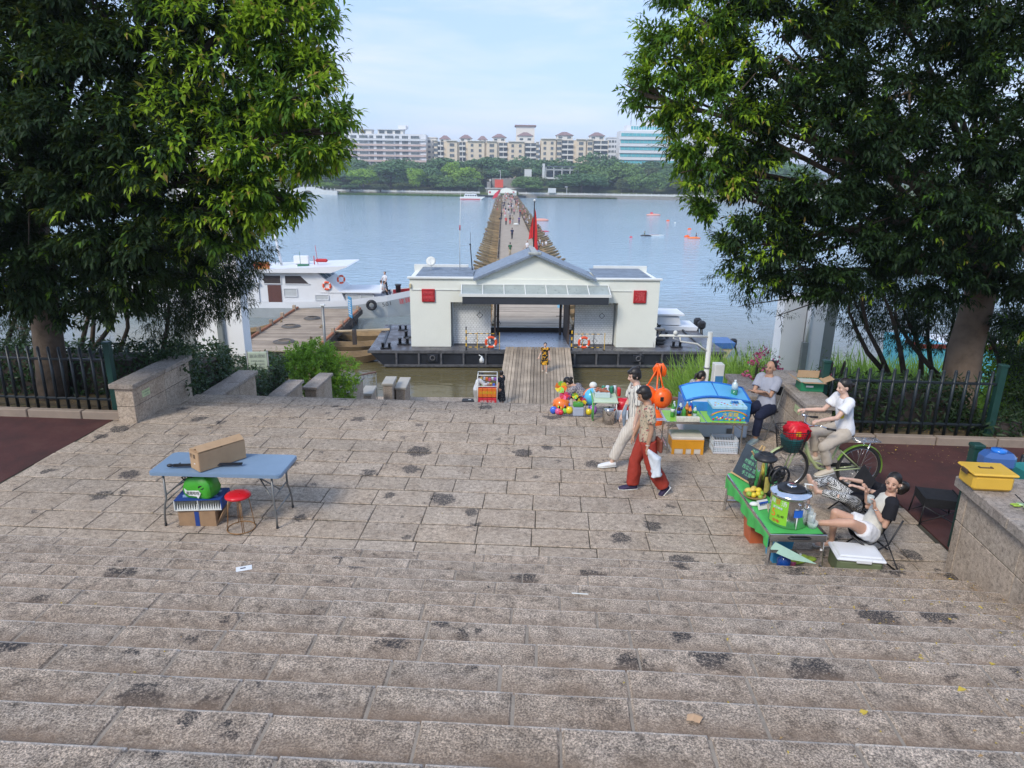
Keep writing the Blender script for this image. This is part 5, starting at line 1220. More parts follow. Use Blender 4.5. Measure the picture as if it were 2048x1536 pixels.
# ------------------------------------------------------------------ concrete pillars with drain pipes
M['conc'] = mat('white_concrete', (.92, .92, .91), .8, var=.07, vs=.7, bump=.2, bs=30, world=True); M['conc2'] = mat('grey_concrete', (.25, .27, .26), .85, var=.15, vs=1, bump=.3, bs=30, world=True)
def pillar(label, x0, x1, y, side, zb=-4, zt=9):
    w = x1-x0; t = thing('concrete_pillar', label, 'pillar', (x0, y, 0)); 
    b = B(); b.box((w*.27, 0, (zb+zt)/2), (w*.54, .5, zt-zb)); b.obj('panel', M['conc'], t)
    b = B(); b.box((w*.79, -.02, (zb+zt)/2), (w*.42, .56, zt-zb)); b.obj('panel', M['conc'], t)
    s = -.16 if side < 0 else w+.16
    b = B(); b.box((s, .3, (zb+zt)/2), (.32, 1.1, zt-zb)); b.obj('side_slab', M['conc2'], t)
    b = B(); b.box((w*.56, -.36, (zb)/2+.1), (.16, .12, -zb), bev=.01); b.obj('drain_box', M['conc2'], t)
    b = B(); b.tube([(w*.58, -.36, 0), (w*.58, -.36, zt)], .06, 8); b.obj('drain_pipe', M['conc'], t)
p0_, p1_ = GY(1556, 745, 18), GY(1625, 745, 18); pillar('white concrete pillar with a grey right side and drain pipe, right of the reeds', p0_.x-.15, p1_.x, 18, 1, zt=GY(1600, 588, 18).z)
p0_, p1_ = GY(405, 720, 20), GY(500, 720, 20); pillar('white concrete pillar with a grey left side and drain pipe, left of the pier', p0_.x, p1_.x, 20, -1, zt=5)

# lamp and camera pole
po = GY(1413, 790, 13.6); pt = GY(1421, 664, 13.6)
t = thing('camera_pole', 'white metal pole with a side arm, floodlight and cabinet beside the reeds', 'pole', (pt.x, 13.6, -1.4)); zt = pt.z+1.4
B().tube([(0, 0, 0), (0, 0, zt)], .052, 12).obj('pole', M['trimw'], t)
b = B(); b.tube([(0, 0, zt-.1), (-1.05, 0, zt-.08)], .027, 8); b.tube([(0, -.02, zt-.42), (-.25, 0, zt-.25), (-.6, 0, zt-.2), (-.62, 0, zt-.1)], .018, 6); b.obj('arm', M['trimw'], t)
b = B(); b.box((-1.05, -.05, zt+.06), (.20, .12, .05), bev=.015); b.tube([(-1.05, 0, zt-.06), (-1.05, 0, zt+.06)], .02); b.obj('floodlight', M['grey_tube'], t)
b = B(); b.ell((-.72, -.02, zt-.02), (.045, .045, .05)); b.tube([(-.72, 0, zt), (-.76, -.02, zt-.14), (-.66, -.02, zt-.16)], .012, 5); b.obj('camera', M['trimw'], t)
b = B(); b.tube([(-1.1, -.02, zt-.1), (-1.16, -.02, zt-.2), (-1.14, -.02, zt-.32)], .01, 5); b.obj('loose_cable', M['trimw'], t)
bx = B().box((.22, -.05, zt-.92), (.20, .22, .55), bev=.012).obj('cabinet', M['trimw'], t); B().box((.22, -.166, zt-1.02), (.16, .008, .26)).obj('blue_label', mat('blue_label', (.05, .22, .45), .5), bx)
for zz in (zt-.75, zt-1.12): B().ring((0, 0, zz), .07, .012, 14, 5).obj('band', M['grey_tube'], t)
# litter of yellow leaf bits on the right-hand steps
def litter(n, f, seed, cols):
    r = np.random.default_rng(seed); u, v, z = f(r, n); c, s = math.cos(PSI), math.sin(PSI); P = np.stack([c*u-s*v, s*u+c*v, z], 1)
    D = nrm(r.normal(size=(n, 3))*np.array([1, 1, .12])); N = nrm(np.array([0, 0, 1.])+r.normal(size=(n, 3))*.25); L_ = r.uniform(.012, .032, n)*(1+1.6*(r.random(n) < .05))
    return leaf_mesh('fallen_leaves', P, D, N, L_, L_*.5, cols, mi=r.integers(0, len(cols), n))
def stepz(v): k = np.clip(np.ceil((D0-v)/TREAD), 0, 18); return k*RISE+.006
yl = [mat('yellow_leaf_bits', (.50, .36, .05), .7), mat('tan_leaf_bits', (.38, .24, .10), .8), mat('brown_leaf_bits', (.16, .09, .05), .8)]
def f1(r, n): u = 4.5-np.abs(r.normal(size=n))*1.2; v = r.uniform(1.6, 6.9, n); return u, v, stepz(v)
link('fallen_leaves', litter(900, f1, 71, yl[:2]), None, kind='stuff')
def f2(r, n): u = r.uniform(5.2, 9, n); v = r.uniform(10.2, 12.2, n); return u, v, np.where(v > 11.15, .075, .02)
link('fallen_leaves', litter(500, f2, 72, yl), None, kind='stuff')
def f3(r, n): u = r.uniform(-7, 4.6, n); v = r.uniform(1.5, 11.5, n); return u, v, stepz(v)
link('fallen_leaves', litter(160, f3, 73, yl), None, kind='stuff')
def f4(r, n): u = r.uniform(-12, -7, n); v = r.uniform(11.4, 12.2, n); return u, v, np.full(n, .075)
link('fallen_leaves', litter(300, f4, 74, yl), None, kind='stuff')
o = B(); o.add([(-.03, -.015, .008), (.0, -.022, .014), (.035, 0, .008), (0, .02, .016)], [(0, 1, 2, 3)]); tag(o.obj('leaf', yl[0], None, W(*(lambda p: (loc_ := MP.inverted() @ p, (loc_.x, loc_.y, loc_.z))[1])(G(1921, 1381, 10*RISE+.01)))), 'single bright yellow fallen leaf on the lower right steps', 'leaf')
def paper(px, py, k, pts, m, name, lab, cat):
    p_ = G(px, py, k*RISE+.012); b = B(); b.add(pts, [tuple(range(len(pts)))]); tag(b.obj(name, m, None, p_), lab, cat)
def kof(py): # which tread a picture row near the middle falls on
    for k in range(0, 18):
        p_ = MP.inverted() @ G(1024, py, k*RISE)
        if p_.y > D0-k*TREAD and (k == 0 or p_.y < D0-(k-1)*TREAD): return k
    return 8
def onstep(px, py):
    for k in range(17, -1, -1):
        p_ = MP.inverted() @ G(px, py, k*RISE)
        if k == 0 or D0-k*TREAD <= p_.y <= D0-(k-1)*TREAD: return k
    return 0
k = onstep(1388, 1442); p_ = G(1388, 1442, k*RISE+.005); b = B(); r_ = random.Random(5)
pts = [(-.045, -.01, .012), (-.03, .028, .02), (.0, .02, .035), (.035, .03, .02), (.045, -.005, .03), (.02, -.03, .012), (-.02, -.028, .028), (0, 0, .045)]
b.add(pts, [(i, (i+1) % 7, 7) for i in range(7)]); tag(b.obj('crumpled_paper', mat('kraft_paper', (.50, .33, .20), .8), None, p_), 'crumpled tan paper scrap lying on a lower step', 'paper')
k = onstep(488, 1136); p_ = G(488, 1137, k*RISE+.006); t = B().box((0, 0, .002), (.15, .085, .003), 0, .35).obj('card', mat('white_card', (.75, .77, .78), .5), None, p_); tag(t, 'white printed card lying on the steps below the folding table', 'card')
B().box((-.01, 0, .0045), (.05, .02, .001), 0, .35).obj('print_mark', mat('dark_print', (.05, .06, .09), .6), t)
k = onstep(1160, 1188); p_ = G(1160, 1188, k*RISE+.006); tag(B().box((0, 0, .003), (.15, .012, .006), 0, -.1).obj('straw', M['trimw'], None, p_), 'white drinking straw lying on a step', 'straw')
# ------------------------------------------------------------------ left: folding table and what stands round it
# top outline: near-left, near-right, far-right, far-left
T0 = Vector((-3.45, 7.92, 0)); TA = R(-2.5)
t = thing('folding_table', 'grey-blue plastic folding table with bent tube legs standing alone on the plaza', 'table', T0, TA)
tw, td, th = 1.62, .64, .74
b = B(); b.prism([(x, y) for cx, cy, a0 in ((tw/2-.05, td/2-.05, 0), (-tw/2+.05, td/2-.05, 90), (-tw/2+.05, -td/2+.05, 180), (tw/2-.05, -td/2+.05, 270)) for a in (0, 30, 60, 90) for x, y in [(cx+.05*math.cos(R(a0+a)), cy+.05*math.sin(R(a0+a)))]], th-.045, th-.006)
b.prism([(x*.992, y*.985) for x, y in [(tw/2, -td/2+.05), (tw/2, td/2-.05), (tw/2-.05, td/2), (-tw/2+.05, td/2), (-tw/2, td/2-.05), (-tw/2, -td/2+.05), (-tw/2+.05, -td/2), (tw/2-.05, -td/2)]], th-.006, th)
b.obj('tabletop', mat('blue_grey_plastic', (.20, .29, .40), .4, var=.06, vs=3, bump=.1, bs=200), t)
for s in (-1, 1):
    for q in (-1, 1):
        b = B(); xx = s*(tw/2-.14); b.tube([(xx, q*.24, th-.04), (xx, q*.24, .36), (xx+s*.015, q*.265, .28), (xx+s*.03, q*.28, .14), (xx+s*.03, q*.28, .03)], .0135, 8); b.obj('leg', M['grey_tube'], t)
        b = B(); b.tube([(xx+s*.03, q*.28, 0), (xx+s*.03, q*.28, .035)], .017, 8); b.obj('foot_cap', M['black'], t)
    b = B(); b.tube([(xx, -.24, .40), (xx, .24, .40)], .010, 6); b.tube([(xx+s*.02, -.27, .22), (xx+s*.02, .27, .22)], .010, 6); b.tube([(xx, 0, .40), (s*.42, 0, .55), (s*.22, 0, th-.05)], .010, 6); b.tube([(xx, -.22, .32), (s*.42, 0, .55)], .009, 6); b.obj('brace', M['grey_tube'], t)
def carton(name, label, loc, rz, w, d, h, m, par=None, flaps=None, tape=None):
    t = thing(name, label, 'box', loc, rz); b = B(); k = .008
    b.box((0, -d/2, h/2), (w, k, h)); b.box((0, d/2, h/2), (w, k, h)); b.box((-w/2, 0, h/2), (k, d-k, h)); b.box((w/2, 0, h/2), (k, d-k, h)); b.box((0, 0, k), (w-k, d-k, k)); b.obj('carton', m, t)
    for i, (kind, ang) in enumerate(flaps or [('f', 4), ('b', 4), ('l', -2), ('r', -2)]):
        b = B(); L2 = (d if kind in 'fb' else w*1.0)*.48; W2 = (w if kind in 'fb' else d)*.98
        b.T = Matrix.Rotation({'f': 0, 'r': PI/2, 'b': PI, 'l': -PI/2}[kind], 4, 'Z') @ Matrix.Translation((0, -(d if kind in 'fb' else w)/2, h+.004*i)) @ Matrix.Rotation(R(ang), 4, 'X')
        b.box((0, L2/2, .004), (W2, L2, .005)); b.obj('flap', m, t)
    if tape: b = B(); b.box((0, -d/2-.006, h*.5), (tape[0], .003, h*tape[1])); b.obj('tape', tape[2], t)
    return t
bx = carton('cardboard_box', 'long brown cardboard box lying on the grey-blue folding table', (-3.52, 7.92, th+.012), R(48), .60, .22, .235, M['card'], flaps=[('l', 0), ('r', 0), ('f', 6), ('b', 30)])
b = B(); b.box((.305, 0, .08), (.003, .03, .012)); b.obj('label_strip', M['trimw'], bx); bx.rotation_euler.z = R(-130)
tx = text('刃 双', .06, M['black'], bx, (.306, -.03, .17), (PI/2, 0, PI/2), ext=.0005)
t = thing('folded_tripod', 'folded black tripod lying on the table under the cardboard box', 'tripod', (-3.75, 7.78, th+.02), R(6))
for dy in (-.012, .012, 0): 
    B().tube([(-.26, dy, .012 if dy else .03), (.55, dy*1.6, .012 if dy else .02)], .010, 6).obj('leg', M['black'], t)
b = B(); b.ell((-.3, 0, .02), (.04, .022, .022)); b.box((.0, 0, .02), (.05, .06, .05), bev=.01); b.tube([(-.22, 0, .02), (-.2, .07, .02)], .007, 5); b.obj('head', M['black'], t)
cb = carton('cardboard_box', 'worn brown carton sealed with blue tape standing on the ground under the table', (-3.76, 7.84, 0), R(-1), .46, .34, .20, M['carddark'], tape=(.055, 1, mat('blue_tape', (.02, .06, .25), .4)))
B().box((.27, .02, .11), (.008, .30, .24), 0, Matrix.Rotation(R(28), 3, 'Y')).obj('side_flap', M['card'], cb)
t = thing('paper_rack', 'blue printed rack full of white folded papers under the table', 'box', (-3.74, 7.82, .225), R(4))
M['rackblue'] = mat('blue_print_card', (.02, .06, .26), .5, var=.2, vs=9)
b = B(); b.box((0, 0, .135), (.56, .34, .008), 0); b.box((0, 0, .0), (.56, .34, .008), 1); 
for x in (-.28, .28): b.box((x, 0, .067), (.01, .34, .13), 0 if x > 0 else 1)
b.box((0, -.16, .067), (.008, .02, .13), 1); b.box((0, .165, .067), (.55, .008, .13), 0); b.obj('rack', [M['rackblue'], M['trimw']], t)
b = B()
for x, w_ in ((-.17, .10), (.12, .14)): b.box((x, -.03, .14), (w_, .03, .002)); b.box((x+.02, -.07, .14), (w_*1.1, .022, .002))
b.box((.17, .07, .14), (.10, .06, .002)); b.obj('print_marks', mat('pale_blue_print', (.35, .5, .75), .5), t)
for i in range(19):
    x = -.26+i*.0285; b = B(); b.add([(x, -.155, .008), (x+.012, -.150, .125), (x+.014, .14, .125), (x+.002, .14, .008)], [(0, 1, 2, 3), (3, 2, 1, 0)]); b.add([(x, -.156, .008), (x+.02, -.156, .008), (x+.010, -.15, .085)], [(0, 1, 2)]); b.obj('paper', M['trimw'], t)
# green carrier bag
def bag_mesh(w, d, h, seed, neck=.5, fold=.02):
    r = random.Random(seed); b = B(); n = 28; rows = []
    for i, z in enumerate((0, .12, .35, .6, .8, .92, 1.0)):
        f = [.92, 1.02, 1.05, .98, .8, .62, neck][i]; row = []
        for j in range(n):
            a = 2*PI*j/n; e = .35; cx = math.copysign(abs(math.cos(a))**e, math.cos(a)); cy = math.copysign(abs(math.sin(a))**e, math.sin(a))
            q = 1+fold*math.sin(j*2.7+i*1.3)*(1+i*.8)+r.uniform(-.01, .01); row.append((cx*w/2*f*q, cy*d/2*f*q, z*h))
        rows.append(row)
    vs = [v for q in rows for v in q]; b.add(vs, [(i*n+j, i*n+(j+1) % n, (i+1)*n+(j+1) % n, (i+1)*n+j) for i in range(len(rows)-1) for j in range(n)], 0, True); b.add(rows[0], [tuple(range(n))[::-1]]); b.add(rows[-1], [tuple(range(n))]); return b
t = thing('carrier_bag', 'bright green shopping bag with a white speech bubble print under the table', 'bag', (-3.72, 7.80, .37), R(-10))
bag_mesh(.37, .24, .29, 3).obj('bag', mat('green_bag_plastic', (.06, .36, .03), .35, var=.1), t)
b = B(); b.prism([(-.15, .13), (-.11, .10), (.04, .115), (.07, .08), (.05, .04), (.03, .01), (.01, .035), (-.09, .04), (-.14, .07)], -.003, .003, 0, Matrix.Translation((.0, -.136, .0)) @ Matrix.Rotation(PI/2-.04, 4, 'X')); b.obj('white_print', M['trimw'], t)
b = B(); b.prism([(.07+.04*math.cos(a), .15+.026*math.sin(a)) for a in np.linspace(0, 2*PI, 12, endpoint=False)], -.003, .003, 0, Matrix.Translation((.0, -.133, .0)) @ Matrix.Rotation(PI/2-.1, 4, 'X')); b.obj('round_print', M['black'], t)
text('逛逛吃吃', .045, M['black'], t, (-.035, -.142, .075), (PI/2-.04, -.05, 0), ext=.0006)
b = B(); b.tube([(-.15, -.10, .22), (-.17, -.12, .27), (-.12, -.12, .29), (-.04, -.1, .27)], .008, 6); b.tube([(-.15, .02, .24), (-.05, -.02, .33), (.06, .0, .26)], .010, 6); b.obj('handle', M['black'], t)
t = thing('stool', 'round red stool on thin rusty gold wire legs beside the folding table', 'stool', (-3.21, 7.62, 0))
B().lathe([(.001, .425), (.13, .425), (.152, .435), (.155, .45), (.14, .468), (.09, .478), (.001, .48)], (0, 0, 0), 28).obj('seat', mat('red_vinyl', (.62, .012, .02), .3, var=.06), t)
M['goldwire'] = mat('rusty_gold_wire', (.36, .19, .07), .45, .5, var=.3, vs=20)
for i in range(4):
    a = i*PI/2+.5
    for s in (-.06, .06): B().tube([(.115*math.cos(a+s), .115*math.sin(a+s), .43), (.16*math.cos(a+s), .16*math.sin(a+s), .01)], .0045, 6).obj('leg', M['goldwire'], t)
B().ring((0, 0, .008), .165, .006, 28, 6).obj('base_ring', M['goldwire'], t)

# ------------------------------------------------------------------ drink stall in the middle right
M['lime'] = mat('lime_tabletop', (.28, .58, .06), .4, var=.05)
t = thing('stall_table', 'folding stall table with a lime green top carrying bottles and a candy box', 'table', (3.24, 10.33, 0), R(-3))
tw, td, th = 1.26, .56, .56
b = B(); b.box((0, 0, th-.008), (tw, td, .012), 0, bev=.004); b.obj('tabletop', M['lime'], t)
b = B(); b.box((0, -td/2, th-.018), (tw+.02, .02, .035)); b.box((0, td/2, th-.018), (tw+.02, .02, .035)); b.box((-tw/2, 0, th-.018), (.02, td, .035)); b.box((tw/2, 0, th-.018), (.02, td, .035)); b.box((.0, 0, th-.0005), (.018, td, .004)); b.obj('rim', M['steel'], t)
for s in (-1, 1):
    for q in (-1, 1): B().bar((s*(tw/2-.05), q*.22, th-.02), (s*(tw/2-.05), q*.25, 0), .022, m=0).obj('leg', M['steel'], t)
    b = B(); b.bar((s*(tw/2-.05), -.25, .1), (s*(tw/2-.05), .25, .1), .014); b.bar((s*(tw/2-.05), -.23, .42), (s*(tw/2-.22), -.2, th-.02), .012); b.obj('brace', M['steel'], t)
def bottle(p, h, r, liq, capc, label, body='clear', shape='pet', lab=None, grp='bottles on the drink stall'):
    t = thing('bottle', label, 'bottle', p, 0, grp)
    if shape == 'pet': pr_ = [(.001, 0), (r*.92, .004), (r, .02), (r, h*.30), (r*.93, h*.36), (r, h*.42), (r, h*.62), (r*.75, h*.76), (r*.38, h*.88), (r*.36, h*.93)]
    elif shape == 'can': pr_ = [(.001, 0), (r*.9, .003), (r, .012), (r, h*.93), (r*.85, h*.99), (.001, h)]
    else: pr_ = [(.001, 0), (r, .006), (r, h*.70), (r*.7, h*.8), (r*.4, h*.88), (r*.4, h*.94)]
    B().lathe(pr_, (0, 0, 0), 12).obj('body', liq, t)
    if shape != 'can': B().lathe([(r*.42, h*.92), (r*.42, h), (.001, h)], (0, 0, 0), 10).obj('cap', capc, t)
    if lab: B().lathe([(r*1.02, h*.40), (r*1.02, h*.64)], (0, 0, 0), 12).obj('label', lab, t)
    return t
def cm(n, c, r=.25): return mat(n, c, r, var=.05, bump=0, coat=.3)
M['cola'] = cm('dark_cola', (.03, .015, .01)); M['pblue'] = cm('blue_label_plastic', (.02, .08, .40)); M['pgreen'] = cm('green_soda', (.07, .30, .05)); M['porange'] = cm('orange_drink', (.70, .22, .03)); M['pwater'] = cm('clear_water', (.50, .60, .60), .12); M['pred'] = cm('red_cap', (.55, .02, .02)); M['pamber'] = cm('amber_tea', (.50, .20, .04))
TP = Vector((3.24, 10.33, 0))
sp = [(-.50, -.03, .22, M['pgreen'], M['pgreen'], 'green cap tea bottle at the far left of the drink row', M['trimw']), (-.42, -.10, .21, M['cola'], M['pblue'], 'dark cola bottle with a blue label', M['pblue']), (-.36, .04, .24, M['pwater'], M['pblue'], 'clear water bottle with a blue cap behind the green soda', M['pblue']), (-.33, -.08, .19, M['pgreen'], M['pgreen'], 'short green soda bottle', None),
      (-.26, .02, .24, M['pamber'], M['trimw'], 'amber tea bottle with a white cap', M['porange']), (-.24, -.10, .21, M['porange'], M['pred'], 'orange drink bottle with a red cap', M['cola']), (-.15, -.06, .20, M['pwater'], M['pgreen'], 'clear bottle with a green cap at the right end of the row', M['pgreen']), (-.45, .10, .22, M['pwater'], M['trimw'], 'plain clear water bottle at the back left', M['pgreen']), (-.18, .08, .23, M['pblue'], M['trimw'], 'blue bottle at the back right', None)]
for x, y, h, l, c, lb, la in sp: bottle(TP+Vector((x, y, th)), h, .033, l, c, lb, lab=la)
o = B().box((-.30, -.23, th+.035), (.36, .085, .07), bev=.004).obj('snack_box', mat('snack_carton', (.65, .62, .50), .5, var=.3, vs=25), None, TP); tag(o, 'low white and green snack carton in front of the bottles', 'box')
t = thing('price_card', 'white and blue price card hanging off the left end of the stall table', 'sign', TP+Vector((-.66, -.12, th-.01)), R(8)); B().box((-.09, 0, 0), (.24, .18, .004), 0, Matrix.Rotation(R(-8), 3, 'X')).obj('card', M['trimw'], t)
b = B()
for i in range(3): b.box((-.09, -.05+.05*i, .008-.007*i), (.18, .03, .003), 0, Matrix.Rotation(R(-8), 3, 'X'))
b.obj('blue_print', M['pblue'], t)
# printed candy box
cy = thing('candy_box', 'colourful blue printed carton with a rainbow and candies on the stall table', 'box', TP+Vector((.36, -.04, th)), R(-3))
M['candy'] = mat('sky_blue_print', (.04, .30, .62), .35, var=.12, vs=6); M['candytop'] = mat('pale_print_lid', (.38, .62, .72), .35, var=.25, vs=14)
B().box((0, 0, .10), (.52, .34, .20), bev=.003).obj('carton', M['candy'], cy); B().box((0, 0, .222), (.54, .36, .045), bev=.003).obj('lid', M['candytop'], cy)
cols = [(.65, .02, .03), (.8, .35, .02), (.75, .65, .05), (.08, .40, .08), (.55, .1, .35)]
for i, c in enumerate(cols[:4]):
    b = B(); pts = [((.30-.012*i)*math.cos(a), -.176, (.30-.012*i)*math.sin(a)*.42+.055) for a in np.linspace(.25, PI-.25, 12)]; b.tube(pts, .004, 4); b.obj('rainbow_band', cm('print_%d' % i, c), cy)
for i in range(18):
    x = -.24+.028*i; b = B(); z = .025+.03*((i*7) % 3)/2*(1 if abs(x) > .08 else .6); b.ell((x, -.172, z), (.018, .006, .018), 8, 5); b.obj('printed_candy', cm('print_%d' % ((i*3) % 5), cols[(i*3) % 5]), cy)
tx = text('水果糖', .085, cm('yellow_print', (.80, .60, .05)), cy, (.02, -.174, .10), (PI/2, 0, 0), ext=.001)
for i in range(14): b = B(); b.ell((-.22+.034*i, -.12+.16*((i*5) % 7)/7, .246), (.016, .02, .003), 8, 4); b.obj('printed_candy', cm('print_%d' % (i % 5), cols[i % 5]), cy)
b = B()
for i in range(9): b.tube([(.12+.02*math.sin(i*1.7), .02*math.cos(i*2.3), .25), (.12+.05*math.sin(i*2.9), .03*math.cos(i), .275), (.12+.07*math.sin(i*2.1), .05*math.cos(i*1.1), .25)], .006, 4)
tag(b.obj('blue_ribbon', cm('blue_ribbon', (.03, .22, .60), .4), None, cy.location, R(-3)), 'crumpled blue plastic ribbon on the candy box lid', 'ribbon')
t = thing('water_bottle', 'big clear bottle half full of green drink standing behind the candy box', 'bottle', (3.93, 10.95, .70)); M['gliq'] = cm('green_liquid', (.03, .22, .12), .15)
B().lathe([(.001, 0), (.052, .004), (.055, .02), (.055, .13)], (0, 0, 0), 16).obj('drink', M['gliq'], t); B().lathe([(.055, .13), (.055, .19), (.04, .24), (.018, .265), (.017, .28)], (0, 0, 0), 16).obj('body', M['pwater'], t); B().lathe([(.020, .275), (.020, .295), (.001, .295)], (0, 0, 0), 10).obj('cap', M['trimw'], t)
# chest freezer
fz = thing('chest_freezer', 'blue chest freezer with a curved glass top behind the stall table', 'freezer', (3.62, 11.02, 0), R(-3)); M['fzblue'] = mat('freezer_blue', (.03, .30, .62), .35, var=.06); M['fzwhite'] = mat('freezer_white', (.66, .72, .78), .35, var=.05)
b = B(); b.box((0, 0, .33), (1.08, .54, .60), 1, bev=.02); b.obj('cabinet', [M['fzblue'], M['fzwhite']], fz)
b = B(); b.box((0, -.275, .50), (1.09, .012, .34), 0, bev=.004); b.box((-.545, 0, .50), (.012, .54, .34), 0, bev=.004); b.obj('printed_panel', mat('blue_violet_print', (.05, .26, .62), .35, var=.3, vs=4), fz)
k = 8; b = B(); vs = []
for i in range(k+1):
    x = -.54+1.08*i/k; z = .70+.09*math.sin(PI*(i/k)**.8)
    vs += [(x, -.27, z-.03), (x, .27, z+.06)]
b.add(vs, [(2*i, 2*i+2, 2*i+3, 2*i+1) for i in range(k)], 0, True); b.obj('glass_lid', mat('light_blue_lid_glass', (.10, .42, .72), .15, var=.05, bump=0), fz)
b = B(); b.tube([vs[2*i] for i in range(k+1)], .022, 6); b.tube([vs[2*i+1] for i in range(k+1)], .018, 6)
for i in (0, k): b.tube([vs[2*i], vs[2*i+1]], .02, 6)
i = 4; b.tube([vs[2*i], vs[2*i+1]], .009, 5); b.obj('lid_frame', mat('deep_blue_frame', (.02, .14, .50), .35), fz)
b = B(); b.add([(-.54, -.272, .62), (.54, -.272, .62)] + [vs[2*i] for i in range(k, -1, -1)], [tuple(range(k+3))]); b.obj('end_panel', M['fzwhite'], fz)
B().box((.25, -.282, .16), (.12, .01, .09)).obj('vent', M['grey_tube'], fz)
# foam box with orange tape, plastic crate
fo = thing('foam_box', 'white foam box wrapped in orange tape under the stall table', 'box', (2.98, 10.27, 0), R(-2)); M['foam'] = mat('dirty_foam', (.62, .56, .48), .9, var=.15, vs=9); M['otape'] = mat('orange_tape', (.68, .30, .02), .35, var=.15, vs=7)
B().box((0, 0, .12), (.50, .36, .24), bev=.01).obj('box', M['foam'], fo); B().box((0, 0, .265), (.51, .37, .05), bev=.012).obj('lid', M['foam'], fo)
b = B(); b.box((0, -.184, .16), (.50, .006, .13)); b.box((-.253, 0, .16), (.006, .36, .13)); b.box((0, 0, .235), (.514, .374, .02), bev=.006)
for x in (-.23, -.05, .08, .23): b.box((x, -.184, .05), (.045, .005, .10))
b.obj('tape', M['otape'], fo)
cr_ = thing('plastic_crate', 'white plastic crate with slotted sides under the stall table', 'crate', (3.60, 10.25, 0), R(-4)); b = B(); w, d, h = .38, .28, .24
for z in (.02, .12, .23): b.box((0, -d/2, z), (w, .012, .022)); b.box((0, d/2, z), (w, .012, .022)); b.box((-w/2, 0, z), (.012, d, .022)); b.box((w/2, 0, z), (.012, d, .022))
b.box((0, 0, .008), (w, d, .01)); b.obj('frame', mat('crate_plastic', (.62, .62, .64), .5), cr_)
b = B()
for i in range(16):
    x = -w/2+w*i/15
    for y in (-d/2, d/2): b.box((x, y, .12), (.009, .009, .22))
for i in range(11):
    y = -d/2+d*i/10
    for x in (-w/2, w/2): b.box((x, y, .12), (.009, .009, .22))
for z in (.055, .085, .155, .19): b.box((0, -d/2, z), (w, .006, .008)); b.box((-w/2, 0, z), (.006, d, .008))
b.obj('bars', M['fzwhite'], cr_, kind='stuff')
# metal folding chair of the seated man
fc = thing('folding_chair', 'grey metal folding chair under the man with crossed arms', 'chair', (4.62, 11.02, 0), R(62))
for s in (-1, 1):
    b = B(); b.tube([(s*.21, .24, 0), (s*.20, -.02, .42), (s*.19, -.22, .86)], .012, 7); b.obj('leg', M['grey_tube'], fc)
    b = B(); b.tube([(s*.19, -.26, 0), (s*.19, .10, .43)], .012, 7); b.obj('leg', M['grey_tube'], fc)
b = B(); b.tube([(-.21, .24, .015), (.21, .24, .015)], .011, 6); b.tube([(-.19, -.26, .015), (.19, -.26, .015)], .011, 6); b.obj('stretcher', M['grey_tube'], fc)
B().box((0, .02, .43), (.38, .36, .03), bev=.012).obj('seat', M['black'], fc); B().box((0, -.21, .78), (.38, .025, .16), bev=.01).obj('backrest', M['black'], fc)
# orange rescue floats on a stand
q0 = GY(1318, 800, 11.7)
st_ = thing('display_stand', 'black hooked stand from which the orange swim floats hang', 'stand', (2.86, 11.75, -.05)); zt = GY(1318, 725, 11.75).z+.05
b = B(); b.tube([(0, 0, 0), (0, 0, zt-.06), (-.02, 0, zt), (-.10, 0, zt+.01), (-.13, 0, zt-.02)], .010, 7); b.box((0, 0, .01), (.3, .3, .02)); b.obj('pole', M['black'], st_)
def swim_float(px, py, r, Y, lab, el=(1, .8, 1.08)):
    p_ = GY(px, py, Y); t = thing('swim_float', lab, 'float', p_, 0, 'orange swim floats hanging on the stand'); M['float'] = mat('orange_inflatable', (.90, .14, .015), .3, var=.05, vs=2, sss=.1)
    B().ell((0, 0, 0), (r*el[0], r*el[1], r*el[2]), 22, 14).obj('bladder', M['float'], t); B().tube([(0, 0, r*el[2]*.95), (.0, 0, r*el[2]*1.1)], .02, 8).obj('valve', M['float'], t)
    b = B(); b.tube([(0, 0, r), tuple(Vector((2.80, 11.73, zt-.12))-p_)], .016, 5); b.obj('strap', M['float'], t)
    b = B(); b.box((-.04*(1), -r*el[1]*.97, .02), (.06, .02, .08), bev=.008); b.obj('black_print', M['black'], t)
swim_float(1293, 792, .185, 11.65, 'left orange swim float partly hidden by the walking women'); swim_float(1325, 796, .175, 11.55, 'right orange swim float, the largest, hanging beside the freezer'); swim_float(1309, 838, .17, 11.5, 'lowest orange swim float resting behind the stall table')
b = B()
for i in range(10): b.tube([(-.08+.01*i, 0, zt-.02), (-.14+.025*i, .02, zt-.12-.02*(i % 3)), (-.10+.02*i, 0, zt-.26+.03*(i % 2))], .018, 5)
b.obj('strap_bundle', M['float'], st_); B().box((-.04, .05, zt-.62), (.22, .02, .22)).obj('white_board', M['trimw'], st_)
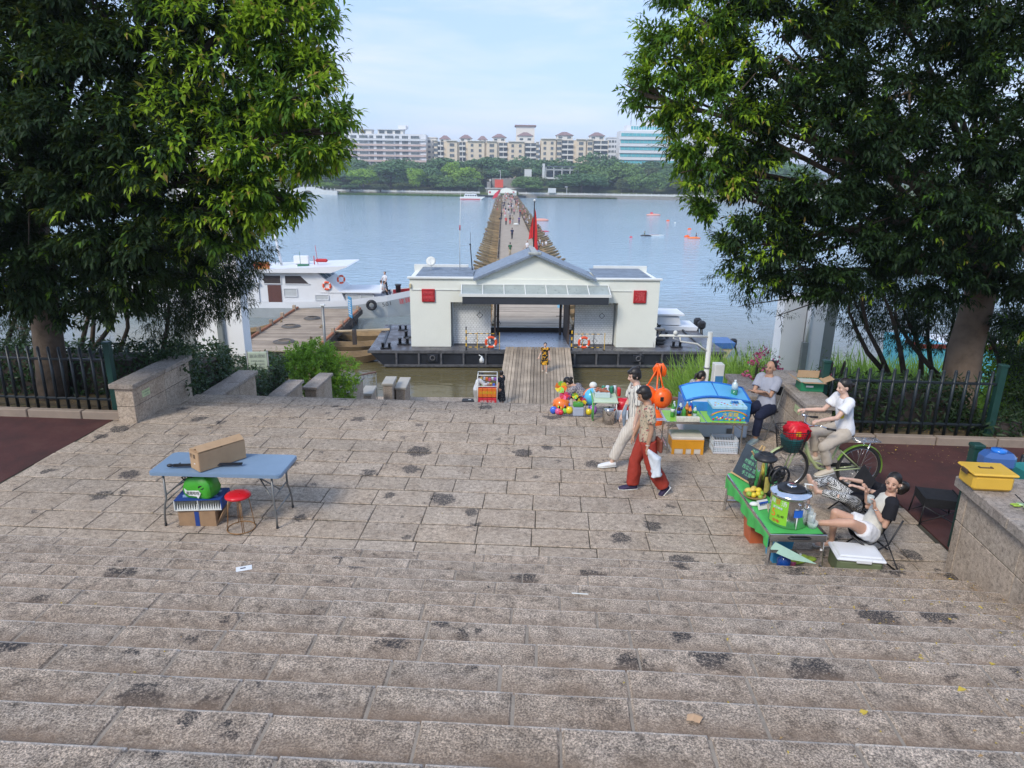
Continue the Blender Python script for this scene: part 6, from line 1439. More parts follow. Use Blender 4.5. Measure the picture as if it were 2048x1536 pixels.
# ------------------------------------------------------------------ toy and drinks corner further left
tt = thing('small_stall_table', 'small table with green frame and a red and white snack tray at the plaza edge', 'table', (1.88, 11.9, 0), R(-3)); M['gframe'] = mat('green_tube', (.12, .45, .10), .4)
B().box((0, 0, .36), (.46, .62, .03), bev=.005).obj('tabletop', mat('pale_green_top', (.55, .66, .48), .5), tt)
for s in (-1, 1):
    for q in (-1, 1): B().tube([(s*.2, q*.28, .36), (s*.21, q*.3, 0)], .012, 6).obj('leg', M['gframe'] if s < 0 else M['trimw'], tt)
b = B(); b.tube([(-.23, -.31, .05), (-.23, -.31, .40), (-.23, .31, .40), (-.23, .31, .05)], .012, 6); b.obj('side_frame', M['gframe'], tt)
t = thing('snack_tray', 'clear tray of brown snacks on the small stall table', 'tray', (1.84, 11.95, .375)); B().box((0, 0, .05), (.28, .30, .10), bev=.01).obj('tray', M['pwater'], t)
b = B()
for i in range(26): b.box((rd.uniform(-.12, .12), rd.uniform(-.13, .13), .11+rd.uniform(0, .01)), (.05, .03, .02), 0, rd.uniform(0, 3), .006)
b.obj('snacks', mat('brown_snack', (.40, .12, .05), .5, var=.4, vs=30), t, kind='stuff')
for i, (x, y) in enumerate([(-.02, .26), (.06, .27), (.14, .25), (.04, .2), (.12, .2), (.19, .27)]):
    bottle(Vector((1.92+x, 11.9+y, .375)), .13, .034, M['fzwhite'] if i % 2 else M['gliq'], M['trimw'], ('white drink can' if i % 2 else 'green drink can')+' in the cluster on the small stall table', shape='can', grp='drink cans on the small stall table')
for i, (x, y) in enumerate([(.24, .1), (.24, .03)]): bottle(Vector((1.92+x, 11.9+y, .375)), .15, .03, M['pred'], M['trimw'], 'red drink can on the small stall table', shape='can', grp='red drink cans')
t = thing('steel_bucket', 'small steel bucket with a lid under the small stall table', 'bucket', (1.92, 11.5, 0)); B().lathe([(.001, .0), (.105, 0), (.12, .26), (.126, .27)], (0, 0, 0), 20).obj('body', M['chrome'], t); B().lathe([(.125, .27), (.08, .295), (.001, .30)], (0, 0, 0), 20).obj('lid', M['steel'], t); B().ell((0, 0, .31), (.02, .02, .015)).obj('knob', M['black'], t)
o = bag_mesh(.28, .2, .2, 8, .3, .05).obj('plastic_bag', mat('red_plastic_bag', (.60, .015, .03), .3), None, (2.24, 11.8, .18)); tag(o, 'knotted red plastic bag beside the small stall table', 'bag')
o = B().box((0, 0, .09), (.34, .24, .18), bev=.01).obj('styrofoam_tray', M['fzwhite'], None, (2.24, 11.8, 0)); tag(o, 'white foam tray under the red plastic bag', 'box')
M['tpink'] = cm('toy_pink', (.75, .12, .25)); M['tyel'] = cm('toy_yellow', (.80, .62, .03)); M['tgreen'] = cm('toy_green', (.25, .65, .08)); M['tblue'] = cm('toy_blue', (.06, .15, .65)); M['tvio'] = cm('toy_violet', (.40, .15, .55)); M['torg'] = cm('toy_orange', (.85, .20, .03)); M['tred'] = cm('toy_red', (.70, .04, .06))
TM = [M['tpink'], M['tyel'], M['tgreen'], M['tblue'], M['tvio'], M['torg'], M['tred']]
o = thing('pumpkin_lantern', 'round orange toy lantern with dark face among the toys', 'toy', (1.12, 12.15, .14)); B().lathe([(.001, -.14), (.12, -.12), (.165, -.02), (.15, .08), (.07, .13), (.001, .12)], (0, 0, 0), 18).obj('body', M['torg'], o)
b = B(); b.ell((-.05, -.15, -.02), (.03, .02, .035)); b.ell((.06, -.145, -.02), (.03, .02, .035)); b.box((0, -.14, -.075), (.10, .02, .02), bev=.008); b.obj('face', M['black'], o)
def pinwheel(x, y, z, c, lab, sc=.09):
    t = thing('pinwheel', lab, 'toy', (x, y, z), 0, 'pinwheels and toys'); n = 6
    for i in range(n):
        a = 2*PI*i/n; q = Matrix.Rotation(a, 4, 'Y'); b = B(); b.T = q; b.add([(0, 0, 0), (sc*.9, -.02, sc*.2), (sc*.5, -.04, sc*.75), (0, -.015, sc*.5)], [(0, 1, 2, 3), (3, 2, 1, 0)]); b.obj('vane', c[i % len(c)], t)
    B().tube([(0, .01, 0), (.02, .03, -.35)], .005, 5).obj('stick', M['trimw'], t)
pinwheel(1.10, 12.1, .50, [M['tyel'], M['torg'], M['tgreen']], 'tall yellow and orange pinwheel beside the ramp', .13); pinwheel(1.16, 12.1, .34, [M['tpink'], M['tred']], 'pink and red pinwheel above the orange toy lantern', .10)
pinwheel(1.50, 12.1, .22, [M['tpink'], M['tyel'], M['tred']], 'pink pinwheel in the middle of the toys', .10); pinwheel(1.22, 12.2, .30, [M['tvio'], M['tpink']], 'violet pinwheel right of the orange lantern', .09); pinwheel(1.38, 12.2, .3, [M['tgreen'], M['tyel']], 'small green pinwheel behind the toys', .07); pinwheel(1.58, 12.2, .26, [M['tblue'], M['tvio']], 'blue pinwheel beside the crouching woman', .08)
for i, (x, y, r, m, nm) in enumerate([(.97, 12.0, .07, 3, 'blue'), (1.05, 11.95, .06, 0, 'pink'), (.98, 12.1, .06, 1, 'yellow'), (1.26, 12.0, .07, 1, 'yellow spiky'), (1.17, 12.0, .055, 2, 'green'), (1.70, 12.0, .085, 4, 'violet'), (1.62, 11.95, .06, 1, 'small yellow'), (1.10, 11.93, .05, 6, 'red')]):
    o = B().ell((0, 0, 0), (r, r*.8, r*1.1), 12, 8).obj('toy_ball', TM[m], None, (x, y, r)); B().tube([(0, 0, r), (0, .01, r+.06)], .012, 5).obj('tail', TM[(m+2) % 7], o); tag(o, f'{nm} soft toy ball in the heap at the plaza edge', 'toy', 'toy balls at the plaza edge')
o = thing('display_box', 'clear plastic box of blue and green toys on the ground', 'box', (1.42, 11.95, 0)); B().box((0, 0, .08), (.20, .16, .16), bev=.01).obj('box', mat('clear_plastic_box', (.40, .45, .55), .15, bump=0), o); B().box((0, .02, .20), (.20, .14, .08), bev=.02).obj('contents', M['pgreen'], o)
o = thing('beach_ball', 'blue and orange inflatable ball at the plaza edge', 'ball', (1.70, 12.25, .26)); 
for i in range(6): B().lathe([(.001, -.17)] + [(.17*math.cos(a), .17*math.sin(a)) for a in np.linspace(-1.4, 1.4, 9)] + [(.001, .17)], (0, 0, 0), 3, 0).obj('gore', [M['torg'], cm('ball_blue', (.10, .50, .75))][i % 2], o).rotation_euler = (0, 0, 0) if False else (0, 0, 0)
for ch in list(o.children): bpy.data.objects.remove(ch)
for i in range(2):
    b = B(); n = 10; vs = []; 
    for a in range(n+1):
        for c in np.linspace(-PI/2, PI/2, 11): th_ = PI*i+PI*a/n+.4; vs.append((.17*math.cos(c)*math.cos(th_), .17*math.cos(c)*math.sin(th_), .17*math.sin(c)))
    b.add(vs, [(a*11+c, (a+1)*11+c, (a+1)*11+c+1, a*11+c+1) for a in range(n) for c in range(10)], 0, True); b.obj('gore', [M['torg'], cm('ball_blue', (.10, .50, .75))][i], o)
o = B().ell((0, 0, 0), (.075, .06, .065), 14, 10).obj('balloon', M['trimw'], None, (1.74, 12.4, .44)); B().tube([(0, 0, -.07), (0, 0, -.4)], .004, 4).obj('string', M['trimw'], o); tag(o, 'small white balloon above the toy stall', 'balloon')
# open green carton on the right parapet
c0 = G(1618, 778, .865)
gc = carton('green_carton', 'open green and white carton with raised brown flaps on the right parapet', c0, R(-6), .36, .28, .15, mat('green_carton_print', (.02, .20, .09), .5), flaps=[('l', 150), ('r', 155), ('b', 80), ('f', 172)])
for ch in gc.children:
    if ch.name.startswith('flap'): ch.data.materials[0] = M['card']
B().box((0, 0, .12), (.36, .26, .06), bev=.01).obj('plastic_liner', M['pwater'], gc); B().box((-.05, -.163, .09), (.12, .002, .03)).obj('white_mark', M['trimw'], gc)

# ------------------------------------------------------------------ cold drink stall at the right
tc_ = thing('stall_table', 'aluminium folding table with a green cloth carrying the steel urn', 'table', (3.26, 7.38, 0), R(-1)); tw, td, th = .62, 1.56, .53
B().box((0, 0, th-.012), (tw, td, .02), bev=.004).obj('tabletop', M['steel'], tc_)
b = B(); b.box((0, -td/2-.005, th-.045), (tw, .02, .09), bev=.004); b.box((-tw/2, 0, th-.03), (.015, td, .05)); b.box((tw/2, 0, th-.03), (.015, td, .05)); b.obj('apron', M['steel'], tc_)
for s in (-1, 1):
    for q in (-1, 1): b = B(); b.bar((s*(tw/2-.03), q*(td/2-.02), th-.03), (s*(tw/2-.005), q*(td/2-.0), 0), .035, .03); b.obj('leg', M['steel'], tc_)
b = B(); b.box((0, -td/2, .32), (tw-.04, .02, .035)); b.box((0, td/2, .14), (tw-.04, .02, .03)); b.obj('stretcher', M['steel'], tc_)
b = B(); b.tube([(-.11, -td/2-.02, th-.045), (-.07, -td/2-.035, th-.04), (.09, -td/2-.035, th-.04), (.13, -td/2-.02, th-.045)], .012, 6); b.obj('handle', M['black'], tc_)
# the cloth: flat on top, hanging in folds along the left side
M['cloth'] = mat('green_cloth', (.07, .42, .09), .65, var=.12, vs=5, bump=.2, bs=50)
b = B(); nx, ny = 16, 34; vs = []
for j in range(ny+1):
    y = -td/2+.0+(td+.02)*j/ny
    for i in range(nx+1):
        s = i/nx
        if s < .30: a = 1-s/.30; x = -tw/2-.012-.02*math.sin(j*1.1)*a; z = th-.02-.16*a*(1-.25*math.sin(j*.35))
        elif s > .92: a = (s-.92)/.08; x = tw/2+.008; z = th-.01-.07*a*(1+.4*math.sin(j*.8))
        else: x = -tw/2+(tw)*(s-.30)/.62; z = th+.004+.002*math.sin(j*.9+i)
        vs.append((x, y, z))
b.add(vs, [(j*(nx+1)+i, j*(nx+1)+i+1, (j+1)*(nx+1)+i+1, (j+1)*(nx+1)+i) for j in range(ny) for i in range(nx)], 0, True)
o = b.obj('tablecloth', M['cloth'], None, tc_.location, R(-1)); tag(o, 'bright green cloth spread over the aluminium stall table', 'tablecloth')
b = B(); b.add([(-.24, -td/2+.0, th-.10), (.22, -td/2-.06, .20), (-.05, -td/2-.03, .23), (-.30, -td/2-.0, .33)], [(0, 1, 2, 3), (3, 2, 1, 0)]); o = b.obj('cloth_corner', mat('pale_green_cloth', (.45, .68, .55), .7), None, tc_.location, R(-1)); tag(o, 'pale green cloth corner hanging below the front of the stall table', 'cloth')
def on_t(x, y, z=0): return tc_.location+Vector((x, y, th+.006+z))
# steel urn with lime label
U = on_t(-.03, -.50); ur = thing('drink_urn', 'large stainless steel urn with a lime green price label at the front of the stall', 'urn', U); ur_r, ur_h = .205, .36
B().lathe([(.001, 0), (ur_r*.97, 0), (ur_r, .012), (ur_r, ur_h), (ur_r*1.01, ur_h+.01)], (0, 0, 0), 40).obj('body', M['steel'], ur)
B().lathe([(ur_r*1.06, ur_h-.012), (ur_r*1.09, ur_h), (ur_r*1.06, ur_h+.018), (ur_r*.98, ur_h+.024), (ur_r*.95, ur_h+.034), (ur_r*.62, ur_h+.052)], (0, 0, 0), 40).obj('lid', M['chrome'], ur)
B().lathe([(ur_r*.74, ur_h+.047), (ur_r*.70, ur_h+.062), (ur_r*.3, ur_h+.078), (.001, ur_h+.08)], (0, 0, 0), 32).obj('lid_cap', M['black'], ur); B().lathe([(.055, ur_h+.078), (.05, ur_h+.09), (.001, ur_h+.092)], (0, 0, 0), 16).obj('valve', M['chrome'], ur)
def wrap(a0, a1, z0, z1, r, m, name, par, k=14):
    b = B(); vs = []
    for i in range(k+1): a = a0+(a1-a0)*i/k; vs += [(r*math.cos(a), r*math.sin(a), z0), (r*math.cos(a), r*math.sin(a), z1)]
    b.add(vs, [(2*i, 2*i+2, 2*i+3, 2*i+1) for i in range(k)], 0, True); return b.obj(name, m, par)
M['limelab'] = mat('lime_label', (.25, .58, .04), .4, var=.04)
lb_ = wrap(R(-178), R(-116), .035, ur_h-.03, ur_r+.003, M['limelab'], 'label', ur)
def on_cyl(s, a, z, size, m, r=ur_r+.005, par=ur):
    return text(s, size, m, par, (r*math.cos(a), r*math.sin(a), z), (PI/2, 0, a+PI/2), ext=.001)
on_cyl('绿', R(-165), .29, .062, M['trimw'], par=lb_); on_cyl('豆', R(-148), .29, .066, M['tred'], par=lb_); on_cyl('汤', R(-129), .285, .066, M['trimw'], par=lb_); on_cyl('清凉解暑', R(-147), .225, .030, M['fzwhite'], par=lb_)
on_cyl('5', R(-160), .15, .13, M['torg'], par=lb_); on_cyl('元/杯', R(-136), .13, .036, M['black'], par=lb_); on_cyl('好喝!', R(-148), .065, .040, M['tred'], par=lb_)
wrap(R(-98), R(-70), .15, .235, ur_r+.004, mat('blue_notice_label', (.02, .13, .55), .4), 'blue_label', ur, 6)
for a in (-92, -84, -76): on_cyl('▬', R(a), .25, .03, M['fzwhite'])
b = B(); b.tube([(ur_r*math.cos(R(-88)), ur_r*math.sin(R(-88))-.01, .15), (ur_r*math.cos(R(-88))-.004, ur_r*math.sin(R(-88))-.02, .02)], .006, 5); b.obj('drip_rod', M['trimw'], ur)
b = B(); b.box((ur_r*math.cos(R(-84)), ur_r*math.sin(R(-84))-.008, .28), (.03, .02, .06), bev=.005); b.ring((ur_r*math.cos(R(-50))+.006, ur_r*math.sin(R(-50))-.01, .25), .035, .006, 16, 6, 0, Matrix.Rotation(R(60), 3, 'Z') @ Matrix.Rotation(PI/2, 3, 'X')); b.obj('clasp', M['chrome'], ur)
# tall dispenser with black lid
D = on_t(-.06, .22); dp = thing('drink_dispenser', 'tall polished steel dispenser with a black lid at the back of the stall', 'dispenser', D)
B().lathe([(.001, 0), (.10, 0), (.102, .44), (.11, .45)], (0, 0, 0), 32).obj('body', M['chrome'], dp); B().lathe([(.125, .445), (.135, .455), (.135, .48), (.11, .49), (.10, .51), (.06, .515), (.001, .515)], (0, 0, 0), 32).obj('lid', M['black'], dp); B().ring((0, 0, .512), .07, .012, 24, 6).obj('lid_ring', M['black'], dp)
wrap(R(-100), R(-60), .05, .26, .104, mat('yellow_lamp_print', (.50, .42, .12), .4, var=.4, vs=9), 'label', dp, 8)
# desk fan
F_ = on_t(.08, .10); fn = thing('desk_fan', 'small black desk fan between the two steel containers', 'fan', F_, R(20)); fn.scale = (1.3, 1.3, 1.3); b = B(); b.box((0, 0, .03), (.15, .12, .06), bev=.015); b.tube([(0, 0, .05), (0, 0, .12)], .025, 8); b.obj('base', M['black'], fn)
q = Matrix.Rotation(PI/2, 3, 'X'); b = B(); c_ = (0, -.02, .21); b.ring(c_, .095, .012, 26, 6, 0, q); b.ring((0, .03, .21), .09, .008, 26, 6, 0, q)
for i in range(14): a = i*PI/7; b.tube([(0, -.05, .21), (.07*math.cos(a), -.045, .21+.07*math.sin(a)), (.095*math.cos(a), -.02, .21+.095*math.sin(a))], .0025, 4)
b.obj('cage', M['black'], fn)
for i in range(4): b = B(); b.ell((.045*math.cos(i*PI/2+.4), .0, .21+.045*math.sin(i*PI/2+.4)), (.035, .008, .03), 8, 5); b.obj('blade', M['black'], fn)
B().ell((0, .05, .21), (.045, .06, .045)).obj('motor', M['black'], fn)
# chalkboard on an easel
E_ = on_t(-.16, .52); ea = thing('chalkboard', 'slanted chalkboard with green handwriting on a small wooden easel', 'sign', E_, R(-70)); lean = Matrix.Rotation(R(-24), 4, 'X')
b = B(); b.T = lean; b.box((0, 0, .24), (.52, .012, .42)); b.obj('board', mat('slate_board', (.045, .06, .075), .6, var=.3, vs=9), ea)
M['pine'] = mat('pine_wood', (.55, .36, .16), .6, var=.15, vs=12)
for s in (-1, 1): b = B(); b.T = lean; b.bar((s*.10, .018, -.02), (s*.02, .018, .52), .018); b.obj('easel_leg', M['pine'], ea)
b = B(); b.T = lean; b.box((0, -.01, .025), (.54, .03, .018)); b.obj('ledge', M['pine'], ea); b = B(); b.bar((0, .05, .42), (0, .34, 0), .016); b.obj('easel_leg', M['pine'], ea)
for i, s in enumerate(['冰绿豆汤', '酸梅汤', '柠檬水 杨枝', '西瓜汁 凉茶', '手工现做']):
    lo = lean @ Vector((0, -.009, .40-i*.075)); text(s, .058, cm('chalk_green', (.20, .55, .30), .9), ea, lo, (PI/2+R(-26), 0, 0), ext=.0004)
# fruit bowl with lemons, mango and limes
fb_ = thing('fruit_bowl', 'woven bowl of mangoes, lemons and limes on the green cloth', 'bowl', on_t(-.20, .08)); B().lathe([(.07, 0), (.10, .012), (.13, .04), (.137, .05), (.125, .045), (.001, .02)], (0, 0, 0), 24).obj('bowl', mat('woven_bamboo', (.35, .22, .10), .7, var=.3, vs=50), fb_)
M['mango'] = mat('mango_skin', (.70, .50, .10), .4, var=.2, vs=12); M['lime_f'] = mat('lime_skin', (.28, .42, .05), .35, var=.2, vs=16); M['lemon'] = mat('lemon_skin', (.72, .55, .04), .4, var=.1)
for i, (x, y, z, a, m) in enumerate([(-.06, .03, .085, (.055, .035, .035), 'mango'), (.0, .04, .10, (.06, .036, .034), 'mango'), (-.08, -.04, .07, (.036, .036, .034), 'lime_f'), (-.03, -.055, .065, (.035, .035, .033), 'lemon'), (.03, -.04, .075, (.035, .033, .03), 'lemon'), (.075, -.02, .07, (.034, .033, .03), 'lime_f'), (.08, .03, .07, (.034, .03, .03), 'lime_f'), (.05, .01, .10, (.04, .035, .03), 'lemon'), (.045, -.075, .05, (.03, .03, .028), 'lime_f')]):
    o = B().ell((0, 0, 0), a, 14, 9).obj({'mango': 'mango', 'lime_f': 'lime', 'lemon': 'lemon'}[m], M[m], None, fb_.location+Vector((x, y, z)), i); tag(o, {'mango': 'yellow mango on top of the fruit bowl', 'lime_f': 'green lime in the fruit bowl, '+{2: 'at its left side', 5: 'at its right side', 6: 'at its back right', 8: 'at its front edge'}.get(i, ''), 'lemon': 'yellow lemon in the fruit bowl, '+['', '', '', 'nearest the camera', 'in the middle', '', '', 'on top', ''][i]}[m], 'fruit', 'fruit in the woven bowl')
# glasses, jars, cups, cards
M['clear'] = mat('clear_plastic', (.80, .88, .86), .08, bump=0, var=.02); M['clear'].node_tree.nodes['Principled BSDF'].inputs['Alpha'].default_value = .38; M['smoke'] = mat('dark_glass', (.04, .035, .03), .08, bump=0)
def cup(p, r0, r1, h, lab, m='clear', lid=None, name='cup', grp=None, th_=.002):
    t = thing(name, lab, 'cup' if name == 'cup' else name.replace('_', ' '), p, 0, grp); B().lathe([(.001, 0), (r0, 0), (r1, h), (r1-th_, h), (r0-th_, .004), (.001, .004)], (0, 0, 0), 18).obj('body', M[m], t)
    if lid: B().lathe([(r1*1.08, h-.004), (r1*1.1, h+.004), (r1, h+.022), (.001, h+.024)], (0, 0, 0), 18).obj('lid', lid, t)
    return t
g = cup(on_t(-.13, .35), .025, .055, .10, 'dark glass sundae dish on the green cloth', 'smoke', name='glass_dish'); B().lathe([(.02, .10), (.02, .10)], (0, 0, 0), 8) 
B().lathe([(.068, .10), (.072, .105), (.068, .11)], (0, 0, 0), 10).obj('rim', M['smoke'], g)
cup(on_t(.0, .30), .05, .055, .15, 'glass jar with a pale lid behind the fruit bowl', lid=M['pwater'], name='glass_jar')
g = cup(on_t(.07, .03), .04, .045, .17, 'glass jar of straws with a cork lid', lid=mat('cork', (.62, .45, .30), .8), name='glass_jar')
for i in range(6): B().tube([(.015*math.cos(i), .015*math.sin(i), .01), (.022*math.cos(i), .022*math.sin(i), .16)], .003, 5).obj('straw', M['pine'], g)
g = cup(on_t(-.03, -.08), .035, .04, .09, 'small glass of light liquid by the fruit bowl', name='glass_jar'); B().tube([(-.02, 0, .02), (.03, .0, .26)], .003, 5).obj('straw', M['trimw'], g)
cup(on_t(.19, -.64), .045, .062, .075, 'clear plastic bowl at the front right corner of the stall', name='plastic_bowl')
for i in range(3): cup(on_t(.155+.012*i, -.54-.04*i, .0), .034, .045, .22-.03*i, 'tall stack of clear plastic cups beside the urn', name='cup_stack', grp='stacks of clear cups beside the urn')
t = thing('pump_bottle', 'amber bottle with a white pump beside the urn', 'bottle', on_t(.22, -.30)); B().lathe([(.001, 0), (.04, .003), (.04, .20), (.02, .24), (.015, .25)], (0, 0, 0), 14).obj('body', M['pamber'], t); b = B(); b.tube([(0, 0, .25), (0, 0, .36)], .008, 7); b.tube([(-.015, 0, .365), (.07, .0, .355), (.085, 0, .345)], .009, 6); b.obj('pump', M['trimw'], t)
o = B().ell((0, 0, .02), (.055, .04, .025)).obj('white_bag', M['trimw'], None, on_t(-.27, -.12)); tag(o, 'small crumpled white bag beside the price cards', 'bag')
t = thing('price_card', 'white folded price card with blue and green edging on the stall', 'sign', on_t(-.20, -.20), R(20)); B().box((0, 0, .055), (.15, .006, .11), 0, Matrix.Rotation(R(-30), 3, 'X')).obj('card', M['trimw'], t)
b = B(); b.box((-.0, -.010, .085), (.13, .003, .02), 0, Matrix.Rotation(R(-30), 3, 'X')); b.box((0, .012-.012, .03), (.13, .003, .008), 0, Matrix.Rotation(R(-30), 3, 'X')); b.obj('blue_print', M['pblue'], t); text('微信支付', .026, M['pblue'], t, (0, -.009, .056), (PI/2-R(30), 0, 0), ext=.0004)
t = thing('price_card', 'smaller beige folded card behind the white price card', 'sign', on_t(-.13, -.27), R(25)); B().box((0, 0, .05), (.11, .006, .10), 0, Matrix.Rotation(R(-25), 3, 'X')).obj('card', mat('beige_card', (.6, .52, .38), .6), t)
# under the table
def tub(p, w, d, h, m, lab, name, lidm=None, rz=0):
    t = thing(name, lab, 'bin' if 'bin' in name else 'box', p, rz); b = B(); b.prism([(-w*.42, -d*.42), (w*.42, -d*.42), (w*.42, d*.42), (-w*.42, d*.42)], 0, .004)
    vs = [(sx*w*.42, sy*d*.42, 0) for sx, sy in ((-1, -1), (1, -1), (1, 1), (-1, 1))] + [(sx*w*.5, sy*d*.5, h) for sx, sy in ((-1, -1), (1, -1), (1, 1), (-1, 1))]
    b.add(vs, [(0, 1, 5, 4), (1, 2, 6, 5), (2, 3, 7, 6), (3, 0, 4, 7)]); b.obj('tub', m, t)
    b = B(); b.box((0, 0, h+.012), (w*1.06, d*1.06, .03), bev=.01); b.obj('lid' if lidm else 'rim', lidm or m, t); return t
tub(Vector((3.12, 7.42, 0)), .24, .26, .26, mat('terracotta_plastic', (.50, .13, .05), .5), 'terracotta orange plastic bin with a lid under the stall', 'plastic_bin')
tub(Vector((3.22, 6.98, 0)), .22, .26, .28, mat('cyan_plastic', (.06, .35, .60), .45), 'sky blue plastic bin under the front of the stall', 'plastic_bin')
t = thing('water_bottle', 'blue ribbed water bottle lying under the front of the stall', 'bottle', (3.20, 6.75, 0)); B().lathe([(.001, 0), (.07, 0), (.075, .02), (.068, .035), (.075, .05), (.068, .065), (.075, .08), (.075, .13), (.04, .17), (.02, .20)], (0, 0, 0), 18).obj('body', cm('deep_blue_clear', (.01, .06, .28), .1), t)
o = B(); o.lathe([(.001, .0), (.05, .0), (.06, .05), (.001, .06)], (0, 0, 0), 14); tag(o.obj('pink_cup', M['tpink'], None, (3.33, 6.85, .0)), 'pink plastic cup lid glimpsed under the stall', 'cup'); 
b = B()
for k_ in range(26): a = k_*.55; b.ell((3.47+(.012+.0022*k_)*math.cos(a), 6.72+(.012+.0022*k_)*math.sin(a)*.9, .012), (.009, .009, .006), 5, 3)
tag(b.obj('mosquito_coil', M['black']), 'black mosquito coil on the ground by the cooler', 'coil')
for i, (x, y, rz) in enumerate([(3.42, 6.88, 1.9), (3.53, 6.92, 1.6)]):
    t = thing('clog', ['lime green plastic clog under the stall, the left one', 'lime green plastic clog under the stall, beside the cooler'][i], 'shoe', (x, y, 0), rz, 'pair of lime clogs'); M['clog'] = mat('lime_rubber', (.38, .52, .06), .5)
    B().ell((0, 0, .03), (.055, .13, .03)).obj('sole', M['clog'], t); B().ell((0, .05, .055), (.05, .075, .035)).obj('upper', M['clog'], t); B().ell((.0, .07, .09), (.018, .018, .015)).obj('charm', M['trimw'], t)
# olive cooler
co = thing('cooler_box', 'olive green cooler box with a white lid standing on the first step', 'cooler', (3.99, 6.72, 0), R(-9)); b = B(); b.box((0, 0, .11), (.48, .34, .22), bev=.03); b.obj('body', mat('olive_plastic', (.14, .17, .09), .5), co)
b = B(); b.box((0, 0, .235), (.52, .38, .035), bev=.015); b.box((0, .0, .262), (.45, .31, .03), bev=.014); b.box((.02, -.195, .235), (.16, .02, .05), bev=.008); b.obj('lid', mat('white_plastic', (.74, .75, .76), .4, var=.04), co)
# folding black stool
fs = thing('folding_stool', 'black cloth folding camp stool standing empty on the red path', 'stool', (5.66, 7.95, 0), R(-14)); w, d, h = .44, .38, .36
b = B(); vs = []; n = 8
for i in range(n+1):
    for j in range(n+1):
        x, y = -w/2+w*i/n, -d/2+d*j/n; vs.append((x, y, h-.035*math.sin(PI*i/n)*math.sin(PI*j/n)+.0))
b.add(vs, [(i*(n+1)+j, (i+1)*(n+1)+j, (i+1)*(n+1)+j+1, i*(n+1)+j+1) for i in range(n) for j in range(n)], 0, True)
M['canvas'] = mat('black_canvas', (.012, .012, .014), .8, var=.4, vs=12, bump=.4, bs=300)
b.box((0, -d/2, h-.05), (w+.01, .008, .12)); b.box((-w/2, 0, h-.05), (.008, d+.01, .12)); b.box((w/2, 0, h-.05), (.008, d+.01, .12)); b.obj('seat', M['canvas'], fs)
for s in (-1, 1):
    for q in (-1, 1): B().tube([(s*w/2*.95, q*d/2*.95, h-.02), (s*(w/2+.02), q*(d/2+.02), 0)], .010, 6).obj('leg', M['black'], fs)
for q in (-1, 1): b = B(); b.tube([(-w/2, q*d/2, .03), (w/2, q*d/2, h-.1)], .007, 5); b.tube([(w/2, q*d/2, .03), (-w/2, q*d/2, h-.1)], .007, 5); b.obj('cross_brace', M['black'], fs)
# camp chairs (moon shaped) for the seated women
def camp_chair(label, loc, rz):
    t = thing('camp_chair', label, 'chair', loc, rz); b = B(); n, m = 14, 12; vs = []
    for i in range(n+1):
        s = i/n
        y = .27-.50*s if s < .55 else .27-.275-.16*(s-.55)/.45; z = .30-.07*math.sin(min(s/.55, 1)*PI*.6) if s < .55 else .232+.38*((s-.55)/.45)
        for j in range(m+1):
            q_ = -1+2*j/m; vs.append((q_*.27*(1-.12*max(0, s-.8)*5*.4), y+.05*q_*q_*(1 if s > .4 else 0), z+.07*q_*q_))
    b.add(vs, [(i*(m+1)+j, (i+1)*(m+1)+j, (i+1)*(m+1)+j+1, i*(m+1)+j+1) for i in range(n) for j in range(m)], 0, True); b.obj('seat_cloth', M['canvas'], t)
    for s in (-1, 1):
        B().tube([(s*.26, -.20, .64), (s*.27, -.10, .33), (s*.24, .24, 0)], .011, 6).obj('leg', M['black'], t); B().tube([(s*.27, .28, .37), (s*.25, -.24, 0)], .011, 6).obj('leg', M['black'], t)
        B().tube([(-.25*s, -.24, .03), (.26*s, -.12, .3)], .008, 5).obj('brace', M['black'], t)
    return t
camp_chair('black camp chair under the woman with black sleeves', (4.33, 7.02, 0), R(72)); camp_chair('black camp chair of the reclining person behind the seated woman', (4.58, 7.95, 0), R(78))
# ------------------------------------------------------------------ on the tall parapet
PZ = 1.20
yb = G(1945, 990, PZ); yc = Vector((yb.x+.27, yb.y+.22, PZ)); t = thing('storage_box', 'yellow plastic storage box with a handled lid on the tall parapet', 'box', yc, R(-6)); M['ybox'] = mat('yellow_plastic', (.66, .40, .05), .45, var=.06)
B().box((0, 0, .085), (.40, .30, .17), bev=.03).obj('box', M['ybox'], t); B().box((0, 0, .182), (.44, .34, .03), bev=.014).obj('lid', M['ybox'], t)
b = B(); b.box((-.02, 0, .2), (.11, .02, .012), bev=.004); b.box((-.08, .01, .2), (.015, .04, .012)); b.box((.04, .01, .2), (.015, .04, .012)); b.box((-.225, 0, .165), (.02, .11, .05), bev=.006); b.obj('handle', mat('brown_plastic', (.08, .05, .03), .5), t)
jp = G(1985, 940, PZ); t = thing('water_jug', 'translucent blue water jug with a round cap behind the yellow box', 'jug', (jp.x+.06, jp.y+.05, PZ), R(-6)); B().box((0, 0, .10), (.34, .22, .20), bev=.05).obj('body', cm('blue_clear_jug', (.05, .12, .32), .12), t); B().lathe([(.07, .195), (.075, .2), (.075, .225), (.001, .23)], (0, 0, 0), 20).obj('cap', cm('bright_blue_cap', (.02, .18, .62)), t)
gp_ = G(2040, 1010, PZ); t = thing('lime_slices', 'sliced limes with a black cable on the tall parapet', 'fruit', (gp_.x+.05, gp_.y-.05, PZ))
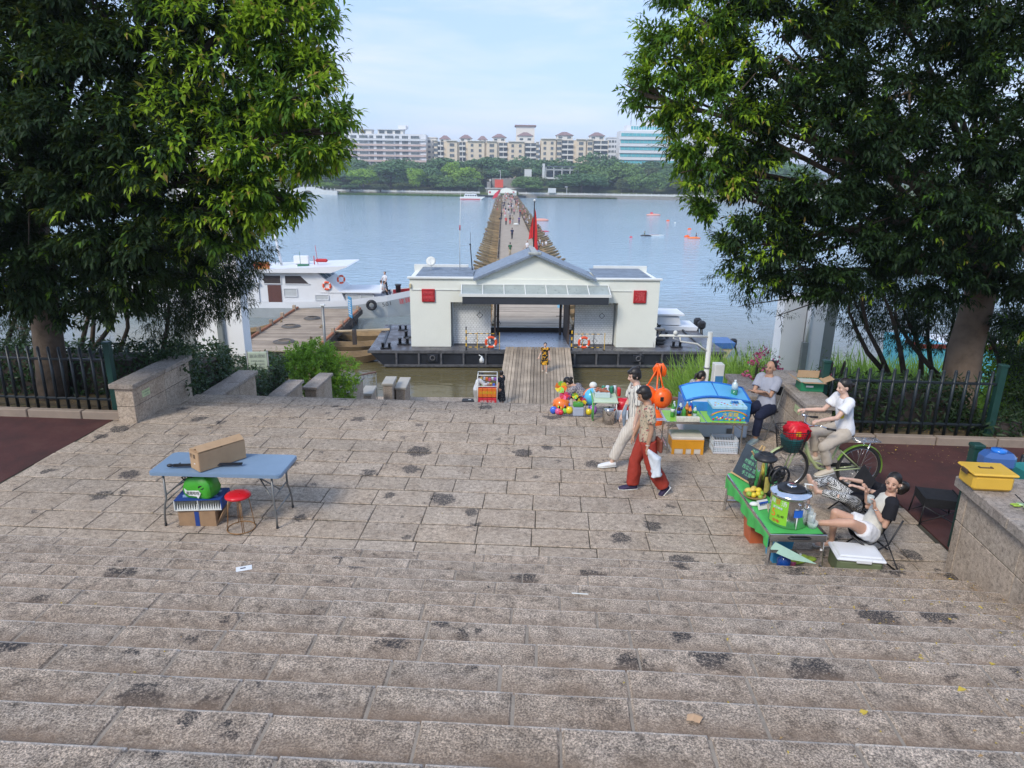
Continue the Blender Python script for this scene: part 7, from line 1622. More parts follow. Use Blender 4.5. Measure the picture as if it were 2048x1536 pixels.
for i in range(9): b = B(); b.lathe([(.001, .0), (.035, 0), (.035, .010), (.001, .012)], (.05*math.sin(i*2.1)+.02*i-.05, .05*math.cos(i*1.7), .005+.006*(i % 3)), 14, 0); b.obj('slice', mat('pale_lime_flesh', (.45, .60, .30), .4, var=.2, vs=60), t)
b = B(); b.tube([(-.1, .08, .10), (-.06, .0, .05), (.0, -.05, .03), (.08, -.02, .02), (.2, -.03, .01)], .006, 6); b.obj('cable', M['black'], t)
b = B()
for i in range(7): b.ell((-.12+.02*math.sin(i*2), .02*math.cos(i*3)+.02, .015), (.03, .012, .010), 6, 4)
b.obj('peel', M['lime_f'], t)
t = thing('teal_bin', 'teal plastic tub at the right edge behind the tall parapet', 'bin', (6.0, 6.9, .75)); B().box((0, 0, .2), (.4, .4, .5), bev=.04).obj('tub', mat('teal_plastic', (.03, .22, .22), .5), t)
# stickers on the parapets
M['stick'] = mat('yellow_green_sticker', (.50, .58, .32), .6, var=.1)
o = B().box((0, 0, 0), (.004, .24, .12)).obj('sticker', M['stick'], None, W(-7.086, 11.25, .45), PSI); tag(o, 'pale yellow notice sticker on the side of the left parapet', 'sticker'); text('爱护公物 请勿乱写', .026, M['conc2'], o, (.004, 0, .02), (PI/2, 0, PI/2), ext=.0004); text('小心台阶', .034, M['conc2'], o, (.004, 0, -.03), (PI/2, 0, PI/2), ext=.0004)
o = B().box((0, 0, 0), (.004, .24, .12)).obj('sticker', M['stick'], None, W(4.186, 10.9, .60), PSI); tag(o, 'pale yellow notice sticker on the side of the right parapet', 'sticker'); text('小心台阶', .034, M['conc2'], o, (-.004, 0, 0), (PI/2, 0, -PI/2), ext=.0004)
# notice board behind the second parapet, handrails, low walls at the quay
np_ = GY(522, 785, 18.6); t = thing('notice_board', 'white-green notice board with rows of small writing behind the left parapets', 'sign', (np_.x, 18.6, np_.z-.05), R(4)); B().box((0, 0, .72), (.52, .04, 1.05), bev=.01).obj('board', mat('pale_green_board', (.52, .60, .48), .5), t)
for s in (-.28, .28): B().tube([(s, 0, -.6), (s, 0, 1.28)], .02, 6).obj('post', M['grey_tube'], t)
text('游泳须知', .11, M['conc2'], t, (0, -.025, 1.12), (PI/2, 0, 0), ext=.001)
for i in range(8): text('水深危险 注意安全', .045, M['conc2'], t, (0, -.025, .98-i*.09), (PI/2, 0, 0), ext=.001, name='small_print')
def rail(label, a, c, n, h=1.0):
    a, c = Vector(a), Vector(c); t = thing('handrail', label, 'railing'); b = B(); b.bar(a+Vector((0, 0, h)), c+Vector((0, 0, h)), .07, .05); b.obj('top_rail', mat('brown_rail', (.20, .10, .07), .6), t)
    for i in range(n+1): B().tube([a.lerp(c, i/n), a.lerp(c, i/n)+Vector((0, 0, h))], .022 if i in (0, n) else .012, 6).obj('baluster', M['grey_tube'], t)
    B().bar(a+Vector((0, 0, .12)), c+Vector((0, 0, .12)), .03).obj('low_rail', M['grey_tube'], t)
a_, c_ = GY(712, 790, 27), GY(752, 790, 27.4); rail('brown topped railing beside the steps at the water edge on the left', (a_.x, 27, -5.3), (c_.x, 27.6, -5.3), 5, GY(730, 752, 27).z+5.3)
rail('thin metal railing beside the lower right parapet', (4.1, 13.2, -1.1), (3.0, 13.4, -1.1), 8, 1.0)
def lowwall(label, px0, px1, ytop, ybot, Y, d=.5):
    a_, b_ = GY(px0, ytop, Y), GY(px1, ytop, Y); zb = GY(px0, ybot, Y).z-.5; t = thing('low_wall', label, 'wall'); w = b_.x-a_.x; B().box(((a_.x+b_.x)/2, Y+d/2, (a_.z+zb)/2-.05), (w-.1, d-.1, a_.z-zb-.1), bev=.01).obj('stone_block', M['wallstone'], t); B().box(((a_.x+b_.x)/2, Y+d/2, a_.z-.05), (w, d, .10), bev=.012).obj('cap_stone', mat('pale_cap', (.46, .42, .35), .85, var=.1, world=True), t)
lowwall('short stone pier with a pale cap in the water edge group on the left', 763, 786, 767, 806, 27.5, 1.1); lowwall('low pale stone bench wall right of the short stone pier', 789, 812, 775, 800, 28.0, 1.6); lowwall('low stone block left of the short stone pier', 720, 744, 787, 806, 26.0, 1.1)
# ------------------------------------------------------------------ snack cart on the quay
QZ = -5.5; cx = GY(975, 780, 28.6).x
ct = thing('snack_cart', 'red and orange snack cart on a white frame at the foot of the ramp', 'cart', (cx, 28.6, QZ))
for i in range(2):
    for j in range(4): B().box((-.30+.2*j, -.3, .28+.44*i), (.19, .05, .40), bev=.01).obj('printed_panel', [M['torg'], M['tred']][(i == 0)], ct)
B().box((0, 0, .48), (.82, .55, .9), bev=.02).obj('cabinet', mat('cart_red', (.55, .05, .03), .5), ct)
b = B(); 
for s in (-.42, .42): b.tube([(s, -.28, 0), (s, -.28, 1.5), (s, .28, 1.5), (s, .28, 0)], .022, 6)
b.tube([(-.42, -.28, 1.5), (.42, -.28, 1.5)], .022, 6); b.tube([(-.42, -.28, 1.0), (.42, -.28, 1.0)], .022, 6); b.tube([(-.42, .28, 1.5), (.42, .28, 1.5)], .022, 6); b.obj('frame', M['trimw'], ct)
text('冰爽酸梅汤', .15, M['tyel'], ct, (0, -.33, .72), (PI/2, 0, 0), ext=.002); text('烤肠 玉米', .15, M['trimw'], ct, (0, -.33, .30), (PI/2, 0, 0), ext=.002)
rq = random.Random(9)
for i in range(12):
    o = B().box((0, 0, .07), (.11, .10, .14), bev=.02).obj('snack_pack', TM[i % 7] if i % 3 else M['fzwhite'], None, (cx-.34+.062*i*1.0, 28.5+.2*rq.random(), QZ+.94+(.25 if i % 2 else 0))); tag(o, f"{['pink','yellow','green','blue','violet','orange','red'][i % 7] if i % 3 else 'white'} snack packet, number {i+1} from the left on the red cart", 'packet', 'packets on the snack cart')
t = thing('spray_bottle', 'white bottle on a thin stick above the snack cart', 'bottle', (cx-.38, 28.75, QZ)); b = B(); b.tube([(0, 0, .5), (0, 0, 2.05)], .012, 5); b.obj('stick', M['black'], t); b = B(); b.lathe([(.001, 1.95), (.09, 1.95), (.10, 2.1), (.05, 2.18), (.02, 2.25)], (.12, 0, 0), 12); b.tube([(.12, 0, 2.22), (0, 0, 2.3)], .02, 5); b.obj('bottle', M['trimw'], t)
sx = GY(938, 800, 28.6).x; t = thing('suitcase', 'black case lying on the quay left of the snack cart', 'case', (sx, 28.6, QZ)); B().box((0, 0, .16), (.62, .42, .28), bev=.04).obj('body', M['black'], t); B().box((.03, -.02, .305), (.12, .06, .01)).obj('paper', M['trimw'], t); B().tube([(-.28, -.2, .3), (.28, -.2, .3)], .01, 5).obj('handle', M['black'], t)
o = bag_mesh(.28, .2, .34, 4, .5, .04).obj('plastic_bag', M['trimw'], None, (GY(993, 800, 28.5).x, 28.5, QZ)); tag(o, 'white plastic bag at the foot of the woman in the dark dress', 'bag')
# ------------------------------------------------------------------ things afloat on the right
def wp(px, py): return G(px, py, WZ)
t = thing('paddle_board', 'white and red board floating beyond the yellow-shirted paddler', 'board', wp(1310, 471), R(10)); B().prism([(-1.6, 0), (-1.1, .32), (.9, .34), (1.5, .2), (1.9, 0), (1.5, -.2), (.9, -.34), (-1.1, -.32)], -.02, .12).obj('deck', M['trimw'], t); B().box((0, 0, .13), (1.6, .2, .02)).obj('stripe', M['pred'], t)
t = thing('kayak', 'small dark kayak of the yellow-shirted paddler', 'boat', wp(1292, 472), 0); B().ell((0, 0, .05), (1.1, .35, .22)).obj('hull', M['black'], t)
t = thing('kayak', 'orange kayak at the right edge of the open water', 'boat', wp(1388, 477), 0); B().ell((0, 0, .08), (1.25, .35, .24)).obj('hull', M['torg'], t)
t = thing('kayak', 'pale red inflatable far out near the opposite bank', 'boat', wp(1307, 431), 0); B().ell((0, 0, .15), (2.2, .7, .4)).obj('hull', mat('faded_pink', (.72, .35, .28), .6), t); B().box((-.6, 0, .6), (.8, .3, .6), bev=.1).obj('seat', M['tred'], t)
for i, (px, py, s, c, lb) in enumerate([(1374, 474, .55, 'float', 'round orange swim buoy beside the orange kayak'), (1336, 442, .45, 'float', 'orange swim buoy in the middle of the open water'), (1379, 459, .45, 'float', 'orange swim buoy nearest the right crown'), (1262, 475, .3, 'tred', 'dark red swim buoy left of the paddler'), (1350, 446, .25, 'trimw', 'white swim buoy in open water')]):
    o = B().ell((0, 0, .05), (s, s*.6, s*.6), 12, 8).obj('swim_buoy', M[c], None, wp(px, py)); B().box((0, 0, s*.62), (s*.3, s*.3, s*.15)).obj('valve', M['black'], o); tag(o, lb, 'buoy')
for i, (px, py) in enumerate([(1167, 458, ), (1080, 462)]): pass
t = thing('kayak', 'faint pinkish boat drifting right of the red flag', 'boat', wp(1082, 442)); B().ell((0, 0, .2), (2.0, .6, .45)).obj('hull', mat('faded_pink', (.72, .35, .28), .6), t)
t = thing('paddle_board', 'long flat red board on the water right of the red flag', 'board', wp(1085, 463)); B().ell((0, 0, .05), (1.4, .35, .14)).obj('hull', M['tred'], t)
t = thing('river_boat', 'small white cabin boat with a red hull line moored left of the far landing', 'boat', wp(943, 399), 0); b = B(); b.prism([(-5, 0), (4.5, 0), (6.5, 1.4), (-5.5, 1.2)], 0, 3, 0, Matrix.Rotation(PI/2, 4, 'X')); b.obj('hull', [M['trimw']], t); b = B(); b.prism([(-3.5, 1.2), (3, 1.2), (2.2, 2.6), (-3, 2.6)], 0, 2.4, 0, Matrix.Rotation(PI/2, 4, 'X')); b.obj('cabin', M['whitewall'], t)
for i in range(5): B().box((-2.4+i*1.1, -2.42, 1.9), (.8, .06, .6)).obj('window', M['dglass'], t)
B().box((-.5, -3.02, .25), (9.5, .05, .4)).obj('red_band', M['pred'], t)
# far gate house at the other end of the bridge
fg = thing('gate_house', 'far white gate house with a small gable where the bridge lands', 'building', (1.9, 377, -5.2)); a_, c_ = GY(974, 385, 377).x-1.9, GY(1033, 385, 377).x-1.9; zt = GY(1000, 381, 377).z+5.2
b = B(); b.box(((a_-4.2)/2+.6, 2, zt/2), (-4.2-a_-1.2+1.2, 4, zt)); b.box(((c_+3.0)/2, 2, zt/2), (c_-3.0, 4, zt)); b.box((-.5, 2, zt*.8), (7.4, 4, zt*.4)); b.prism([(-4.5, 0), (3.8, 0), (-.3, 1.5)], 0, 3.8, 0, Matrix.Translation((0, 3.9, zt)) @ Matrix.Rotation(PI/2, 4, 'X')); b.obj('wall', M['house'], fg)
for x in (a_+1.6, c_-1.6): B().box((x, -.05, zt*.62), (.9, .1, .9)).obj('plaque', M['red'], fg)
b = B(); b.box((-.5, -.3, zt*.52), (10, .5, .35)); b.obj('canopy', M['trimw'], fg); B().box(((a_+c_)/2, 3, -.65), (c_-a_+10, 8, 1.2)).obj('pontoon', M['hull'], fg)
o = B(); o.add([(-1.8, 0, -1.2), (.2, 0, -.4), (1.9, .3, 2.6), (.9, .4, 2.4), (-.9, 0, .9)], [(0, 1, 2, 3, 4), (4, 3, 2, 1, 0)]); fp_ = GY(993, 398, 300)
t = thing('red_banner', 'red and white banner waving over the far end of the bridge', 'flag', (fp_.x, 300, fp_.z+1.2)); o.obj('flag', M['tred'], t); B().tube([(-1.9, .1, -3.3), (2.0, .3, 3.0)], .05, 5).obj('pole', M['black'], t)
# ------------------------------------------------------------------ people
def spots(name, c, sp, scale=18, thr=.5, c3=None):
    t = NT(name); v = t.pos(); n = t.noise(v, scale, 2, .5, .5); f = t.ramp(n, [(thr, 0), (thr+.03, 1)])
    cc = t.mix(f, c, sp)
    if c3: cc = t.mix(t.ramp(t.noise(v, scale*1.7, 2, .5), [(.60, 0), (.63, 1)]), cc, c3)
    t.base(t.mix(.2, cc, t.ramp(t.noise(v, 5, 4), [(.3, .6), (.7, 1.2)]), 'MULTIPLY')); t.set(rough=.85, spec=.2); t.bump(t.noise(v, 9, 4), .4, .02); return t.m
def stripes(name, c, sp, scale, direction='X', dist=1.5, thr=.8):
    t = NT(name); v = t.pos(); w = t.new('ShaderNodeTexWave', {'Vector': v, 'Scale': scale, 'Distortion': dist, 'Detail': 1}, bands_direction=direction).outputs['Fac']
    t.base(t.mix(t.ramp(w, [(thr, 0), (thr+.08, 1)]), c, sp)); t.set(rough=.85, spec=.2); t.bump(t.noise(v, 9, 4), .4, .02); return t.m
def checks(name, a, c, scale):
    t = NT(name); v = t.pos(); k = t.new('ShaderNodeTexChecker', {'Vector': v, 'Scale': scale, 'Color1': (*a, 1), 'Color2': (*c, 1)}); t.base(k.outputs['Color']); t.set(rough=.85, spec=.2); return t.m
def clothm(n, c, **k): return mat(n, c, .88, var=.12, vs=7, bump=.5, bs=26, spec=.2, **k)
def V3(*a): return Vector(a)
def person(label, loc, rz, H, pose, skinm, top=None, bottom=None, shoes=None, hair='short', vox=.011, bare_feet=False, group=None):
    """pose: pel, sp, sh, hd, fc, la, ra (upper, fore[, hand]), ll, rl (thigh, shin, foot)"""
    t = thing('person', label, 'person', loc, rz, group); g = pose.get
    U = lambda v: Vector(v).normalized()
    pel = Vector(g('pel')); sp = U(g('sp', (0, 0, 1))); shx = U(g('sh', (1, 0, 0))); hx_ = U(g('hx', (1, 0, 0))); hd = U(g('hd', (0, .1, 1))); fc = U(g('fc', (0, 1, 0)))
    nb = pel+sp*.30*H; fw = U(shx.cross(sp)*-1) if shx.cross(sp).y < 0 else U(shx.cross(sp))
    fw = U(sp.cross(shx)) if U(sp.cross(shx)).dot(fc) > -.5 else -U(sp.cross(shx))
    hc = nb+hd*.098*H
    J = {}
    for s, a, l in ((-1, 'la', 'll'), (1, 'ra', 'rl')):
        A = g(a); S = nb-sp*.018*H+shx*s*.100*H; E_ = S+U(A[0])*.172*H; W_ = E_+U(A[1])*.150*H; J[a] = (S, E_, W_, U(A[2]) if len(A) > 2 else U(A[1]))
        Lg = g(l); hp = pel+hx_*s*.052*H-sp*.01*H; K = hp+U(Lg[0])*.245*H; An = K+U(Lg[1])*.235*H; J[l] = (hp, K, An, U(Lg[2]))
    # body: one continuous skin
    b = B(); h = H
    b.tube([pel-sp*.035*h, pel+sp*.02*h, pel+sp*.11*h, pel+sp*.21*h, nb-sp*.035*h, nb+sp*.0*h, nb+hd*.035*h], [(.065*h, .05*h), (.082*h, .058*h), (.064*h, .046*h), (.074*h, .05*h), (.085*h, .042*h), (.05*h, .036*h), (.028*h, .030*h)], 16, up=fw)
    b.tube([nb-hd*.01*h, nb+hd*.07*h], [.031*h, .028*h], 12)
    for a in ('la', 'ra'):
        S, E_, W_, hdr = J[a]; b.ell(tuple(S), (.032*h,)*3, 12, 8); b.tube([S, S.lerp(E_, .4), E_, E_.lerp(W_, .3), W_, W_+hdr*.01*h], [.028*h, .026*h, .021*h, .0215*h, .0145*h, .014*h], 12); b.ell(tuple(E_), (.0215*h,)*3, 10, 7)
    for a in ('ll', 'rl'):
        hp, K, An, ft = J[a]; b.tube([hp, hp.lerp(K, .35), K], [.052*h, .047*h, .034*h], 14); b.ell(tuple(K), (.034*h,)*3, 12, 8); b.tube([K, K.lerp(An, .3), K.lerp(An, .65), An], [.033*h, .034*h, .024*h, .020*h], 12); b.ell(tuple(An), (.022*h,)*3, 10, 7)
        up_ = (K-An).normalized(); dn = (up_*-1+ft*up_.dot(ft)).normalized(); b.tube([An-ft*.028*h+dn*.022*h, An+ft*.02*h+dn*.018*h, An+ft*.07*h+dn*.026*h, An+ft*.115*h+dn*.030*h], [(.021*h, .018*h), (.024*h, .022*h), (.028*h, .014*h), (.018*h, .009*h)], 12, up=up_)
    # head, oriented by face direction
    rt = U(fc.cross(hd)); upv = U(rt.cross(fc)); Q = Matrix((rt, fc, upv)).transposed()
    def hp_(x, y, z): return hc+Q @ (Vector((x, y, z))*h)
    b.ell(tuple(hp_(0, -.006, .016)), (.0455*h, .056*h, .055*h), 20, 14, 0, Q); b.ell(tuple(hp_(0, .014, -.022)), (.034*h, .038*h, .042*h), 16, 12, 0, Q); b.ell(tuple(hp_(0, .030, -.047)), (.017*h, .015*h, .014*h), 10, 8, 0, Q)
    b.tube([hp_(0, .050, .008), hp_(0, .062, -.016)], [.006*h, .0095*h], 8); b.ell(tuple(hp_(0, .056, -.018)), (.0105*h, .010*h, .007*h), 10, 7, 0, Q)
    for s in (-1, 1): b.ell(tuple(hp_(s*.046, -.004, -.006)), (.006*h, .013*h, .019*h), 10, 8, 0, Q); b.ell(tuple(hp_(s*.022, .036, -.014)), (.013*h, .012*h, .012*h), 10, 7, 0, Q)
    me = remesh(b, vox*.8, 'body', skinm, 2, .5)
    # hands joined on: palm, four fingers of unequal length, a thumb from the palm's side
    hb = B()
    for a, s in (('la', -1), ('ra', 1)):
        S, E_, W_, d = J[a]; side = shx.cross(d); nrm_ = U(side if side.length > .1 else fw.cross(d)); lat = U(d.cross(nrm_)); c = g('curl', .5)
        pc = W_+d*.028*h; hb.tube([W_-d*.008*h, W_+d*.015*h, W_+d*.045*h, W_+d*.052*h], [(.013*h, .010*h), (.021*h, .010*h), (.024*h, .009*h), (.020*h, .007*h)], 10, up=nrm_)
        for i, ln in enumerate((.040, .046, .043, .034)):
            o_ = W_+d*.048*h+lat*(-.0165+.011*i)*h; k1 = o_+(d*.9+nrm_*c*.5*-1)*ln*.5*h; k2 = k1+(d*(.8-c*.7)+nrm_*-c*1.0)*ln*.5*h; hb.tube([o_, k1, k2], [.0052*h, .005*h, .004*h], 6)
        th0 = W_+d*.012*h-lat*.018*h*s; th1 = th0+(d*.6-lat*.7*s-nrm_*.2)*.026*h; th2 = th1+(d*.9-lat*.1*s-nrm_*.4)*.022*h; hb.tube([th0, th1, th2], [.0075*h, .0065*h, .005*h], 6)
    n0 = len(me.vertices); co = np.empty(n0*3, np.float32); me.vertices.foreach_get('co', co); vsl_ = [tuple(v) for v in co.reshape(-1, 3)]+hb.V
    fc_ = [tuple(p.vertices) for p in me.polygons]+[tuple(n0+i for i in f) for f in hb.F]
    m2 = bpy.data.meshes.new('body'); m2.from_pydata(vsl_, [], fc_); m2.materials.append(skinm); m2.polygons.foreach_set('use_smooth', [True]*len(m2.polygons)); m2.update(); link('body', m2, t)
    # face
    for s in (-1, 1):
        f = B(); f.ell(tuple(hp_(s*.0185, .0475, .002)), (.0072*h, .0035*h, .0030*h), 10, 6, 0, Q); f.obj('eye', mat('dark_eye', (.015, .01, .01), .25, bump=0), t)
        f = B(); f.tube([hp_(s*.010, .0515, .014), hp_(s*.020, .0500, .017), hp_(s*.029, .0440, .0135)], [.0016*h, .0020*h, .001*h], 5); f.obj('eyebrow', M['hair'], t)
    f = B(); f.tube([hp_(-.012, .0485, -.031), hp_(0, .0535, -.0295), hp_(.012, .0485, -.031)], [.0014*h, .0032*h, .0014*h], 6); f.obj('lips', mat('lip', (.38, .11, .10), .45, bump=0), t)
    # hair
    hb = B()
    if hair != 'bald':
        hb.ell(tuple(hp_(0, -.0135, .024)), (.0505*h, .0565*h, .0575*h), 20, 14, 0, Q); hb.ell(tuple(hp_(0, -.026, -.004)), (.0475*h, .040*h, .050*h), 16, 12, 0, Q)
    else:
        hb.ell(tuple(hp_(0, -.018, .019)), (.0505*h, .0540*h, .0565*h), 18, 12, 0, Q)
    if hair in ('bob', 'short'):
        for s in (-1, 1): hb.ell(tuple(hp_(s*.037, -.002, -.006 if hair == 'short' else -.014)), (.018*h, .032*h, (.034 if hair == 'short' else .048)*h), 12, 9, 0, Q)
        hb.ell(tuple(hp_(0, .026, .047)), (.038*h, .028*h, .018*h), 14, 9, 0, Q)
    if hair == 'bun': hb.ell(tuple(hp_(0, -.052, .064)), (.020*h, .022*h, .020*h), 10, 8, 0, Q); hb.ell(tuple(hp_(0, .028, .044)), (.040*h, .028*h, .022*h), 14, 9, 0, Q); [hb.ell(tuple(hp_(s*.037, .004, .0)), (.016*h, .030*h, .030*h), 12, 9, 0, Q) for s in (-1, 1)]
    if hair == 'knot': hb.ell(tuple(hp_(0, -.082, .0)), (.020*h, .020*h, .024*h), 10, 8, 0, Q); hb.tube([hp_(0, -.055, .0), hp_(0, -.09, .0)], [.02*h, .012*h], 8)
    if hair == 'tail': hb.tube([hp_(0, -.055, .01), hp_(0, -.078, -.02), hp_(.01, -.072, -.085)], [.022*h, .026*h, .010*h], 9)
    if hair == 'long': hb.tube([hp_(0, -.03, .01), hp_(0, -.056, -.05), hp_(0, -.058, -.14)], [(.05*h, .03*h), (.052*h, .024*h), (.036*h, .014*h)], 12, up=fc)
    hm = remesh(hb, vox*.75, 'hair', M['hair'], 1); link('hair', hm, t)
    def fold(me, amp, sc, seed=0):
        n = len(me.vertices); co = np.empty(n*3, np.float32); me.vertices.foreach_get('co', co); co = co.reshape(-1, 3); nn = np.array([v.normal[:] for v in me.vertices])
        q = np.array([noise.noise(Vector((float(p[0])*sc+seed, float(p[1])*sc, float(p[2])*sc*.45))) for p in co]); q2 = np.array([noise.noise(Vector((float(p[0])*sc*2.6, float(p[1])*sc*2.6+seed, float(p[2])*sc*1.4))) for p in co])
        co = co+nn*(np.maximum(q*amp+q2*amp*.45+amp*.25, -amp*.1)[:, None]); me.vertices.foreach_set('co', co.astype(np.float32).ravel()); me.update()
    if top:
        ex = top.get('ex', .010)*h; hem = top.get('hem', .02)*h
        b = B(); b.tube([pel-sp*hem, pel+sp*.03*h, pel+sp*.11*h, pel+sp*.21*h, nb-sp*.035*h, nb-sp*.004*h], [(.078*h+ex*1.1, .056*h+ex), (.084*h+ex, .060*h+ex*.9), (.070*h+ex, .050*h+ex), (.076*h+ex, .052*h+ex), (.090*h+ex*.5, .044*h+ex*.6), (.048*h, .038*h)], 18, up=fw)
        sl = top.get('sleeve', .6); smat = top.get('smat')
        sb = B() if smat else b
        for a in ('la', 'ra'):
            S, E_, W_, _ = J[a]; pts = [S-shx*(.03*h if a == 'ra' else -.03*h)-sp*.004*h, S, S.lerp(E_, min(sl, 1))]; rr = [.038*h, .037*h+ex*.4, .031*h+ex*top.get('swide', .8)]
            if sl > 1: pts += [E_.lerp(W_, sl-1)]; rr += [.026*h+ex*.5]
            sb.tube(pts, rr, 12)
            sb.ell(tuple(S-shx*(.018*h if a == 'ra' else -.018*h)), (.052*h, .047*h, .043*h), 12, 9)
        me = remesh(b, vox, 'shirt', top['m'], 2); fold(me, .0075*h*top.get('fold', 1), 9, 3); o = link(top.get('name', 'shirt'), me, t)
        if smat: me = remesh(sb, vox*.9, 'sleeves', smat, 2); link('sleeves', me, t)
        if top.get('text'): 
            p_ = pel+sp*.14*h+fw*(.062*h+ex+.006); text(top['text'][0], top['text'][1], top['text'][2], t, p_, (Matrix((shx, sp, fw)).transposed()).to_euler(), ext=.001)
    if bottom:
        b = B(); w = bottom.get('w', 1.15); ln = bottom.get('len', .95); wl = bottom.get('flare', 1.0)
        b.tube([pel-sp*.05*h, pel-sp*.0*h, pel+sp*.06*h], [(.076*h, .056*h), (.088*h, .063*h), (.074*h, .053*h)], 18, up=fw)
        for a in ('ll', 'rl'):
            hp, K, An, ft = J[a]; pts = [hp, hp.lerp(K, .35)]; rr = [.058*h*w, .054*h*w]
            if ln <= .5: pts += [hp.lerp(K, ln*2)]; rr += [.048*h*w]
            else: pts += [K, K.lerp(An, (ln-.5)*1.0), K.lerp(An, (ln-.5)*2)]; rr += [.042*h*w, .036*h*w*wl, .032*h*w*wl]
            b.tube(pts, rr, 14)
            if ln > .5: b.ell(tuple(K), (.043*h*w,)*3, 12, 8)
        me = remesh(b, vox, 'trousers', bottom['m'], 2); fold(me, .009*h*bottom.get('fold', 1), 10, 7); link(bottom.get('name', 'trousers'), me, t)
    if shoes:
        for a in ('ll', 'rl'):
            hp, K, An, ft = J[a]; up_ = (K-An).normalized(); dn = (up_*-1+ft*up_.dot(ft)).normalized()
            b = B(); b.tube([An-ft*.036*h+dn*.018*h, An-ft*.01*h+dn*.012*h, An+ft*.03*h+dn*.016*h, An+ft*.085*h+dn*.022*h, An+ft*.128*h+dn*.027*h], [(.022*h, .022*h), (.028*h, .028*h), (.030*h, .024*h), (.033*h, .018*h), (.022*h, .012*h)], 14, up=up_)
            me = remesh(b, vox*.7, 'shoe', shoes['m'], 1); sh_ = link('shoe', me, t)
            if shoes.get('sole'):
                b = B(); b.tube([An-ft*.04*h+dn*.034*h, An+ft*.03*h+dn*.036*h, An+ft*.09*h+dn*.037*h, An+ft*.132*h+dn*.034*h], [(.022*h, .008*h), (.026*h, .008*h), (.033*h, .008*h), (.020*h, .006*h)], 12, up=up_); b.obj('sole', shoes['sole'], sh_)
    t['_'] = 1; del t['_']
    J['pel'] = pel; J['nb'] = nb; J['hc'] = hc; return t, J
Mbl = clothm('black_cloth', (.018, .018, .022)); Mwh = clothm('white_cloth', (.72, .72, .73)); Mgr = clothm('grey_cloth', (.34, .35, .40)); Mbe = clothm('beige_cloth', (.46, .40, .33))
# the two women walking past
pA, JA = person('woman in red trousers and flowered beige blouse walking left with a white cloth', (2.0, 8.72, 0), R(90), 1.58,
    dict(pel=(0, 0, .815), sp=(0, .05, 1), hd=(0, .42, 1), fc=(0, 1, -.55), la=((-.10, -.12, -1), (.0, .16, -1)), ra=((.10, .18, -1), (0, .35, -1)), ll=((-.02, -.20, -1), (0, -.62, -1), (0, .70, -.85)), rl=((.02, .34, -1), (0, .02, -1), (0, 1, -.04))),
    M['skin2'], dict(m=spots('flowered_beige', (.50, .41, .29), (.32, .10, .10), 20, .60, (.10, .12, .10)), sleeve=.62, ex=.013, hem=.03), dict(m=mat('brick_red_trousers', (.33, .045, .03), .85, var=.18, vs=8, bump=.6, bs=22, spec=.2), w=1.25, flare=1.35, len=.97), dict(m=mat('black_purple_shoe', (.03, .02, .06), .6, var=.6, vs=30), sole=M['trimw']), hair='short')
W_ = JA['la'][2]; b = B()
for i in range(7):
    a = i*.9; b.tube([W_+V3(-.02, 0, -.04), W_+V3(-.03+.03*math.cos(a), -.05-.02*i, -.16), W_+V3(-.02+.05*math.sin(a), -.10-.03*(i % 3), -.30-.02*i), W_+V3(.0+.03*math.cos(a*2), -.17-.02*(i % 4), -.42)], [.022, .034, .04, .02], 8)
cl_ = link('cloth', remesh(b, .012, 'cloth', mat('white_grey_cloth', (.62, .66, .70), .8, var=.15, vs=14), 2)); cl_.location = (2.0, 8.72, 0); cl_.rotation_euler.z = R(90); tag(cl_, 'crumpled white cloth hanging from the hand of the woman in red trousers', 'cloth')
o = B().box((0, 0, 0), (.05, .20, .20), bev=.03).obj('shoulder_bag', mat('brown_leather', (.18, .05, .03), .5), None, (2.14, 8.60, .76), R(12)); tag(o, 'small brown bag at the hip of the woman in red trousers', 'bag')
b = B(); b.ring(tuple(JA['la'][2]-V3(0, 0, -.02)), .026, .004, 14, 5); o = b.obj('bracelet', M['trimw'], pA)
pB, JB = person('woman in a white striped top and pale trousers striding behind the red-trousered woman', (2.02, 9.62, 0), R(90), 1.62,
    dict(pel=(0, 0, .80), sp=(0, .05, 1), hd=(0, .30, 1), fc=(-.15, 1, -.30), la=((-.10, -.05, -1), (-.0, .2, -1)), ra=((.1, .25, -1), (0, .4, -1)), ll=((-.02, .62, -1), (0, .38, -1), (0, 1, -.06)), rl=((.02, -.25, -1), (0, -.55, -1), (0, .7, -.7))),
    M['skin3'], dict(m=stripes('white_striped', (.66, .63, .56), (.10, .11, .13), 9, 'Y', 3, .88), sleeve=.75, ex=.02, hem=.01), dict(m=stripes('pale_trousers', (.62, .57, .50), (.50, .45, .38), 14, 'Y', 2, .6), w=1.22, flare=1.15, len=.90), dict(m=mat('white_shoe', (.72, .72, .70), .6, var=.08, vs=20), sole=M['trimw']), hair='bun')
b = B(); b.tube([(-.02, .16, 1.0), (-.06, .2, .86), (-.04, .18, .66)], [.03, .07, .04], 9, ell=.5); b.tube([(-.08, .0, 1.02), (-.1, .02, .9), (-.1, 0, .82)], [.05, .06, .05], 8); link('waist_jacket', remesh(b, .014, 'waist_jacket', clothm('blue_grey_cloth', (.22, .27, .33)), 2), pB)
b = B(); b.ring(tuple(JB['nb']+V3(0, .02, .0)), .075, .004, 20, 5, 0, Matrix.Rotation(R(-25), 3, 'X')); b.obj('neck_cord', mat('dark_red_cord', (.2, .03, .03), .6), pB)

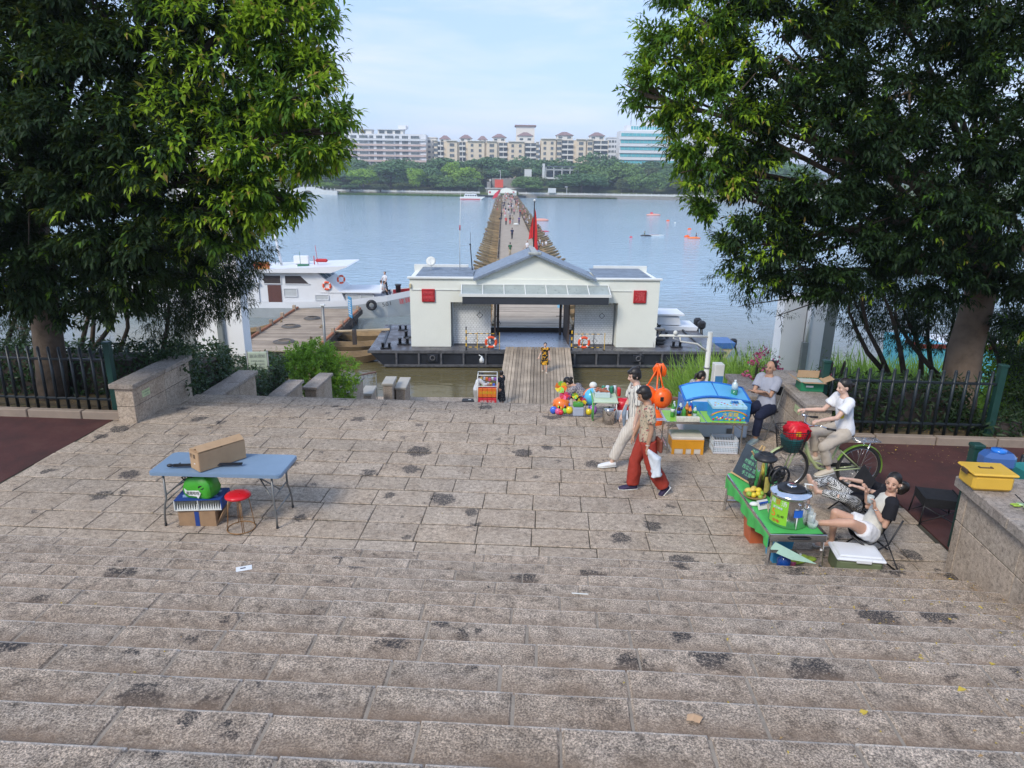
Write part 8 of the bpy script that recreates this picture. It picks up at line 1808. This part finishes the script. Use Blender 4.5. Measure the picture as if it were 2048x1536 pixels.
# bicycle and its rider
BX, BY_ = 4.56, 8.87; RW = .325
bike = thing('bicycle', 'pale green step-through bicycle with a front wire basket, ridden to the left', 'bicycle', (BX, BY_, 0), R(92))
M['bgreen'] = mat('pale_green_enamel', (.42, .48, .24), .35, var=.08); M['lgreen'] = mat('apple_green_fender', (.20, .36, .05), .4, var=.1); M['tyre'] = mat('tyre_rubber', (.02, .02, .02), .8)
QX = Matrix.Rotation(PI/2, 3, 'Y'); fy, ry = .53, -.52
for y, nm in ((fy, 'front'), (ry, 'rear')):
    w = B().ring((0, y, RW), RW-.02, .021, 48, 8, 0, QX).obj('wheel', M['tyre'], bike); B().ring((0, y, RW), RW-.045, .009, 48, 6, 0, QX).obj('rim', M['steel'], w)
    b = B(); b.tube([(-.035, y, RW), (.035, y, RW)], .016, 8)
    for i in range(18): a = i*2*PI/18; b.tube([(.02*(1 if i % 2 else -1), y, RW), (0, y+(RW-.045)*math.cos(a), RW+(RW-.045)*math.sin(a))], .0016, 4)
    b.obj('spokes', M['steel'], w)
def fender(y, a0, a1, m):
    b = B(); n = 20; vs = []
    for i in range(n+1):
        a = R(a0+(a1-a0)*i/n)
        for x, rr in ((-.028, RW+.012), (0, RW+.026), (.028, RW+.012)): vs.append((x, y+rr*math.cos(a), RW+rr*math.sin(a)))
    b.add(vs, [(i*3+j, i*3+j+1, (i+1)*3+j+1, (i+1)*3+j) for i in range(n) for j in range(2)] , 0, True); b.obj('mudguard', m, bike)
fender(fy, 35, 175, M['bgreen']); fender(ry, 20, 195, M['lgreen'])
hdt, bb_, st__ = V3(0, .33, .78), V3(0, -.06, .28), V3(0, -.20, .72)
b = B(); b.tube([hdt, V3(0, .22, .50), V3(0, .08, .32), bb_], [.022, .024, .024, .022], 9); b.tube([V3(0, .335, .72), V3(0, .20, .44), V3(0, .0, .36), V3(0, -.12, .44)], .014, 8); b.tube([bb_, st__], .016, 8); b.tube([hdt-V3(0, -.02, .08), hdt+V3(0, -.03, .10)], .020, 9)
b.obj('frame', M['bgreen'], bike)
for s in (-.045, .045): b = B(); b.tube([bb_+V3(s*.6, 0, 0), V3(s, ry, RW)], .010, 6); b.tube([st__+V3(s*.5, 0, -.12), V3(s, ry, RW)], .008, 6); b.obj('stay', M['bgreen'], bike); b = B(); b.tube([hdt+V3(s*.5, .03, -.10), V3(s, fy-.05, .5), V3(s, fy, RW)], .010, 6); b.obj('fork_blade', M['bgreen'], bike)
b = B(); b.tube([st__, st__+V3(0, -.03, .08)], .012, 6); b.obj('seat_post', M['steel'], bike); b = B(); b.ell((0, -.26, .82), (.085, .12, .035), 14, 8); b.tube([(0, -.2, .82), (0, -.06, .83)], [.05, .02], 8, ell=.5); b.obj('saddle', M['black'], bike)
b = B(); b.tube([hdt+V3(0, -.03, .08), V3(0, .29, .98)], .012, 7); b.tube([V3(-.24, .14, 1.0), V3(-.20, .24, 1.03), V3(-.08, .31, .98), V3(.08, .31, .98), V3(.20, .24, 1.03), V3(.24, .14, 1.0)], .011, 7); b.obj('handlebar', M['chrome'], bike)
for s in (-1, 1): B().tube([(s*.24, .15, 1.0), (s*.265, .04, .985)], .016, 8).obj('grip', M['black'], bike)
B().ell((.17, .29, 1.05), (.03, .03, .025)).obj('bell', M['chrome'], bike)
b = B(); b.ring((.05, bb_.y, bb_.z), .085, .006, 24, 5, 0, QX); b.tube([(.05, bb_.y+.08, bb_.z-.02), (.05, ry, RW-.03)], .005, 4); b.tube([(.05, bb_.y+.06, bb_.z+.06), (.05, ry, RW+.03)], .005, 4); b.box((.055, -.25, .34), (.012, .40, .06), bev=.02); b.obj('chain_guard', M['black'], bike)
for s, a in ((-1, R(-70)), (1, R(110))):
    e = bb_+V3(0, math.cos(a)*.165, math.sin(a)*.165); b = B(); b.tube([bb_+V3(s*.06, 0, 0), e+V3(s*.06, 0, 0)], .009, 6); b.obj('crank', M['steel'], bike); B().box(tuple(e+V3(s*.11, 0, 0)), (.10, .07, .022), bev=.006).obj('pedal', M['black'], bike)
b = B()
for x in (-.07, -.025, .025, .07): b.tube([(x, -.36, .74), (x, -.72, .74)], .005, 5)
for y in (-.40, -.54, -.68): b.tube([(-.08, y, .74), (.08, y, .74)], .005, 5)
b.tube([(-.08, -.36, .74), (-.08, -.74, .735), (.08, -.74, .735), (.08, -.36, .74)], .007, 5); b.tube([(-.07, -.60, .74), (-.05, ry, RW)], .006, 5); b.tube([(.07, -.60, .74), (.05, ry, RW)], .006, 5); b.obj('rear_rack', M['chrome'], bike)
# wire basket with a teal tub and a red bag in it
bk_ = thing('bicycle_basket', 'dark wire basket with a teal tub on the front of the bicycle', 'basket', (BX, BY_, 0), R(92)); b = B(); z0, z1 = .58, .92
def bq(u, z): f = .72+.28*(z-z0)/(z1-z0); a = 2*PI*u; ex = .5; return V3(math.copysign(abs(math.cos(a))**ex, math.cos(a))*.21*f, .52+math.copysign(abs(math.sin(a))**ex, math.sin(a))*.19*f, z)
for i in range(44): b.tube([bq(i/44, z0), bq(i/44, z1)], .003, 3, cap=False)
for k_ in range(11): b.tube([bq(i/24, z0+(z1-z0)*k_/10) for i in range(25)], .003 if k_ < 10 else .007, 4)
b.obj('wire_mesh', M['black'], bk_, kind='stuff'); b = B(); n = 24; b.lathe([(.11, z0+.01), (.16, z0+.20), (.165, z0+.21), (.15, z0+.2)], (0, .50, 0), 24); b.obj('tub', mat('teal_tub', (.01, .16, .16), .45), bk_)
o = bag_mesh(.23, .19, .27, 5, .12, .17).obj('plastic_bag', mat('bright_red_bag', (.70, .015, .03), .3), None, (BX-.44, BY_, .74)); tag(o, 'bright red plastic bag in the bicycle basket', 'bag'); tx_ = text('福', .08, M['tyel'], o, (-.02, -.115, .12), (PI/2, 0, 0), ext=.001)
pC, JC = person('woman in a white T-shirt and beige trousers riding the bicycle', (BX, BY_, 0), R(92), 1.58,
    dict(pel=(0, -.23, .90), sp=(0, .16, 1), hd=(0, .22, 1), fc=(-.05, 1, -.22), la=((-.12, .62, -.72), (-.12, .95, -.10)), ra=((.12, .55, -.72), (.16, .92, -.06)), curl=.9, ll=((-.10, .86, -.52), (.02, -.38, -1), (0, 1, -.20)), rl=((.06, .98, -.20), (0, -.22, -1), (0, 1, -.1))),
    M['skin3'], dict(m=Mwh, sleeve=.60, ex=.016, hem=.03, swide=1.2), dict(m=Mbe, w=1.15, len=.86), dict(m=mat('cream_sandal', (.55, .48, .38), .6), sole=M['trimw']), hair='knot')
B().box((-.115, -.10, 1.15), (.012, .06, .10), 0, .3, .01).obj('yellow_print', M['tyel'], pC)
# man with crossed arms
pD, JD = person('balding man in a grey T-shirt sitting with crossed arms on a folding chair', (4.52, 11.0, 0), R(128), 1.68,
    dict(pel=(0, 0, .52), sp=(.14, -.22, 1), hd=(-.05, .02, 1), fc=(.0, 1, .0), la=((.10, .44, -.82), (.95, .30, .12)), ra=((-.04, .52, -.78), (-.95, .34, .24)), ll=((-.12, 1, -.10), (0, .12, -1), (0, 1, -.05)), rl=((.22, 1, -.12), (0, -.10, -1), (0, 1, -.05))),
    M['skin2'], dict(m=Mgr, sleeve=.66, ex=.014, hem=.04, swide=1.1, text=('过年', .085, M['black'])), dict(m=clothm('navy_cloth', (.018, .022, .045)), w=1.12, len=.93), dict(m=mat('grey_trainer', (.30, .36, .34), .7, var=.4, vs=20), sole=M['trimw']), hair='bald')
fc.location = (4.50, 11.02, 0); fc.rotation_euler.z = R(128)
# woman in the camp chair
pE, JE = person('woman with black sleeves and white shorts sitting back in a camp chair holding a cup', (4.26, 7.0, 0), R(80), 1.58,
    dict(pel=(0, 0, .37), sp=(0, -.32, .95), hd=(-.05, .0, 1), fc=(-.78, .58, .02), sh=(1, -.1, 0), la=((-.12, .18, -1), (.15, .55, .85), (.1, .2, 1)), ra=((.15, .55, -.85), (-.30, .30, .95)), curl=.8, ll=((-.34, .62, .42), (.25, .90, -.22), (.2, .9, .5)), rl=((.05, .90, .36), (0, -.02, -1), (0, 1, -.1))),
    M['skin'], dict(m=clothm('cream_cloth', (.62, .60, .53)), sleeve=.66, ex=.016, hem=.02, swide=1.2, smat=Mbl), dict(m=Mwh, w=1.25, len=.26, name='shorts'), None, hair='tail')
for a in ('rl',):
    hp, K, An, ft = JE[a]; b = B(); b.tube([An-ft*.05+V3(0, 0, -.045), An+ft*.08+V3(0, 0, -.05), An+ft*.20+V3(0, 0, -.055)], [(.035, .010), (.045, .01), (.04, .01)], 10, up=(0, 0, 1)); b.ring(tuple(An+ft*.11+V3(0, 0, -.03)), .042, .012, 12, 5, 0, Matrix.Rotation(PI/2, 3, 'X')); b.obj('sandal', mat('patterned_sandal', (.62, .56, .50), .6, var=.5, vs=40), pE)
cp = Matrix.Translation((4.26, 7.0, 0)) @ Matrix.Rotation(R(80), 4, 'Z') @ (JE['la'][2]+V3(.03, .05, .07)); cup(cp-V3(0, 0, .03), .028, .038, .085, 'clear cup held by the woman with black sleeves')
B().ring(tuple(JE['la'][2]-V3(0, .01, .02)), .028, .005, 14, 5).obj('bracelet', M['steel'], pE)
# reclining person behind her
pF, JF = person('person in black and white checked trousers lying back barefoot behind the seated woman', (4.56, 7.92, 0), R(84), 1.42,
    dict(pel=(0, 0, .27), sp=(0, -.92, .34), hd=(0, -.8, .5), fc=(0, .7, .6), la=((-.1, .75, .25), (.1, .95, .25)), ra=((.1, .8, .2), (-.1, .95, .20)), curl=.6, ll=((-.5, .62, .45), (.55, .55, -.10), (-.1, .35, 1)), rl=((.5, .62, .40), (-.45, .62, .05), (.1, .3, 1))),
    M['skin3'], dict(m=Mbl, sleeve=.6, ex=.014), dict(m=checks('black_white_check', (.02, .02, .02), (.68, .68, .66), 64), w=1.05, len=.90), None, hair='short')
# person behind the freezer
q0 = GY(1385, 742, 13.5)
pG, JG = person('woman in a grey patterned jacket bending over a purple bag behind the freezer', (q0.x, 13.5, q0.z-.86), R(-75), 1.58,
    dict(pel=(0, 0, .14), sp=(0, .30, 1), hd=(0, .5, .8), fc=(0, .8, -.55), la=((-.1, .4, -.9), (0, .9, -.2)), ra=((.1, .4, -.9), (0, .9, -.2)), ll=((-.1, 1, .2), (0, -.1, -1), (0, 1, 0)), rl=((.1, 1, .2), (0, -.1, -1), (0, 1, 0))),
    M['skin'], dict(m=spots('grey_pattern_jacket', (.26, .27, .29), (.45, .45, .46), 40, .5), sleeve=1.7, ex=.018), dict(m=Mbl, w=1.1), None, hair='tail', vox=.014)
o = link('bag', remesh(B().ell((0, 0, 0), (.2, .14, .13)), .02, 'bag', clothm('purple_cloth', (.07, .02, .13)), 1)); o.location = (q0.x+.24, 13.4, q0.z-.36); tag(o, 'dark purple bag in front of the woman behind the freezer', 'bag')
q0 = GY(1172, 770, 13.2)
pH, JH = person('woman in a grey checked shirt crouching among the toys with her back bent', (q0.x+.02, 13.2, q0.z-.62), R(62), 1.58,
    dict(pel=(0, -.1, .24), sp=(0, .75, .62), hd=(0, .9, .4), fc=(0, .5, -.85), la=((-.1, .5, -.9), (0, .9, -.3)), ra=((.1, .5, -.9), (0, .9, -.3)), ll=((-.1, .95, .45), (0, -.55, -.85), (0, 1, 0)), rl=((.1, .95, .45), (0, -.55, -.85), (0, 1, 0))),
    M['skin'], dict(m=checks('grey_plaid', (.16, .15, .19), (.36, .33, .32), 26), sleeve=1.6, ex=.016), dict(m=Mbl, w=1.1), None, hair='knot', vox=.014)
# at the foot of the ramp and on it
QL = -5.5
def stand(**k): d = dict(pel=(0, 0, .515*1.6), sp=(0, .02, 1), la=((-.12, .05, -1), (-.05, .15, -1)), ra=((.12, .05, -1), (.05, .15, -1)), ll=((-.03, .03, -1), (0, -.03, -1), (0, 1, -.02)), rl=((.03, .03, -1), (0, -.03, -1), (0, 1, -.02))); d.update(k); return d
def skirt(t, J, m, z0, r0=.13, r1=.22, hem=.45, name='skirt'):
    b = B(); p = J['pel']; n = 22; vs = []; k = 8
    for i in range(k+1):
        s = i/k; r = r0+(r1-r0)*s**.8
        for j in range(n): a = 2*PI*j/n; rr = r*(1+.07*s*math.sin(a*6)); vs.append((p.x+rr*math.cos(a), p.y+rr*.8*math.sin(a), z0+(hem-z0)*s))
    b.add(vs, [(i*n+j, i*n+(j+1) % n, (i+1)*n+(j+1) % n, (i+1)*n+j) for i in range(k) for j in range(n)], 0, True); b.obj(name, m, t)
x_ = GY(953, 806, 28.6).x
p_, J_ = person('vendor in a white jacket with long black hair reaching over the snack cart', (x_, 28.55, QL), R(-78), 1.6, stand(sp=(0, .30, 1), hd=(0, .55, .8), fc=(0, .8, -.6), la=((-.1, .55, -.8), (.1, 1, .05)), ra=((.1, .6, -.7), (-.1, 1, .0))), M['skin'], dict(m=Mwh, sleeve=1.55, ex=.025, hem=.05), dict(m=clothm('ash_cloth', (.48, .46, .43)), w=1.5, flare=1.5, len=.93), dict(m=Mwh), hair='long', vox=.018)
x_ = GY(1003, 806, 28.7).x
dark_fl = spots('dark_flowered_dress', (.014, .016, .022), (.28, .28, .30), 34, .62)
p_, J_ = person('woman in a long dark flowered dress standing at the foot of the ramp', (x_, 28.7, QL), R(55), 1.64, stand(pel=(0, 0, .84), fc=(.2, 1, 0)), M['skin'], dict(m=dark_fl, sleeve=.6, ex=.016, name='bodice'), None, dict(m=Mwh), hair='bob', vox=.018); skirt(p_, J_, dark_fl, .90, .13, .21, .24)
f_ = G(1089, 745, -5.36); yel = spots('sunflower_print_dress', (.016, .016, .018), (.78, .40, .03), 9, .52, (.02, .02, .02))
p_, J_ = person('woman in a black dress with big yellow flowers walking down the ramp', (f_.x, f_.y, -5.36), R(176), 1.6, stand(la=((-.25, .1, -1), (-.1, .4, -1)), ra=((.2, -.2, -1), (.3, .5, -.6)), ll=((-.03, .22, -1), (0, .02, -1), (0, 1, -.05)), rl=((.03, -.12, -1), (0, -.35, -1), (0, .9, -.4))), M['skin3'], dict(m=yel, sleeve=.35, ex=.016, name='bodice'), None, dict(m=mat('cream_sandal', (.55, .48, .38), .6)), hair='knot', vox=.018); skirt(p_, J_, yel, .86, .14, .21, .44)

# ------------------------------------------------------------------ small figures on boat and bridge
FM = {k: clothm('far_'+k, c) for k, c in dict(white=(.70, .70, .72), black=(.03, .03, .035), navy=(.03, .04, .09), green=(.05, .13, .07), red=(.60, .06, .06), purple=(.12, .08, .25), grey=(.3, .3, .32), khaki=(.40, .33, .22), pink=(.60, .30, .32), blue=(.04, .16, .45)).items()}
def far_mesh(top, bot, sit=False, seed=0, stride=.12):
    r = random.Random(seed); b = B()
    z = .84 if not sit else .12
    b.tube([(0, 0, z-.06), (0, 0, z+.1), (0, .01, z+.3), (0, 0, z+.48), (0, 0, z+.54)], [(.14, .10), (.13, .10), (.15, .11), (.17, .09), (.06, .06)], 10, 1, up=(0, 1, 0))
    b.tube([(0, 0, z+.5), (0, .01, z+.6)], .05, 8, 0); b.ell((0, .015, z+.69), (.078, .095, .115), 12, 9, 0); b.ell((0, -.015, z+.72), (.085, .095, .11), 12, 9, 3)
    for s in (-1, 1):
        a = r.uniform(-.12, .2); b.tube([(s*.17, 0, z+.47), (s*.21, a*.4, z+.25)], [.05, .045], 8, 1); b.tube([(s*.21, a*.4, z+.27), (s*.2, a+.08, z+.02), (s*.19, a+.1, z-.06)], [.038, .03, .025], 8, 0)
        d = s*stride
        if sit: b.tube([(s*.09, 0, z), (s*.12, .40, z+.06), (s*.12, .42, z-.3)], [.085, .065, .05], 8, 2); b.ell((s*.12, .48, z-.34), (.045, .11, .04), 8, 6, 3)
        else: b.tube([(s*.08, 0, z), (s*.09, d*.6, z-.38), (s*.09, d, z-.76)], [.085, .062, .05], 8, 2); b.ell((s*.09, d+.05, .035), (.045, .12, .04), 8, 6, 3)
    return b.mesh('figure', [M['skin'], FM[top], FM[bot], M['hair']])
cache = {}
def far(px, py, z, top, bot, label, rz=0, sit=False, name='person', group='people out on the floating bridge', Y=None, sc=1.0):
    k = (top, bot, sit)
    if k not in cache: cache[k] = far_mesh(top, bot, sit, len(cache))
    p = G(px, py, z) if Y is None else V3(GY(px, py, Y).x, Y, z)
    o = link(name, cache[k], None, p, rz); tag(o, label, 'person', group); o.scale = (sc, sc, sc); return o
DK = DZ+.01
far(1020, 512, DK, 'green', 'khaki', 'man in a dark green T-shirt walking away on the bridge, nearest the gable', 0)
far(1024, 478, DK, 'navy', 'black', 'person in navy walking away along the middle of the bridge', .1, sc=1.05)
far(1054, 508, DK, 'white', 'black', 'person in a white shirt at the right edge of the bridge above the roof', 2.5); far(1046, 516, DK, 'pink', 'grey', 'small child beside the white-shirted person above the roof', 3, sc=.7)
far(1012, 450, DK, 'red', 'black', 'woman in a bright red dress on the bridge', 3.1); far(1020, 449, DK, 'black', 'red', 'person in black top and red shorts on the bridge beside the red dress', 3.0); far(1025, 447, DK, 'khaki', 'grey', 'person in khaki on the bridge right of the red shorts', 0)
far(1003, 438, DK, 'black', 'black', 'tall person in black carrying a bag on the left side of the bridge', 0, sc=1.1); far(1038, 449, DK, 'purple', 'navy', 'person in purple standing on the right half of the bridge', 3.1); far(1020, 438, DK, 'grey', 'black', 'person in grey walking away on the bridge just behind the khaki one', 0); far(1017, 428, DK, 'black', 'white', 'person in a black top and white trousers far out on the bridge', 0)
o = B().ell((0, 0, .2), (.35, .3, .22)).obj('tote', M['black'], None, G(1000.5, 439, DK)); tag(o, 'black bag put down on the left edge of the bridge', 'bag'); o = B().ell((0, 0, .2), (.55, .3, .22)).obj('sack', M['trimw'], None, G(1032, 450.5, DK)); tag(o, 'white sack lying on the bridge near the person in purple', 'bag')
far(973, 470, WZ+.5, 'blue', 'grey', 'person in a blue shirt sitting on a sampan bow left of the bridge', 1.2, True)
rq = random.Random(41); tops = ['white', 'black', 'grey', 'red', 'khaki', 'navy', 'pink', 'white']
for i, (px, py, tp) in enumerate([(1075, 489, 'white'), (1080, 485, 'white'), (1085, 491, 'white'), (1092, 489, 'white'), (1078, 497, 'black'), (1071, 493, 'white')]):
    far(px, py+3, WZ+.62, tp, 'black', 'one of the white-shirted people sitting on the sampans right of the flag', rq.uniform(1, 2.4), True, group='people sitting on the near right sampans')
yy = 128
while yy < 372:      # the crowd washing and swimming along the right side, thicker towards the far end
    far(0, 0, WZ+.65, rq.choice(tops), rq.choice(['black', 'navy', 'khaki']), 'bather sitting on the sampans along the right side of the bridge', rq.uniform(-2.4, -.6), True, group='bathers along the right side of the bridge').location = (4.9+rq.uniform(.2, 2.0), yy, WZ+.62); yy += rq.uniform(1.6, 7)
yy = 215
while yy < 372:
    far(0, 0, WZ+.65, rq.choice(tops), rq.choice(['black', 'navy', 'khaki']), 'bather sitting on the sampans along the left side at the far end', rq.uniform(.6, 2.4), True, group='bathers along the left side of the bridge').location = (-.9-rq.uniform(.2, 2.0), yy, WZ+.62); yy += rq.uniform(4, 12)
yy = 165
while yy < 372:
    far(0, 0, DK, rq.choice(tops), rq.choice(['black', 'navy', 'khaki', 'white']), 'distant walker among the crowd at the far part of the bridge', rq.choice([0, 3.1]), False, group='distant walkers on the bridge').location = (rq.uniform(-.3, 4.3), yy, DK); yy += rq.uniform(1, 5)
# crew on the bow of the vessel
VZ = WZ+1.45
far(772, 604, VZ+.25, 'white', 'black', 'man in a white shirt standing on the bow of the vessel', 2.6, Y=53.4, group='men on the vessel bow'); far(764, 606, VZ+.35, 'white', 'black', 'man in a white shirt sitting at the left on the vessel bow', -1.2, True, Y=53.0, group='men on the vessel bow'); far(770, 606, VZ+.35, 'grey', 'black', 'man in grey sitting below the standing man on the vessel bow', -1.4, True, Y=52.7, group='men on the vessel bow')
o = B().lathe([(.2, 0), (.2, .5), (.26, .55), (.26, .62), (.001, .64)], (0, 0, 0), 14).obj('capstan', M['black'], None, (GY(797, 595, 53.4).x, 53.4, WZ+1.75)); tag(o, 'black capstan on the red bow deck of the vessel', 'winch')
p = wp(1289, 472); far(0, 0, 0, 'green', 'black', 'paddler in a yellow-green vest kneeling on the small kayak', 1.5, True, group='paddlers').location = p; p = wp(1392, 477); far(0, 0, 0, 'navy', 'black', 'paddler in dark clothes sitting on the orange kayak', 1.5, True, group='paddlers').location = p+V3(0, 0, .1)
# ------------------------------------------------------------------ summer haze over the river
hm = bpy.data.materials.new('haze_air'); hm.use_nodes = True; hn = hm.node_tree; hn.nodes.clear(); ho = hn.nodes.new('ShaderNodeOutputMaterial'); hv = hn.nodes.new('ShaderNodeVolumePrincipled')
hv.inputs['Color'].default_value = (.80, .89, 1, 1); hv.inputs['Density'].default_value = .00048; hv.inputs['Anisotropy'].default_value = .2; hn.links.new(hv.outputs[0], ho.inputs['Volume'])
B().box((0, 2750, 26), (3600, 5700, 72)).obj('haze', hm, kind='stuff')
